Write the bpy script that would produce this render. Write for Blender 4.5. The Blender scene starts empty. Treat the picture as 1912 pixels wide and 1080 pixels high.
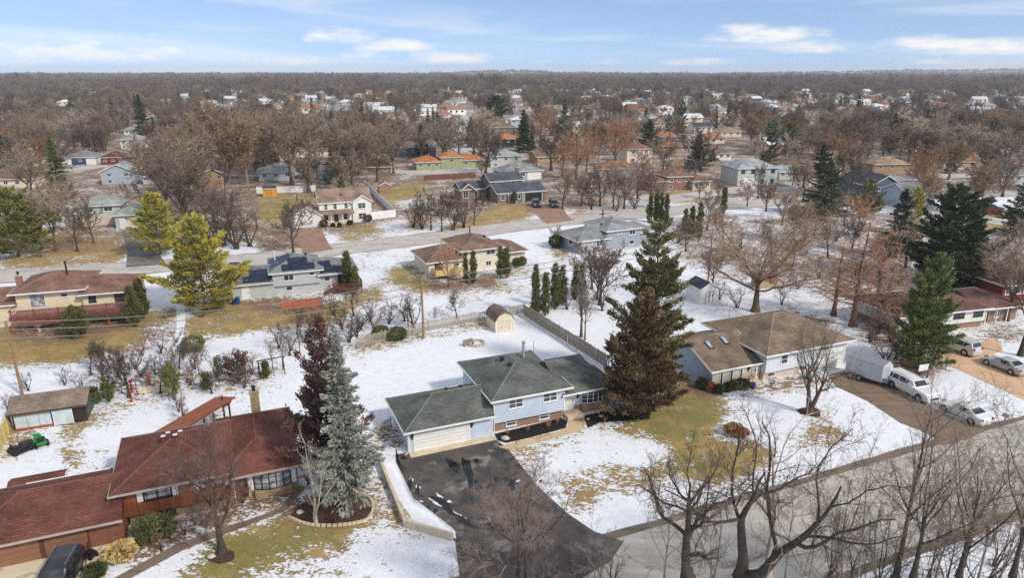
import bpy, math, random
import numpy as np
from mathutils import Matrix, Vector

R = math.radians
random.seed(7)
scene = bpy.context.scene
col = scene.collection

# ---------------------------------------------------------------- camera, sky, sun, exposure
FPX, CAMH, HZ = 1300.0, 32.5, 131.0          # focal length in photo pixels, drone height, horizon row
PITCH = math.atan((540 - HZ) / FPX)
_c, _s = math.cos(PITCH), math.sin(PITCH)
cam_d = bpy.data.cameras.new('camera')
cam_d.sensor_width = 36; cam_d.lens = 36 * FPX / 1912; cam_d.clip_start = 0.5; cam_d.clip_end = 30000
cam = bpy.data.objects.new('camera', cam_d)
cam.location = (0, 0, CAMH); cam.rotation_euler = (R(90) - PITCH, 0, 0)
col.objects.link(cam); scene.camera = cam

def ray(px, py):
    a = (px - 956) / FPX; b = (540 - py) / FPX
    return (a, _c + b * _s, -_s + b * _c)
def un(px, py, z=0.0):
    d = ray(px, py); t = (z - CAMH) / d[2]
    return Vector((d[0] * t, d[1] * t, z))
def height_at(base, ty):
    """height above the ground point base whose top is seen at photo row ty"""
    b = (540 - ty) / FPX
    # (y*s+dz*c) = b*(y*c-dz*s)
    y = base[1]
    dz = y * (b * _c - _s) / (_c + b * _s)
    return CAMH + dz
def proj(x, y, z):
    dz = z - CAMH; dep = y * _c - dz * _s
    return 956 + FPX * x / dep, 540 - FPX * (y * _s + dz * _c) / dep

SUN_AZ, SUN_EL = R(128), R(40)                # azimuth clockwise from +Y (camera heading), right and behind the camera
world = bpy.data.worlds.new('World'); scene.world = world; world.use_nodes = True
wt = world.node_tree; wn = wt.nodes; wl = wt.links
for n in list(wn): wn.remove(n)
def N(t, typ, **kw):
    n = t.nodes.new(typ)
    for k, v in kw.items(): setattr(n, k, v)
    return n
def math_(t, op, a, b=None, c=None):
    n = t.nodes.new('ShaderNodeMath'); n.operation = op
    for i, v in enumerate((a, b, c)):
        if v is None: continue
        if isinstance(v, (int, float)): n.inputs[i].default_value = v
        else: t.links.new(v, n.inputs[i])
    return n.outputs[0]
def build_world():
    out = N(wt, 'ShaderNodeOutputWorld'); bg = N(wt, 'ShaderNodeBackground'); bg.inputs[1].default_value = 0.105
    tc = N(wt, 'ShaderNodeTexCoord'); sep = N(wt, 'ShaderNodeSeparateXYZ'); wl.new(tc.outputs['Generated'], sep.inputs[0])
    x, y, z = sep.outputs
    el = math_(wt, 'ARCSINE', z); az = math_(wt, 'ARCTAN2', x, y)
    # the clear sky, looked up a little higher than the ray so that the haze band at the horizon stays thin
    comb = N(wt, 'ShaderNodeCombineXYZ'); wl.new(x, comb.inputs[0]); wl.new(y, comb.inputs[1])
    wl.new(math_(wt, 'ADD', math_(wt, 'MULTIPLY', math_(wt, 'MAXIMUM', z, 0), 1.3), 0.165), comb.inputs[2])
    nrm = N(wt, 'ShaderNodeVectorMath', operation='NORMALIZE'); wl.new(comb.outputs[0], nrm.inputs[0])
    sky = N(wt, 'ShaderNodeTexSky', sky_type='NISHITA'); sky.sun_disc = False
    sky.sun_elevation = SUN_EL; sky.sun_rotation = SUN_AZ; sky.air_density = 1.0; sky.dust_density = 0.6; sky.ozone_density = 1.3
    wl.new(nrm.outputs[0], sky.inputs[0])
    # cloud coordinates: azimuth and elevation
    cv = N(wt, 'ShaderNodeCombineXYZ'); wl.new(az, cv.inputs[0]); wl.new(math_(wt, 'MULTIPLY', el, 3.2), cv.inputs[1])
    n1 = N(wt, 'ShaderNodeTexNoise'); n1.inputs['Scale'].default_value = 16; n1.inputs['Detail'].default_value = 7; n1.inputs['Roughness'].default_value = .62
    wl.new(cv.outputs[0], n1.inputs['Vector'])
    nz = math_(wt, 'MULTIPLY', math_(wt, 'SUBTRACT', n1.outputs[0], .5), 3.4)
    acc = None
    # heaped clouds seen in the photo: centre column, base row, half width, height, density
    for (px, py, hw, hh, dn) in ((90, 100, 120, 26, 1.0), (235, 108, 150, 22, .95), (20, 122, 45, 12, .8), (310, 127, 70, 9, .55), (95, 116, 40, 9, .5),
                                 (640, 74, 75, 28, .85), (690, 106, 80, 14, .6), (745, 92, 90, 20, .9), (840, 112, 100, 20, .95), (555, 118, 75, 15, .85),
                                 (580, 76, 22, 8, .6), (285, 65, 20, 5, .5), (1010, 116, 34, 8, .5), (1135, 117, 40, 9, .75), (1305, 119, 80, 12, .8),
                                 (1420, 72, 110, 26, 1.0), (1510, 93, 80, 20, .95), (1535, 68, 30, 8, .6), (1720, 88, 100, 18, 1.0), (1850, 98, 110, 22, .95), (1770, 117, 70, 10, .6),
                                 (2050, 108, 120, 22, .9), (-180, 112, 130, 24, .9)):
        d = Vector(ray(px, py)).normalized(); a0 = math.atan2(d.x, d.y); e0 = math.asin(d.z)
        w = hw / FPX; h = hh / FPX
        dx = math_(wt, 'MULTIPLY', math_(wt, 'SUBTRACT', az, a0), 1 / w)
        dy = math_(wt, 'SUBTRACT', el, e0 + h * .1)
        dyn = math_(wt, 'MAXIMUM', math_(wt, 'MULTIPLY', dy, 1 / h), math_(wt, 'MULTIPLY', dy, -2.1 / h))
        m = math_(wt, 'SUBTRACT', dn, math_(wt, 'ADD', math_(wt, 'MULTIPLY', dx, dx), math_(wt, 'MULTIPLY', dyn, dyn)))
        acc = m if acc is None else math_(wt, 'MAXIMUM', acc, m)
    cum = math_(wt, 'ADD', acc, nz)
    mr = N(wt, 'ShaderNodeMapRange', interpolation_type='SMOOTHSTEP'); mr.inputs[1].default_value = -.12; mr.inputs[2].default_value = 1.5
    wl.new(cum, mr.inputs[0])
    inside = N(wt, 'ShaderNodeMapRange'); inside.inputs[1].default_value = -.6; inside.inputs[2].default_value = .25; wl.new(acc, inside.inputs[0])
    heap = math_(wt, 'MULTIPLY', mr.outputs[0], inside.outputs[0])
    # thin streaked cirrus over the whole dome
    cv2 = N(wt, 'ShaderNodeCombineXYZ'); wl.new(math_(wt, 'ADD', az, math_(wt, 'MULTIPLY', el, 2.0)), cv2.inputs[0]); wl.new(math_(wt, 'MULTIPLY', el, 9), cv2.inputs[1])
    n2 = N(wt, 'ShaderNodeTexNoise'); n2.inputs['Scale'].default_value = 2.6; n2.inputs['Detail'].default_value = 6; n2.inputs['Roughness'].default_value = .55; n2.inputs['Distortion'].default_value = .4
    wl.new(cv2.outputs[0], n2.inputs['Vector'])
    m2 = N(wt, 'ShaderNodeMapRange', interpolation_type='SMOOTHSTEP'); m2.inputs[1].default_value = .44; m2.inputs[2].default_value = .76; m2.inputs[4].default_value = .7
    wl.new(n2.outputs[0], m2.inputs[0])
    # broken cloud above the band the camera sees
    n3 = N(wt, 'ShaderNodeTexNoise'); n3.inputs['Scale'].default_value = 4.5; n3.inputs['Detail'].default_value = 8; wl.new(tc.outputs['Generated'], n3.inputs['Vector'])
    m3 = N(wt, 'ShaderNodeMapRange', interpolation_type='SMOOTHSTEP'); m3.inputs[1].default_value = .44; m3.inputs[2].default_value = .62; wl.new(n3.outputs[0], m3.inputs[0])
    up = N(wt, 'ShaderNodeMapRange', interpolation_type='SMOOTHSTEP'); up.inputs[1].default_value = .12; up.inputs[2].default_value = .35; wl.new(z, up.inputs[0])
    high = math_(wt, 'MULTIPLY', m3.outputs[0], up.outputs[0])
    mask = math_(wt, 'MAXIMUM', math_(wt, 'MAXIMUM', heap, m2.outputs[0]), high)
    tint = N(wt, 'ShaderNodeMix', data_type='RGBA', blend_type='MULTIPLY'); tint.inputs[0].default_value = 1
    wl.new(sky.outputs[0], tint.inputs[6]); tint.inputs[7].default_value = SKYTINT
    mix = N(wt, 'ShaderNodeMix', data_type='RGBA'); wl.new(mask, mix.inputs[0]); wl.new(tint.outputs[2], mix.inputs[6])
    mix.inputs[7].default_value = CLOUDCOL
    wl.new(mix.outputs[2], bg.inputs[0]); wl.new(bg.outputs[0], out.inputs[0])
SKYTINT = (1.6, 1.56, 1.62, 1); CLOUDCOL = (9.0, 8.9, 8.7, 1)
build_world()
sun_d = bpy.data.lights.new('sun', 'SUN'); sun_d.energy = 2.8; sun_d.angle = R(6); sun_d.color = (1, .93, .82)
sun = bpy.data.objects.new('sun', sun_d); col.objects.link(sun)
sun.rotation_euler = (R(90) - SUN_EL, 0, math.pi - SUN_AZ)
scene.view_settings.view_transform = 'Standard'; scene.view_settings.look = 'None'
scene.view_settings.exposure = 0.12; scene.view_settings.gamma = 1.0; scene.view_settings.use_curve_mapping = False
cy = scene.cycles
cy.max_bounces = 5; cy.diffuse_bounces = 2; cy.glossy_bounces = 2; cy.transmission_bounces = 2; cy.volume_bounces = 0; cy.transparent_max_bounces = 6
cy.sample_clamp_indirect = 2.0; cy.sample_clamp_direct = 6.0; cy.blur_glossy = 1.0; cy.use_denoising = False; cy.use_adaptive_sampling = True; cy.adaptive_threshold = 0.012

# ---------------------------------------------------------------- materials
def srgb(r, g, b):
    return tuple(((v / 255) / 12.92 if v <= 10 else ((v / 255 + .055) / 1.055) ** 2.4) for v in (r, g, b))
MATS = {}
def base_mat(name):
    m = bpy.data.materials.new(name); m.use_nodes = True
    t = m.node_tree; p = t.nodes['Principled BSDF']; MATS[name] = m
    return m, t, p
def hsv_var(t, colsock, amount, val=0.25):
    oi = N(t, 'ShaderNodeObjectInfo'); h = N(t, 'ShaderNodeHueSaturation')
    t.links.new(math_(t, 'ADD', math_(t, 'MULTIPLY', oi.outputs['Random'], amount), .5 - amount / 2), h.inputs['Hue'])
    r2 = math_(t, 'FRACT', math_(t, 'MULTIPLY', oi.outputs['Random'], 17.31))
    t.links.new(math_(t, 'ADD', math_(t, 'MULTIPLY', r2, val * 2), 1 - val), h.inputs['Value'])
    t.links.new(colsock, h.inputs['Color'])
    return h.outputs[0]
def noise_col(t, c0, c1, scale, detail=4, coord='Object', lo=.35, hi=.65):
    tc = N(t, 'ShaderNodeTexCoord'); n = N(t, 'ShaderNodeTexNoise')
    n.inputs['Scale'].default_value = scale; n.inputs['Detail'].default_value = detail
    t.links.new(tc.outputs[coord], n.inputs['Vector'])
    r = N(t, 'ShaderNodeMapRange'); r.inputs[1].default_value = lo; r.inputs[2].default_value = hi; t.links.new(n.outputs[0], r.inputs[0])
    m = N(t, 'ShaderNodeMix', data_type='RGBA'); t.links.new(r.outputs[0], m.inputs[0])
    m.inputs[6].default_value = (*c0, 1); m.inputs[7].default_value = (*c1, 1)
    return m.outputs[2], n.outputs[0], tc
def mul(c, k): return tuple(v * k for v in c)
def M(name, c, rough=.8, var=.12, scale=2.0, metal=0, rand=0, randv=.2, spec=.3, bump=0):
    if name in MATS: return MATS[name]
    m, t, p = base_mat(name)
    cs, n, tc = noise_col(t, mul(c, 1 - var), mul(c, 1 + var), scale)
    if rand or randv != .2: cs = hsv_var(t, cs, rand, randv)
    t.links.new(cs, p.inputs['Base Color']); p.inputs['Roughness'].default_value = rough; p.inputs['Metallic'].default_value = metal
    p.inputs['Specular IOR Level'].default_value = spec
    if bump:
        b = N(t, 'ShaderNodeBump'); b.inputs['Strength'].default_value = bump; b.inputs['Distance'].default_value = .05
        t.links.new(n, b.inputs['Height']); t.links.new(b.outputs[0], p.inputs['Normal'])
    return m
def shingle(name, c, course=.085, rand=0):
    if name in MATS: return MATS[name]
    m, t, p = base_mat(name)
    cs, n, tc = noise_col(t, mul(c, .74), mul(c, 1.24), .5, 7)
    # tabs of uneven tone
    sep = N(t, 'ShaderNodeSeparateXYZ'); t.links.new(tc.outputs['Object'], sep.inputs[0])
    cb = N(t, 'ShaderNodeCombineXYZ'); t.links.new(math_(t, 'ADD', sep.outputs[0], sep.outputs[1]), cb.inputs[0]); t.links.new(sep.outputs[2], cb.inputs[1])
    br = N(t, 'ShaderNodeTexBrick'); t.links.new(cb.outputs[0], br.inputs['Vector'])
    br.inputs['Scale'].default_value = 1; br.inputs['Brick Width'].default_value = .42; br.inputs['Row Height'].default_value = course
    br.inputs['Mortar Size'].default_value = .014; br.inputs['Mortar Smooth'].default_value = .5
    br.inputs['Color1'].default_value = (.82, .82, .82, 1); br.inputs['Color2'].default_value = (1.22, 1.22, 1.22, 1); br.inputs['Mortar'].default_value = (.6, .6, .6, 1)
    mx = N(t, 'ShaderNodeMix', data_type='RGBA', blend_type='MULTIPLY'); mx.inputs[0].default_value = 1
    t.links.new(cs, mx.inputs[6]); t.links.new(br.outputs[0], mx.inputs[7])
    # streaks and grime
    n2 = N(t, 'ShaderNodeTexNoise'); n2.inputs['Scale'].default_value = 7; n2.inputs['Detail'].default_value = 3; t.links.new(tc.outputs['Object'], n2.inputs['Vector'])
    r2 = N(t, 'ShaderNodeMapRange'); r2.inputs[1].default_value = .35; r2.inputs[2].default_value = .7; r2.inputs[3].default_value = .8; r2.inputs[4].default_value = 1.15; t.links.new(n2.outputs[0], r2.inputs[0])
    mx2 = N(t, 'ShaderNodeMix', data_type='RGBA', blend_type='MULTIPLY'); mx2.inputs[0].default_value = 1; t.links.new(mx.outputs[2], mx2.inputs[6]); t.links.new(r2.outputs[0], mx2.inputs[7])
    cc = mx2.outputs[2]
    if rand: cc = hsv_var(t, cc, rand, .25)
    t.links.new(cc, p.inputs['Base Color']); p.inputs['Roughness'].default_value = .92; p.inputs['Specular IOR Level'].default_value = .2
    return m
def siding(name, c, row=.2, vertical=False, depth=.5, rand=0):
    if name in MATS: return MATS[name]
    m, t, p = base_mat(name)
    cs, n, tc = noise_col(t, mul(c, .93), mul(c, 1.05), 1.3, 5)
    sep = N(t, 'ShaderNodeSeparateXYZ'); t.links.new(tc.outputs['Object'], sep.inputs[0])
    s = math_(t, 'ADD', sep.outputs[0], sep.outputs[1]) if vertical else sep.outputs[2]
    f = math_(t, 'FRACT', math_(t, 'MULTIPLY', s, 1 / row))
    r = N(t, 'ShaderNodeMapRange'); r.inputs[1].default_value = 0; r.inputs[2].default_value = .16; r.inputs[3].default_value = 1 - depth * .55; r.inputs[4].default_value = 1; t.links.new(f, r.inputs[0])
    mx = N(t, 'ShaderNodeMix', data_type='RGBA', blend_type='MULTIPLY'); mx.inputs[0].default_value = 1; t.links.new(cs, mx.inputs[6]); t.links.new(r.outputs[0], mx.inputs[7])
    cc = mx.outputs[2]
    if rand: cc = hsv_var(t, cc, rand, .2)
    t.links.new(cc, p.inputs['Base Color']); p.inputs['Roughness'].default_value = .6; p.inputs['Specular IOR Level'].default_value = .3
    b = N(t, 'ShaderNodeBump'); b.inputs['Strength'].default_value = .5; b.inputs['Distance'].default_value = .03
    t.links.new(f, b.inputs['Height']); t.links.new(b.outputs[0], p.inputs['Normal'])
    return m
def brick(name, c1, c2, mortar, w=.22, h=.075):
    if name in MATS: return MATS[name]
    m, t, p = base_mat(name)
    tc = N(t, 'ShaderNodeTexCoord'); sep = N(t, 'ShaderNodeSeparateXYZ'); t.links.new(tc.outputs['Object'], sep.inputs[0])
    cb = N(t, 'ShaderNodeCombineXYZ'); t.links.new(math_(t, 'ADD', sep.outputs[0], sep.outputs[1]), cb.inputs[0]); t.links.new(sep.outputs[2], cb.inputs[1])
    br = N(t, 'ShaderNodeTexBrick'); t.links.new(cb.outputs[0], br.inputs['Vector']); br.inputs['Scale'].default_value = 1
    br.inputs['Brick Width'].default_value = w; br.inputs['Row Height'].default_value = h; br.inputs['Mortar Size'].default_value = .012
    br.inputs['Color1'].default_value = (*c1, 1); br.inputs['Color2'].default_value = (*c2, 1); br.inputs['Mortar'].default_value = (*mortar, 1)
    t.links.new(br.outputs[0], p.inputs['Base Color']); p.inputs['Roughness'].default_value = .9
    return m
def glass(name, c=(.035, .042, .05), rough=.06):
    if name in MATS: return MATS[name]
    m, t, p = base_mat(name)
    cs, n, tc = noise_col(t, mul(c, .5), mul(c, 1.8), 1.7, 2)
    t.links.new(cs, p.inputs['Base Color']); p.inputs['Roughness'].default_value = rough; p.inputs['Specular IOR Level'].default_value = .6
    return m
WHITE = M('white_trim', (.76, .76, .74), .5, .05)
GLASS = glass('window_glass'); GLASSP = glass('curtained_glass', (.26, .27, .27), .12)
DARK = M('dark_metal', (.02, .02, .022), .45, .2)
METAL = M('grey_metal', (.32, .33, .34), .4, .1, metal=.4)
CONCRETE = M('concrete', srgb(205, 190, 160), .9, .12, 1.2)
WOODGREY = M('weathered_wood', srgb(150, 138, 122), .9, .2, 3)
BARK = M('bark', (.085, .068, .055), .95, .35, 4)
PIPE = M('galvanised_pipe', (.35, .35, .34), .5, .15)

# ---------------------------------------------------------------- mesh helpers
class MB:
    def __init__(s): s.v = []; s.f = []
    def add(s, vs, fs):
        o = len(s.v); s.v += [tuple(v) for v in vs]; s.f += [tuple(i + o for i in f) for f in fs]; return s
    def box(s, x0, x1, y0, y1, z0, z1):
        return s.add([(x0, y0, z0), (x1, y0, z0), (x1, y1, z0), (x0, y1, z0), (x0, y0, z1), (x1, y0, z1), (x1, y1, z1), (x0, y1, z1)],
                     [(0, 3, 2, 1), (4, 5, 6, 7), (0, 1, 5, 4), (1, 2, 6, 5), (2, 3, 7, 6), (3, 0, 4, 7)])
    def poly(s, *p): return s.add(p, [tuple(range(len(p)))])
    def prism(s, pts, z0, z1):
        n = len(pts)
        return s.add([(*p[:2], z0) for p in pts] + [(*p[:2], z1) for p in pts],
                     [tuple(range(n))[::-1], tuple(range(n, 2 * n))] + [(i, (i + 1) % n, (i + 1) % n + n, i + n) for i in range(n)])
    def tube(s, pts, rad, n=6, cap=True):
        pts = [Vector(p) for p in pts]; vs = []; fs = []
        if isinstance(rad, (int, float)): rad = [rad] * len(pts)
        for i, p in enumerate(pts):
            t = (pts[min(i + 1, len(pts) - 1)] - pts[max(i - 1, 0)]).normalized()
            a = t.orthogonal() if i == 0 else a - t * a.dot(t)
            a.normalize(); b = t.cross(a)
            for k in range(n):
                q = 2 * math.pi * k / n; vs.append(p + (a * math.cos(q) + b * math.sin(q)) * rad[i])
        for i in range(len(pts) - 1):
            for k in range(n):
                fs.append((i * n + k, i * n + (k + 1) % n, (i + 1) * n + (k + 1) % n, (i + 1) * n + k))
        if cap: fs += [tuple(range(n))[::-1], tuple(range((len(pts) - 1) * n, len(pts) * n))]
        return s.add(vs, fs)
    def lathe(s, prof, cx=0, cy=0, n=12):
        vs = []; fs = []
        for r, z in prof:
            for k in range(n):
                q = 2 * math.pi * k / n; vs.append((cx + r * math.cos(q), cy + r * math.sin(q), z))
        for i in range(len(prof) - 1):
            for k in range(n): fs.append((i * n + k, i * n + (k + 1) % n, (i + 1) * n + (k + 1) % n, (i + 1) * n + k))
        fs += [tuple(range(n))[::-1], tuple(range((len(prof) - 1) * n, len(prof) * n))]
        return s.add(vs, fs)
    def build(s, name, mat, parent=None, smooth=False):
        me = bpy.data.meshes.new(name); me.from_pydata(s.v, [], s.f)
        if smooth: me.polygons.foreach_set('use_smooth', [True] * len(me.polygons))
        me.materials.append(mat); me.update()
        return link(name, me, parent)
def link(name, me, parent=None):
    o = bpy.data.objects.new(name, me); col.objects.link(o)
    if parent is not None: o.parent = parent
    return o
def tag(o, label=None, cat=None, group=None, kind=None):
    for k, v in (('label', label), ('category', cat), ('group', group), ('kind', kind)):
        if v: o[k] = v
    return o
def empty(name, loc, rz=0, label=None, cat=None, group=None):
    o = bpy.data.objects.new(name, None); col.objects.link(o); o.location = loc; o.rotation_euler = (0, 0, rz); o.empty_display_size = .3
    return tag(o, label, cat, group)
def copy_tree(o, parent=None):
    c = o.copy(); col.objects.link(c); c.parent = parent
    for ch in o.children: copy_tree(ch, c)
    return c
def np_mesh(name, V, F, mat, smooth=False):
    """V (n,3) float, F (m,k) int with constant k"""
    me = bpy.data.meshes.new(name); n, (m, k) = len(V), F.shape
    me.vertices.add(n); me.vertices.foreach_set('co', np.ascontiguousarray(V, dtype=np.float32).ravel())
    me.loops.add(m * k); me.loops.foreach_set('vertex_index', np.ascontiguousarray(F, dtype=np.int32).ravel())
    me.polygons.add(m); me.polygons.foreach_set('loop_start', np.arange(0, m * k, k, dtype=np.int32))
    me.polygons.foreach_set('loop_total', np.full(m, k, dtype=np.int32))
    if smooth: me.polygons.foreach_set('use_smooth', np.ones(m, dtype=bool))
    me.update(calc_edges=True); me.validate()
    me.materials.append(mat)
    return me
ORD = ['first', 'second', 'third', 'fourth', 'fifth', 'sixth', 'seventh', 'eighth', 'ninth', 'tenth', 'eleventh', 'twelfth', 'thirteenth', 'fourteenth', 'fifteenth',
       'sixteenth', 'seventeenth', 'eighteenth', 'nineteenth', 'twentieth']
for _t, _o in (('twenty', 'thirtieth'), ('thirty', 'fortieth'), ('forty', 'fiftieth'), ('fifty', 'sixtieth'), ('sixty', 'seventieth'), ('seventy', 'eightieth'), ('eighty', 'ninetieth')): ORD += [_t + '-' + w for w in ORD[:9]] + [_o]
# ---------------------------------------------------------------- ground sheet with snow cover, dry grass and leaf litter
def inpoly(X, Y, poly):
    ins = np.zeros(X.shape, bool); n = len(poly)
    for i in range(n):
        x0, y0 = poly[i]; x1, y1 = poly[(i + 1) % n]
        if y0 == y1: continue
        c = ((y0 > Y) != (y1 > Y)) & (X < (x1 - x0) * (Y - y0) / (y1 - y0) + x0)
        ins ^= c
    return ins
def ppoly(pts): return [tuple(un(a, b)[:2]) for a, b in pts]
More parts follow.
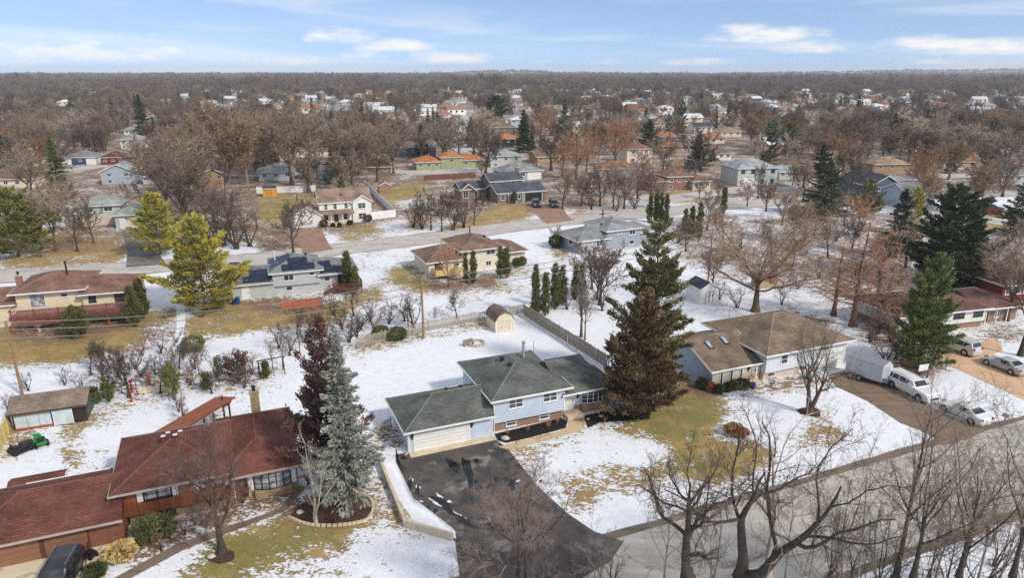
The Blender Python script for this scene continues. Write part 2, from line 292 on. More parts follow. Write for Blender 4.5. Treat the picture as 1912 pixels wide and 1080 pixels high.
# each entry: photo outline of an area on the ground, snow cover 0-1, brownness 0-1 (leaf litter), greenness 0-1
AREAS = [
 # neighbourhood blocks beyond the far street: leaf litter with snow left between
 ([(-900, 470), (300, 470), (600, 440), (1000, 400), (1200, 380), (2600, 350), (2600, 145), (-900, 145)], .28, .8, .15),
 # backyards between the streets: snow
 ([(-400, 560), (0, 530), (300, 505), (620, 470), (1000, 420), (1200, 402), (2300, 420), (2300, 640), (1250, 690), (700, 700), (0, 720)], .78, .35, .35),
 ([(1230, 400), (1500, 395), (2200, 380), (2200, 560), (1700, 600), (1400, 520), (1280, 500)], .44, .9, .1),
 # lawns beyond the far street
 ([(0, 500), (0, 480), (60, 478), (230, 455), (230, 490), (100, 500)], .05, .15, .25), ([(120, 430), (230, 440), (225, 468), (60, 480)], .15, .55, .2),
 ([(480, 430), (560, 430), (590, 465), (480, 475)], .2, .8, .2), ([(480, 362), (585, 362), (590, 415), (490, 420)], .03, .2, .45),
 ([(620, 440), (700, 420), (770, 405), (800, 425), (740, 440), (640, 452)], .1, .15, .5), ([(700, 425), (760, 405), (775, 430), (720, 436)], .75, .3, .4),
 ([(690, 352), (712, 350), (735, 385), (725, 392)], .03, .15, .5),
 ([(722, 352), (780, 340), (800, 350), (795, 366), (735, 376)], .05, .1, .5), ([(735, 376), (795, 366), (815, 378), (760, 392)], .6, .2, .5),
 ([(890, 400), (940, 383), (985, 385), (1000, 408), (900, 430), (830, 440), (800, 440)], .06, .2, .3), ([(1050, 385), (1200, 385), (1190, 395), (1070, 405)], .25, .35, .2),
 ([(770, 306), (910, 306), (960, 322), (860, 326), (770, 326)], .5, .4, .3), ([(1130, 372), (1230, 362), (1240, 388), (1130, 392)], .5, .5, .1),
 ([(1245, 352), (1340, 348), (1320, 378), (1255, 378)], .12, .2, .2), ([(1800, 405), (1880, 400), (1890, 432), (1820, 430)], .05, .1, .45),
 ([(1290, 300), (1345, 300), (1345, 312), (1295, 314)], .1, .1, .3),
 # along the far street, near side
 ([(-60, 540), (0, 532), (240, 518), (330, 515), (330, 590), (260, 600), (240, 540)], .97, .1, .1),
 ([(330, 545), (350, 545), (350, 600), (330, 650), (318, 650)], .96, .1, .1),
 # beige house yard and solar house yard
 ([(-200, 620), (0, 612), (120, 628), (240, 600), (270, 585), (334, 575), (330, 640), (240, 655), (110, 678), (-200, 700)], -.08, .35, .42),
 ([(20, 612), (240, 590), (260, 605), (120, 640), (40, 640)], .03, .9, .2),
 ([(350, 585), (420, 560), (520, 575), (640, 570), (660, 545), (690, 560), (640, 592), (560, 605), (480, 618), (400, 628), (348, 622)], -.06, .2, .42),
 ([(430, 560), (520, 556), (620, 560), (600, 580), (500, 585)], .06, .9, .1),
 ([(640, 470), (760, 455), (800, 520), (700, 530), (660, 500)], .68, .2, .55), ([(735, 505), (760, 495), (800, 522), (860, 530), (800, 545), (740, 540), (725, 525)], .03, .1, .6),
 ([(680, 540), (715, 535), (720, 562), (690, 560)], .1, .15, .5), ([(930, 505), (990, 495), (985, 515), (940, 530)], .1, .4, .4),
 ([(860, 530), (1010, 500), (1020, 530), (880, 570)], .62, .3, .4), ([(1030, 470), (1060, 465), (1060, 485), (1040, 487)], .05, .1, .6),
 ([(800, 520), (930, 515), (930, 540), (800, 545)], .1, .95, .1),
 # beds and thicket between the backyards (left)
 ([(180, 720), (260, 700), (330, 700), (500, 690), (530, 690), (500, 715), (380, 735), (250, 752), (180, 745)], .45, .95, .1),
 ([(270, 610), (330, 600), (330, 640), (260, 650)], .6, .9, .1), ([(590, 600), (690, 600), (690, 650), (600, 660)], .5, .9, .2),
 ([(0, 690), (120, 685), (200, 690), (200, 720), (0, 730)], .9, .3, .2),
 # red house backyard
 ([(120, 800), (170, 770), (200, 780), (140, 810), (150, 870), (128, 880), (112, 830)], .05, .35, .35), ([(0, 800), (60, 790), (80, 800), (30, 850), (0, 860)], .4, .5, .3),
 ([(170, 780), (240, 770), (240, 790), (160, 800)], .2, .5, .4),
 # main backyard
 ([(670, 662), (790, 640), (930, 610), (905, 600), (800, 622), (690, 645), (672, 650)], .06, .35, .45),
 ([(680, 690), (860, 660), (850, 690), (720, 745), (690, 730)], .95, .2, .5), ([(690, 655), (980, 605), (1120, 660), (1110, 700), (850, 690), (720, 745)], 1.1, .2, .3), ([(915, 628), (960, 622), (1000, 660), (960, 672), (930, 650)], .84, .5, .2),
 ([(970, 620), (985, 610), (1110, 680), (1085, 682)], .75, .6, .2), ([(1000, 590), (1130, 585), (1120, 660), (1090, 660)], .985, .2, .2),
 ([(1100, 510), (1290, 490), (1290, 560), (1120, 590)], .93, .3, .3), ([(1240, 575), (1390, 560), (1390, 590), (1250, 632)], .99, .2, .2),
 ([(1395, 590), (1480, 580), (1560, 600), (1540, 625), (1400, 610)], .2, .95, .1), ([(1320, 575), (1400, 590), (1400, 600), (1330, 585)], .2, .9, .1),
 # front yards, near side
 ([(560, 905), (640, 860), (720, 850), (735, 880), (850, 1010), (900, 1100), (500, 1300), (0, 1300), (180, 1120), (350, 1010), (520, 950)], .86, .3, .4),
 ([(300, 1110), (400, 1020), (460, 985), (540, 972), (640, 988), (668, 1000), (655, 1022), (570, 1035), (500, 1060), (430, 1110)], -.02, .15, .75),
 ([(430, 1110), (500, 1060), (570, 1035), (650, 1025), (680, 1050), (620, 1110)], .56, .3, .55),
 ([(500, 950), (580, 930), (640, 925), (700, 930), (700, 970), (640, 985), (560, 982)], .03, 1, 0),
 ([(700, 905), (712, 880), (770, 985), (757, 998), (725, 950)], .05, .35, .3), ([(640, 860), (700, 870), (700, 930), (620, 920)], .7, .6, .2),
 ([(735, 800), (700, 800), (710, 830), (760, 846)], .08, .9, .15),
 ([(238, 1048), (245, 1000), (330, 985), (470, 930), (560, 890), (572, 908), (480, 962), (340, 1018), (235, 1075)], .1, .97, .05),
 ([(330, 1012), (480, 960), (520, 935), (530, 945), (490, 975), (350, 1035), (220, 1100), (200, 1100)], .7, .4, .2),
 ([(960, 850), (1150, 800), (1260, 710), (1330, 735), (1700, 790), (1760, 830), (1480, 890), (1200, 975), (1120, 1000), (1000, 900)], 1.06, .2, .3),
 ([(940, 832), (1080, 805), (1160, 788), (1216, 796), (1180, 812), (1120, 806), (1060, 815), (1000, 838), (985, 860), (1000, 880), (985, 890)], .12, .22, .38),
 ([(1000, 845), (1060, 818), (1150, 810), (1205, 818), (1220, 842), (1170, 868), (1090, 880), (1040, 872)], .83, .2, .4),
 ([(1165, 795), (1210, 770), (1262, 705), (1300, 735), (1365, 752), (1350, 778), (1330, 800), (1345, 828), (1300, 850), (1250, 842), (1215, 812)], -.12, .2, .72),
 ([(1225, 850), (1300, 836), (1345, 826), (1420, 826), (1452, 842), (1440, 874), (1390, 898), (1320, 905), (1268, 893), (1232, 905), (1190, 905), (1200, 878)], .03, .28, .5),
 ([(1200, 800), (1250, 835), (1262, 870), (1225, 870), (1205, 830)], .82, .2, .4),
 ([(1020, 885), (1090, 872), (1180, 872), (1215, 890), (1230, 912), (1160, 925), (1130, 920), (1090, 905), (1050, 900)], .42, .45, .3),
 ([(1030, 920), (1060, 900), (1130, 925), (1120, 950), (1080, 955)], .3, .5, .3), ([(1340, 760), (1380, 752), (1400, 790), (1352, 812)], .72, .2, .5),
 ([(1448, 815), (1500, 795), (1545, 785), (1590, 800), (1585, 825), (1530, 842), (1470, 835)], .36, .4, .25),
 ([(1480, 760), (1540, 765), (1560, 785), (1500, 790)], .5, .4, .3), ([(1500, 740), (1570, 745), (1560, 760), (1500, 755)], .72, .4, .3),
 ([(1270, 705), (1410, 720), (1560, 700), (1560, 715), (1430, 735), (1300, 745)], .04, 1, .1),
 # right: between the driveways
 ([(1660, 700), (1700, 680), (1760, 668), (1775, 690), (1730, 712), (1670, 712)], .05, .85, .2), ([(1740, 690), (1912, 745), (2200, 800), (2200, 830), (1850, 800), (1745, 720)], .97, .2, .2),
 ([(1590, 560), (1700, 600), (1760, 640), (1700, 690), (1620, 650)], .4, .95, .1), ([(1790, 620), (1912, 610), (1912, 660), (1840, 660)], .5, .85, .1), ([(1810, 660), (1912, 645), (2100, 700), (1900, 690)], .9, .3, .1),
 # wood on the near side of the near street
 ([(1300, 1120), (1500, 1060), (1912, 930), (2600, 760), (2600, 1500), (1000, 1500)], .78, .9, .1),
]
def build_ground():
    # rows spaced by distance, columns fan out with it: one sheet out to the horizon
    ys = np.concatenate([np.linspace(-60, 26, 24), 26 * np.exp(np.linspace(0, math.log(6400 / 26.), 370))[1:]])
    us = np.linspace(-1, 1, 421)
    half = np.where(ys < 20, 70, 70 + (ys - 20) * .86)
    X = us[None, :] * half[:, None]; Y = np.repeat(ys[:, None], len(us), 1)
    S = np.full(X.shape, .86); B = np.full(X.shape, .3); G = np.full(X.shape, .3)
    far = Y > 900; S[far] = .2; B[far] = .8
    for pts, s, b, g in AREAS:
        m = inpoly(X, Y, ppoly(pts)); S[m] = s; B[m] = b; G[m] = g
    # soften the outlines a little
    def blur(A, n=1):
        for _ in range(n):
            P = np.pad(A, 1, mode='edge'); A = (P[1:-1, 1:-1] * 2 + P[:-2, 1:-1] + P[2:, 1:-1] + P[1:-1, :-2] + P[1:-1, 2:]) / 6
        return A
    S, B, G = blur(S, 6), blur(B, 4), blur(G, 4)
    Z = np.zeros(X.shape)
    # a long low rise on the horizon
    Z += 26 * np.exp(-((X + 20) / 420) ** 2 - ((Y - 5600) / 500) ** 2) + 34 * np.exp(-((X - 4300) / 1900) ** 2 - ((Y - 5900) / 600) ** 2)
    V = np.stack([X, Y, Z], -1).reshape(-1, 3); nr, nc = X.shape
    i = (np.arange(nr - 1)[:, None] * nc + np.arange(nc - 1)[None]).ravel()
    F = np.stack([i, i + 1, i + nc + 1, i + nc], -1)
    me = np_mesh('ground', V, F, ground_mat(), True)
    at = me.color_attributes.new('cover', 'FLOAT_COLOR', 'POINT')
    at.data.foreach_set('color', np.stack([S, B, G, np.ones_like(S)], -1).astype(np.float32).ravel())
    o = link('ground', me); tag(o, 'snow covered lawns and yards with patches of dry grass', None, None, 'structure')
def ground_mat():
    m, t, p = base_mat('ground_snow_and_grass'); L = t.links
    at = N(t, 'ShaderNodeAttribute', attribute_name='cover'); sp = N(t, 'ShaderNodeSeparateColor'); L.new(at.outputs['Color'], sp.inputs[0])
    tc = N(t, 'ShaderNodeTexCoord')
    def noise(scale, detail=5, rough=.55, dist=0, stretch=None):
        n = N(t, 'ShaderNodeTexNoise'); n.inputs['Scale'].default_value = scale; n.inputs['Detail'].default_value = detail; n.inputs['Roughness'].default_value = rough; n.inputs['Distortion'].default_value = dist
        if stretch:
            mp = N(t, 'ShaderNodeMapping'); mp.inputs['Rotation'].default_value = (0, 0, R(25)); mp.inputs['Scale'].default_value = stretch; L.new(tc.outputs['Object'], mp.inputs[0]); L.new(mp.outputs[0], n.inputs['Vector'])
        else: L.new(tc.outputs['Object'], n.inputs['Vector'])
        return n.outputs[0]
    nb = noise(.16, 5); nm = noise(.9, 6, .65, .5, (1, 1.6, 1)); nf = noise(3.2, 5, .7, .3, (1, 1.4, 1))
    s = math_(t, 'ADD', math_(t, 'MULTIPLY', math_(t, 'SUBTRACT', nb, .5), 1.3), math_(t, 'ADD', math_(t, 'MULTIPLY', math_(t, 'SUBTRACT', nm, .5), 2.3), math_(t, 'MULTIPLY', math_(t, 'SUBTRACT', nf, .5), 2.6)))
    # more snow means fewer and smaller gaps
    amp = math_(t, 'SUBTRACT', 1.05, math_(t, 'MULTIPLY', sp.outputs[0], .34))
    val = math_(t, 'ADD', sp.outputs[0], math_(t, 'MULTIPLY', s, amp))
    r = N(t, 'ShaderNodeMapRange', interpolation_type='SMOOTHSTEP'); r.inputs[1].default_value = .43; r.inputs[2].default_value = .55; L.new(val, r.inputs[0])
    snow = r.outputs[0]
    def mix(f, a, b, blend='MIX'):
        x = N(t, 'ShaderNodeMix', data_type='RGBA', blend_type=blend)
        for k, v in ((0, f), (6, a), (7, b)):
            if isinstance(v, tuple): x.inputs[k].default_value = (*v, 1)
            elif isinstance(v, (int, float)): x.inputs[k].default_value = v
            else: L.new(v, x.inputs[k])
        return x.outputs[2]
    g2 = noise(.35, 6, .6); g3 = noise(9, 4, .7)
    def ramp(v, lo, hi):
        q = N(t, 'ShaderNodeMapRange'); q.inputs[1].default_value = lo; q.inputs[2].default_value = hi; L.new(v, q.inputs[0]); return q.outputs[0]
    gold = mix(ramp(g3, .3, .7), srgb(128, 104, 60), srgb(190, 160, 104))
    green = mix(ramp(g3, .3, .7), srgb(100, 96, 50), srgb(154, 144, 84))
    gsel = ramp(math_(t, 'ADD', math_(t, 'MULTIPLY', math_(t, 'SUBTRACT', g2, .5), 2.4), sp.outputs[2]), .2, .8)
    grass = mix(gsel, gold, green)
    g4 = noise(1.7, 6, .7, .4); grass = mix(math_(t, 'MULTIPLY', ramp(g4, .5, .68), .6), grass, srgb(112, 86, 56)); grass = mix(math_(t, 'MULTIPLY', ramp(g2, .5, .3), .45), grass, srgb(172, 148, 100))
    litter = mix(ramp(g3, .3, .7), srgb(82, 62, 48), srgb(150, 120, 92))
    lsel = ramp(math_(t, 'ADD', math_(t, 'MULTIPLY', math_(t, 'SUBTRACT', nm, .5), 1.6), sp.outputs[1]), .3, .75)
    earth = mix(lsel, grass, litter)
    snowc = mix(ramp(nm, .35, .65), (.80, .815, .845), (.73, .745, .785))
    # thin snow lets blades and leaves show as fine dark specks
    sp2 = noise(7.5, 3, .75); speck = math_(t, 'MULTIPLY', ramp(sp2, .565, .64), ramp(nm, .42, .6))
    snowc = mix(math_(t, 'MULTIPLY', speck, .7), snowc, litter)
    L.new(mix(snow, earth, snowc), p.inputs['Base Color'])
    p.inputs['Roughness'].default_value = .85; p.inputs['Specular IOR Level'].default_value = .25
    h = math_(t, 'ADD', math_(t, 'MULTIPLY', snow, 1.0), math_(t, 'MULTIPLY', nf, .6))
    b = N(t, 'ShaderNodeBump'); b.inputs['Strength'].default_value = .6; b.inputs['Distance'].default_value = .07; L.new(h, b.inputs['Height']); L.new(b.outputs[0], p.inputs['Normal'])
    return m
build_ground()

# ---------------------------------------------------------------- roads, driveways, paths
def sheet(name, pts, z, mat, label=None, world_pts=False, kind='structure', thick=0):
    P = [tuple(q[:2]) for q in pts] if world_pts else ppoly(pts)
    A = sum(P[i][0] * P[(i + 1) % len(P)][1] - P[(i + 1) % len(P)][0] * P[i][1] for i in range(len(P)))
    if A < 0: P = P[::-1]
    mb = MB()
    if thick: mb.prism(P, z - thick, z)
    else: mb.poly(*[(x, y, z) for x, y in P])
    o = mb.build(name, mat); tag(o, label, None, None, kind); return o
def smooth_line(P, k=8):
    P = [Vector(p) for p in P]; out = []
    for i in range(len(P) - 1):
        p0, p1, p2, p3 = P[max(i - 1, 0)], P[i], P[i + 1], P[min(i + 2, len(P) - 1)]
        for j in range(k):
            t = j / k
            out.append(.5 * ((2 * p1) + (p2 - p0) * t + (2 * p0 - 5 * p1 + 4 * p2 - p3) * t * t + (3 * p1 - p0 - 3 * p2 + p3) * t ** 3))
    return out + [P[-1]]
def ribbon(name, centre, width, z, mat, label=None, wobble=0, seed=1, smooth=True):
    C = smooth_line(centre) if smooth else [Vector(c) for c in centre]
    rnd = random.Random(seed); mb = MB(); L = []; Rr = []
    for i, c in enumerate(C):
        t = (C[min(i + 1, len(C) - 1)] - C[max(i - 1, 0)]); t.z = 0; t.normalize(); n = Vector((-t.y, t.x, 0))
        L.append(c + n * (width / 2 + rnd.uniform(-wobble, wobble))); Rr.append(c - n * (width / 2 + rnd.uniform(-wobble, wobble)))
    for i in range(len(C) - 1):
        mb.poly((*Rr[i][:2], z), (*Rr[i + 1][:2], z), (*L[i + 1][:2], z), (*L[i][:2], z))
    o = mb.build(name, mat); tag(o, label, None, None, 'structure'); return o
def pave(name, c, patch=.2, wet=0, tracks=None, pool=0):
    m, t, p = base_mat(name)
    cs, n, tc = noise_col(t, mul(c, 1 - patch), mul(c, 1 + patch), .35, 8, lo=.3, hi=.7)
    n2 = N(t, 'ShaderNodeTexNoise'); n2.inputs['Scale'].default_value = 14; n2.inputs['Detail'].default_value = 4; t.links.new(tc.outputs['Object'], n2.inputs['Vector'])
    r = N(t, 'ShaderNodeMapRange'); r.inputs[1].default_value = .3; r.inputs[2].default_value = .7; r.inputs[3].default_value = .85; r.inputs[4].default_value = 1.12; t.links.new(n2.outputs[0], r.inputs[0])
    mx = N(t, 'ShaderNodeMix', data_type='RGBA', blend_type='MULTIPLY'); mx.inputs[0].default_value = 1; t.links.new(cs, mx.inputs[6]); t.links.new(r.outputs[0], mx.inputs[7])
    cc = mx.outputs[2]; p.inputs['Roughness'].default_value = .85
    if tracks:       # long streaks along a direction (salt, tyre marks, damp)
        ang, tc2 = tracks
        mp = N(t, 'ShaderNodeMapping'); mp.inputs['Rotation'].default_value = (0, 0, -ang); mp.inputs['Scale'].default_value = (.05, 1.1, 1); t.links.new(tc.outputs['Object'], mp.inputs[0])
        n3 = N(t, 'ShaderNodeTexNoise'); n3.inputs['Scale'].default_value = 1.0; n3.inputs['Detail'].default_value = 5; t.links.new(mp.outputs[0], n3.inputs['Vector'])
        r3 = N(t, 'ShaderNodeMapRange'); r3.inputs[1].default_value = .42; r3.inputs[2].default_value = .68; t.links.new(n3.outputs[0], r3.inputs[0])
        mx3 = N(t, 'ShaderNodeMix', data_type='RGBA'); t.links.new(math_(t, 'MULTIPLY', r3.outputs[0], .7), mx3.inputs[0]); t.links.new(cc, mx3.inputs[6]); mx3.inputs[7].default_value = (*tc2, 1); cc = mx3.outputs[2]
    if wet:
        n4 = N(t, 'ShaderNodeTexNoise'); n4.inputs['Scale'].default_value = .5; n4.inputs['Detail'].default_value = 4; n4.inputs['Distortion'].default_value = .8; t.links.new(tc.outputs['Object'], n4.inputs['Vector'])
        r4 = N(t, 'ShaderNodeMapRange', interpolation_type='SMOOTHSTEP'); r4.inputs[1].default_value = .56; r4.inputs[2].default_value = .66; t.links.new(n4.outputs[0], r4.inputs[0])
        mx4 = N(t, 'ShaderNodeMix', data_type='RGBA'); t.links.new(math_(t, 'MULTIPLY', r4.outputs[0], wet), mx4.inputs[0]); t.links.new(cc, mx4.inputs[6]); mx4.inputs[7].default_value = (.3, .285, .265, 1); cc = mx4.outputs[2]
    if pool:         # damp film and shallow melt water
        n5 = N(t, 'ShaderNodeTexNoise'); n5.inputs['Scale'].default_value = .42; n5.inputs['Detail'].default_value = 7; n5.inputs['Distortion'].default_value = 1.2; t.links.new(tc.outputs['Object'], n5.inputs['Vector'])
        r5 = N(t, 'ShaderNodeMapRange', interpolation_type='SMOOTHSTEP'); r5.inputs[1].default_value = .53; r5.inputs[2].default_value = .6; t.links.new(n5.outputs[0], r5.inputs[0]); f5 = math_(t, 'MULTIPLY', r5.outputs[0], pool)
        mx5 = N(t, 'ShaderNodeMix', data_type='RGBA'); t.links.new(f5, mx5.inputs[0]); t.links.new(cc, mx5.inputs[6]); mx5.inputs[7].default_value = (.022, .021, .021, 1); cc = mx5.outputs[2]
        t.links.new(math_(t, 'SUBTRACT', .82, math_(t, 'MULTIPLY', f5, .6)), p.inputs['Roughness'])
    # hairline cracks and sealed joints
    nd = N(t, 'ShaderNodeTexNoise'); nd.inputs['Scale'].default_value = .9; nd.inputs['Detail'].default_value = 4; t.links.new(tc.outputs['Object'], nd.inputs['Vector'])
    va = N(t, 'ShaderNodeVectorMath', operation='MULTIPLY_ADD'); va.inputs[1].default_value = (1.6, 1.6, 0); t.links.new(nd.outputs['Color'], va.inputs[0]); t.links.new(tc.outputs['Object'], va.inputs[2])
    vo = N(t, 'ShaderNodeTexVoronoi', feature='DISTANCE_TO_EDGE'); vo.inputs['Scale'].default_value = .23; t.links.new(va.outputs[0], vo.inputs['Vector'])
    rc = N(t, 'ShaderNodeMapRange'); rc.inputs[1].default_value = .004; rc.inputs[2].default_value = .02; rc.inputs[3].default_value = .55; rc.inputs[4].default_value = 1; t.links.new(vo.outputs['Distance'], rc.inputs[0])
    mc = N(t, 'ShaderNodeMix', data_type='RGBA', blend_type='MULTIPLY'); mc.inputs[0].default_value = .8; t.links.new(cc, mc.inputs[6]); t.links.new(rc.outputs[0], mc.inputs[7]); cc = mc.outputs[2]
    t.links.new(cc, p.inputs['Base Color'])
    return m
ROAD = pave('road_concrete', srgb(176, 170, 160), .14, tracks=(R(21), srgb(200, 194, 184)))
ROAD2 = pave('far_road_asphalt', srgb(178, 172, 165), .1, tracks=(R(25), srgb(205, 200, 194)))
ASPH = pave('driveway_asphalt', srgb(84, 77, 72), .3, wet=.5, pool=.75)
ASPH2 = pave('far_driveway_asphalt', srgb(112, 108, 106), .25, wet=.6, pool=.4)
MUD = pave('muddy_gravel', srgb(118, 98, 82), .3, tracks=(R(-67), srgb(142, 122, 104)))
TAN = pave('tan_concrete', srgb(205, 170, 135), .12)
PAVER = pave('brown_pavers', srgb(150, 118, 100), .15)
VERGE = pave('road_verge_dirt', srgb(112, 100, 86), .3)
MULCHB = M('black_mulch', (.016, .013, .012), .95, .6, 9, bump=1); MULCH = M('brown_mulch', (.075, .042, .03), .95, .5, 7, bump=1)
WALK = pave('sandy_concrete', srgb(200, 175, 140), .1)

a, b = un(1912, 857), un(1300, 1055)
d = (a - b).normalized(); nrm_ = Vector((-d.y, d.x, 0))
NEAR_C = [b - d * 60, b - d * 20, b, (a + b) / 2, a, a + d * 40, a + d * 120]
ribbon('verge', NEAR_C, 10.6, .004, VERGE, wobble=.22, seed=3)
ribbon('near_street', NEAR_C, 9.1, .012, ROAD, 'pale concrete street along the bottom right of the picture', wobble=.03)
FAR_PX = [(-300, 540), (-120, 526), (0, 516), (150, 507), (300, 497), (460, 485), (610, 468), (720, 455), (830, 441), (1010, 417), (1200, 399)]
FAR_C = [un(*q) for q in FAR_PX]; e = (FAR_C[-1] - FAR_C[-2]).normalized()
FAR_C += [FAR_C[-1] + e * 30, FAR_C[-1] + e * 60 + Vector((8, -4, 0)), FAR_C[-1] + e * 150 + Vector((30, -20, 0))]
ribbon('far_verge', FAR_C, 9.6, .004, pave('verge_slush', srgb(170, 160, 150), .3), wobble=.3, seed=5)
ribbon('far_street', FAR_C, 7.8, .012, ROAD2, 'light grey residential street curving behind the backyards')
for k, (pl, w) in enumerate((([(860, 288), (866, 268), (870, 250), (872, 225), (874, 205)], 9), ([(640, 312), (770, 322), (900, 320), (1010, 318)], 8), ([(1100, 396), (1250, 372), (1400, 352), (1600, 338), (1912, 322)], 8),
                             ([(1600, 360), (1720, 392), (1912, 420)], 8), ([(0, 300), (120, 318), (240, 300), (420, 290)], 8))):
    ribbon('back_street', [un(*q) for q in pl], w, .008 + .002 * k, ROAD2, None)

# main driveway
G0 = un(765, 846); AX = R(22.5); UX = Vector((math.cos(AX), math.sin(AX), 0)); VX = Vector((-math.sin(AX), math.cos(AX), 0))
def LW(org, u, v, z=0, ang=AX):
    return Vector((org[0] + u * math.cos(ang) - v * math.sin(ang), org[1] + u * math.sin(ang) + v * math.cos(ang), z))
drv = [(738, 850), (920, 818), (948, 838), (1000, 905), (1060, 960), (1110, 994), (1165, 1012), (1140, 1050), (1080, 1085), (960, 1120), (860, 1090), (850, 1012), (775, 975), (745, 930)]
sheet('asphalt_driveway', drv, .02, ASPH, 'dark asphalt driveway with puddles and snow remnants in front of the garage')
sheet('garage_apron', [tuple(proj(*LW(G0, u, v)))for u, v in ((-.1, .05), (8.0, .05), (8.0, -.9), (-.1, -.95))], .026, CONCRETE, 'pale concrete apron along the garage door')
sheet('front_walk', [(930, 836), (955, 842), (1030, 820), (1085, 805), (1096, 790), (1085, 775), (1060, 781), (1062, 795), (1045, 806), (985, 820)], .024, WALK, 'sandy concrete front walk curving to the door')
def puddle_mat():
    m, t, p = base_mat('wet_asphalt'); p.inputs['Base Color'].default_value = (.012, .012, .013, 1); p.inputs['Roughness'].default_value = .12; p.inputs['Specular IOR Level'].default_value = .35; return m
WET = puddle_mat()
SNOW = M('snow', (.79, .805, .84), .9, .05, 2.2, bump=.4)
def blob(px, py, w, h, rot, seed, n=22, rough=.28, squash=1):
    rnd = random.Random(seed); ph = [rnd.uniform(0, 6.28) for _ in range(4)]; c = []
    for k in range(n):
        q = 2 * math.pi * k / n; r = 1 + rough * (math.sin(2 * q + ph[0]) * .6 + math.sin(3 * q + ph[1]) * .6 + math.sin(5 * q + ph[2]) * .4 + math.sin(8 * q + ph[3]) * .25)
        x, y = w * r * math.cos(q), h * r * math.sin(q)
        c.append((px + x * math.cos(rot) - y * math.sin(rot), py + x * math.sin(rot) + y * math.cos(rot)))
    return c
# standing melt water (photo column, row, half sizes, tilt)
for i, (px, py, w, h, ro) in enumerate(((846, 870, 16, 8, .95), (874, 880, 24, 9, 1.35), (879, 915, 22, 4, 1.45), (890, 862, 4, 5, 0), (888, 900, 3, 5, 0), (885, 925, 4, 4, 0), (897, 930, 3, 3, 0), (931, 897, 8, 5, .2),
        (952, 905, 14, 9, 1.2), (944, 925, 10, 6, 1.4), (984, 909, 7, 3, 2.2), (755, 905, 10, 5, 1.1), (764, 908, 5, 13, .4), (780, 916, 4, 8, 0), (745, 870, 3, 24, -.15), (754, 857, 6, 2.5, 0),
        (785, 943, 6, 5, .3), (800, 953, 4, 8, 0), (813, 955, 5, 4, 0), (825, 940, 20, 7, .55), (840, 957, 12, 4, .6), (868, 975, 26, 6, .6), (905, 968, 8, 5, .4), (923, 985, 20, 8, .4), (1010, 900, 3, 3, 0), (940, 845, 5, 2, 0))):
    sheet('puddle', blob(px, py, w, h, ro, 40 + i), .0245 + .0002 * i, WET, None)
# snow left on the asphalt: shallow heaps
def heap(name, pts, hgt, label=None, kind='stuff'):
    P = ppoly(pts); c = Vector((sum(p[0] for p in P) / len(P), sum(p[1] for p in P) / len(P), 0)); mb = MB(); n = len(P)
    A = sum(P[i][0] * P[(i + 1) % n][1] - P[(i + 1) % n][0] * P[i][1] for i in range(n))
    if A < 0: P = P[::-1]
    ring = lambda k, z: [(c.x + (x - c.x) * k, c.y + (y - c.y) * k, z) for x, y in P]
    mb.add(ring(1, .018) + ring(.9, .02 + hgt * .6) + ring(.55, .02 + hgt * .95) + [(c.x, c.y, .02 + hgt)],
           [(i, (i + 1) % n, (i + 1) % n + n, i + n) for i in range(n)] + [(i + n, (i + 1) % n + n, (i + 1) % n + 2 * n, i + 2 * n) for i in range(n)] + [(i + 2 * n, (i + 1) % n + 2 * n, 3 * n) for i in range(n)])
    o = mb.build(name, SNOW, None, True); tag(o, label, None, None, kind); return o
for i, (px, py, w, h, ro) in enumerate(((768, 896, 3.5, 5, .1), (780, 911, 5, 4, 0), (820, 927, 7, 3, .7), (815, 940, 17, 3.5, .45), (838, 938, 6, 3, .2), (850, 960, 18, 3, .5), (866, 970, 14, 3, .6), (954, 904, 6, 3.5, .3), (968, 899, 4, 3.5, 0), (785, 938, 4, 3, 0), (915, 975, 12, 4, .7))):
    heap('snow_remnant', blob(px, py, w * .85, h * .8, ro, 90 + i, 30, .5), .005)
heap('snow_strip', [(712, 862), (737, 860), (741, 880), (748, 905), (752, 925), (768, 940), (790, 955), (820, 972), (850, 992), (852, 1008), (775, 978), (745, 935)], .07, 'strip of snow lying along the left edge of the asphalt driveway')
for nm, pts in (('mulch_bed', [(924, 812), (1048, 782), (1060, 788), (1056, 800), (1035, 806), (990, 818), (945, 828), (930, 824)]), ('mulch_bed', [(1090, 778), (1140, 766), (1200, 760), (1216, 772), (1212, 784), (1160, 787), (1120, 790), (1098, 800)])):
    sheet(nm, pts, .07, MULCHB, 'black mulch bed along the foot of the blue house', thick=.06)
# right neighbour's drive, far right drive, other drives
sheet('gravel_driveway', [(1545, 700), (1600, 690), (1660, 715), (1745, 765), (1842, 806), (1800, 822), (1762, 834), (1735, 812), (1680, 790), (1620, 750), (1560, 722)], .022, MUD, 'muddy brown gravel driveway beside the white vehicles')
sheet('tan_driveway', [(1720, 660), (1790, 640), (1840, 655), (1912, 690), (2100, 750), (2000, 775), (1912, 748), (1820, 705)], .022, TAN, 'tan concrete driveway at the right edge')
sheet('tan_path', [(1808, 650), (1850, 632), (1868, 640), (1872, 655), (1850, 664)], .026, TAN, 'curved tan path to the white house at right')
sheet('red_house_driveway', [(0, 1062), (232, 1005), (236, 1000), (240, 1018), (200, 1032), (195, 1110), (150, 1300), (-250, 1300), (-300, 1140)], .022, pave('cream_concrete', srgb(215, 203, 175), .08), 'cream concrete driveway of the red roofed house')
sheet('brick_path', [(205, 1085), (330, 1017), (420, 987), (520, 952), (560, 907), (570, 910), (538, 953), (460, 984), (345, 1027), (228, 1090)], .02, pave('damp_brick', srgb(124, 106, 92), .3), 'brick front path of the red roofed house')
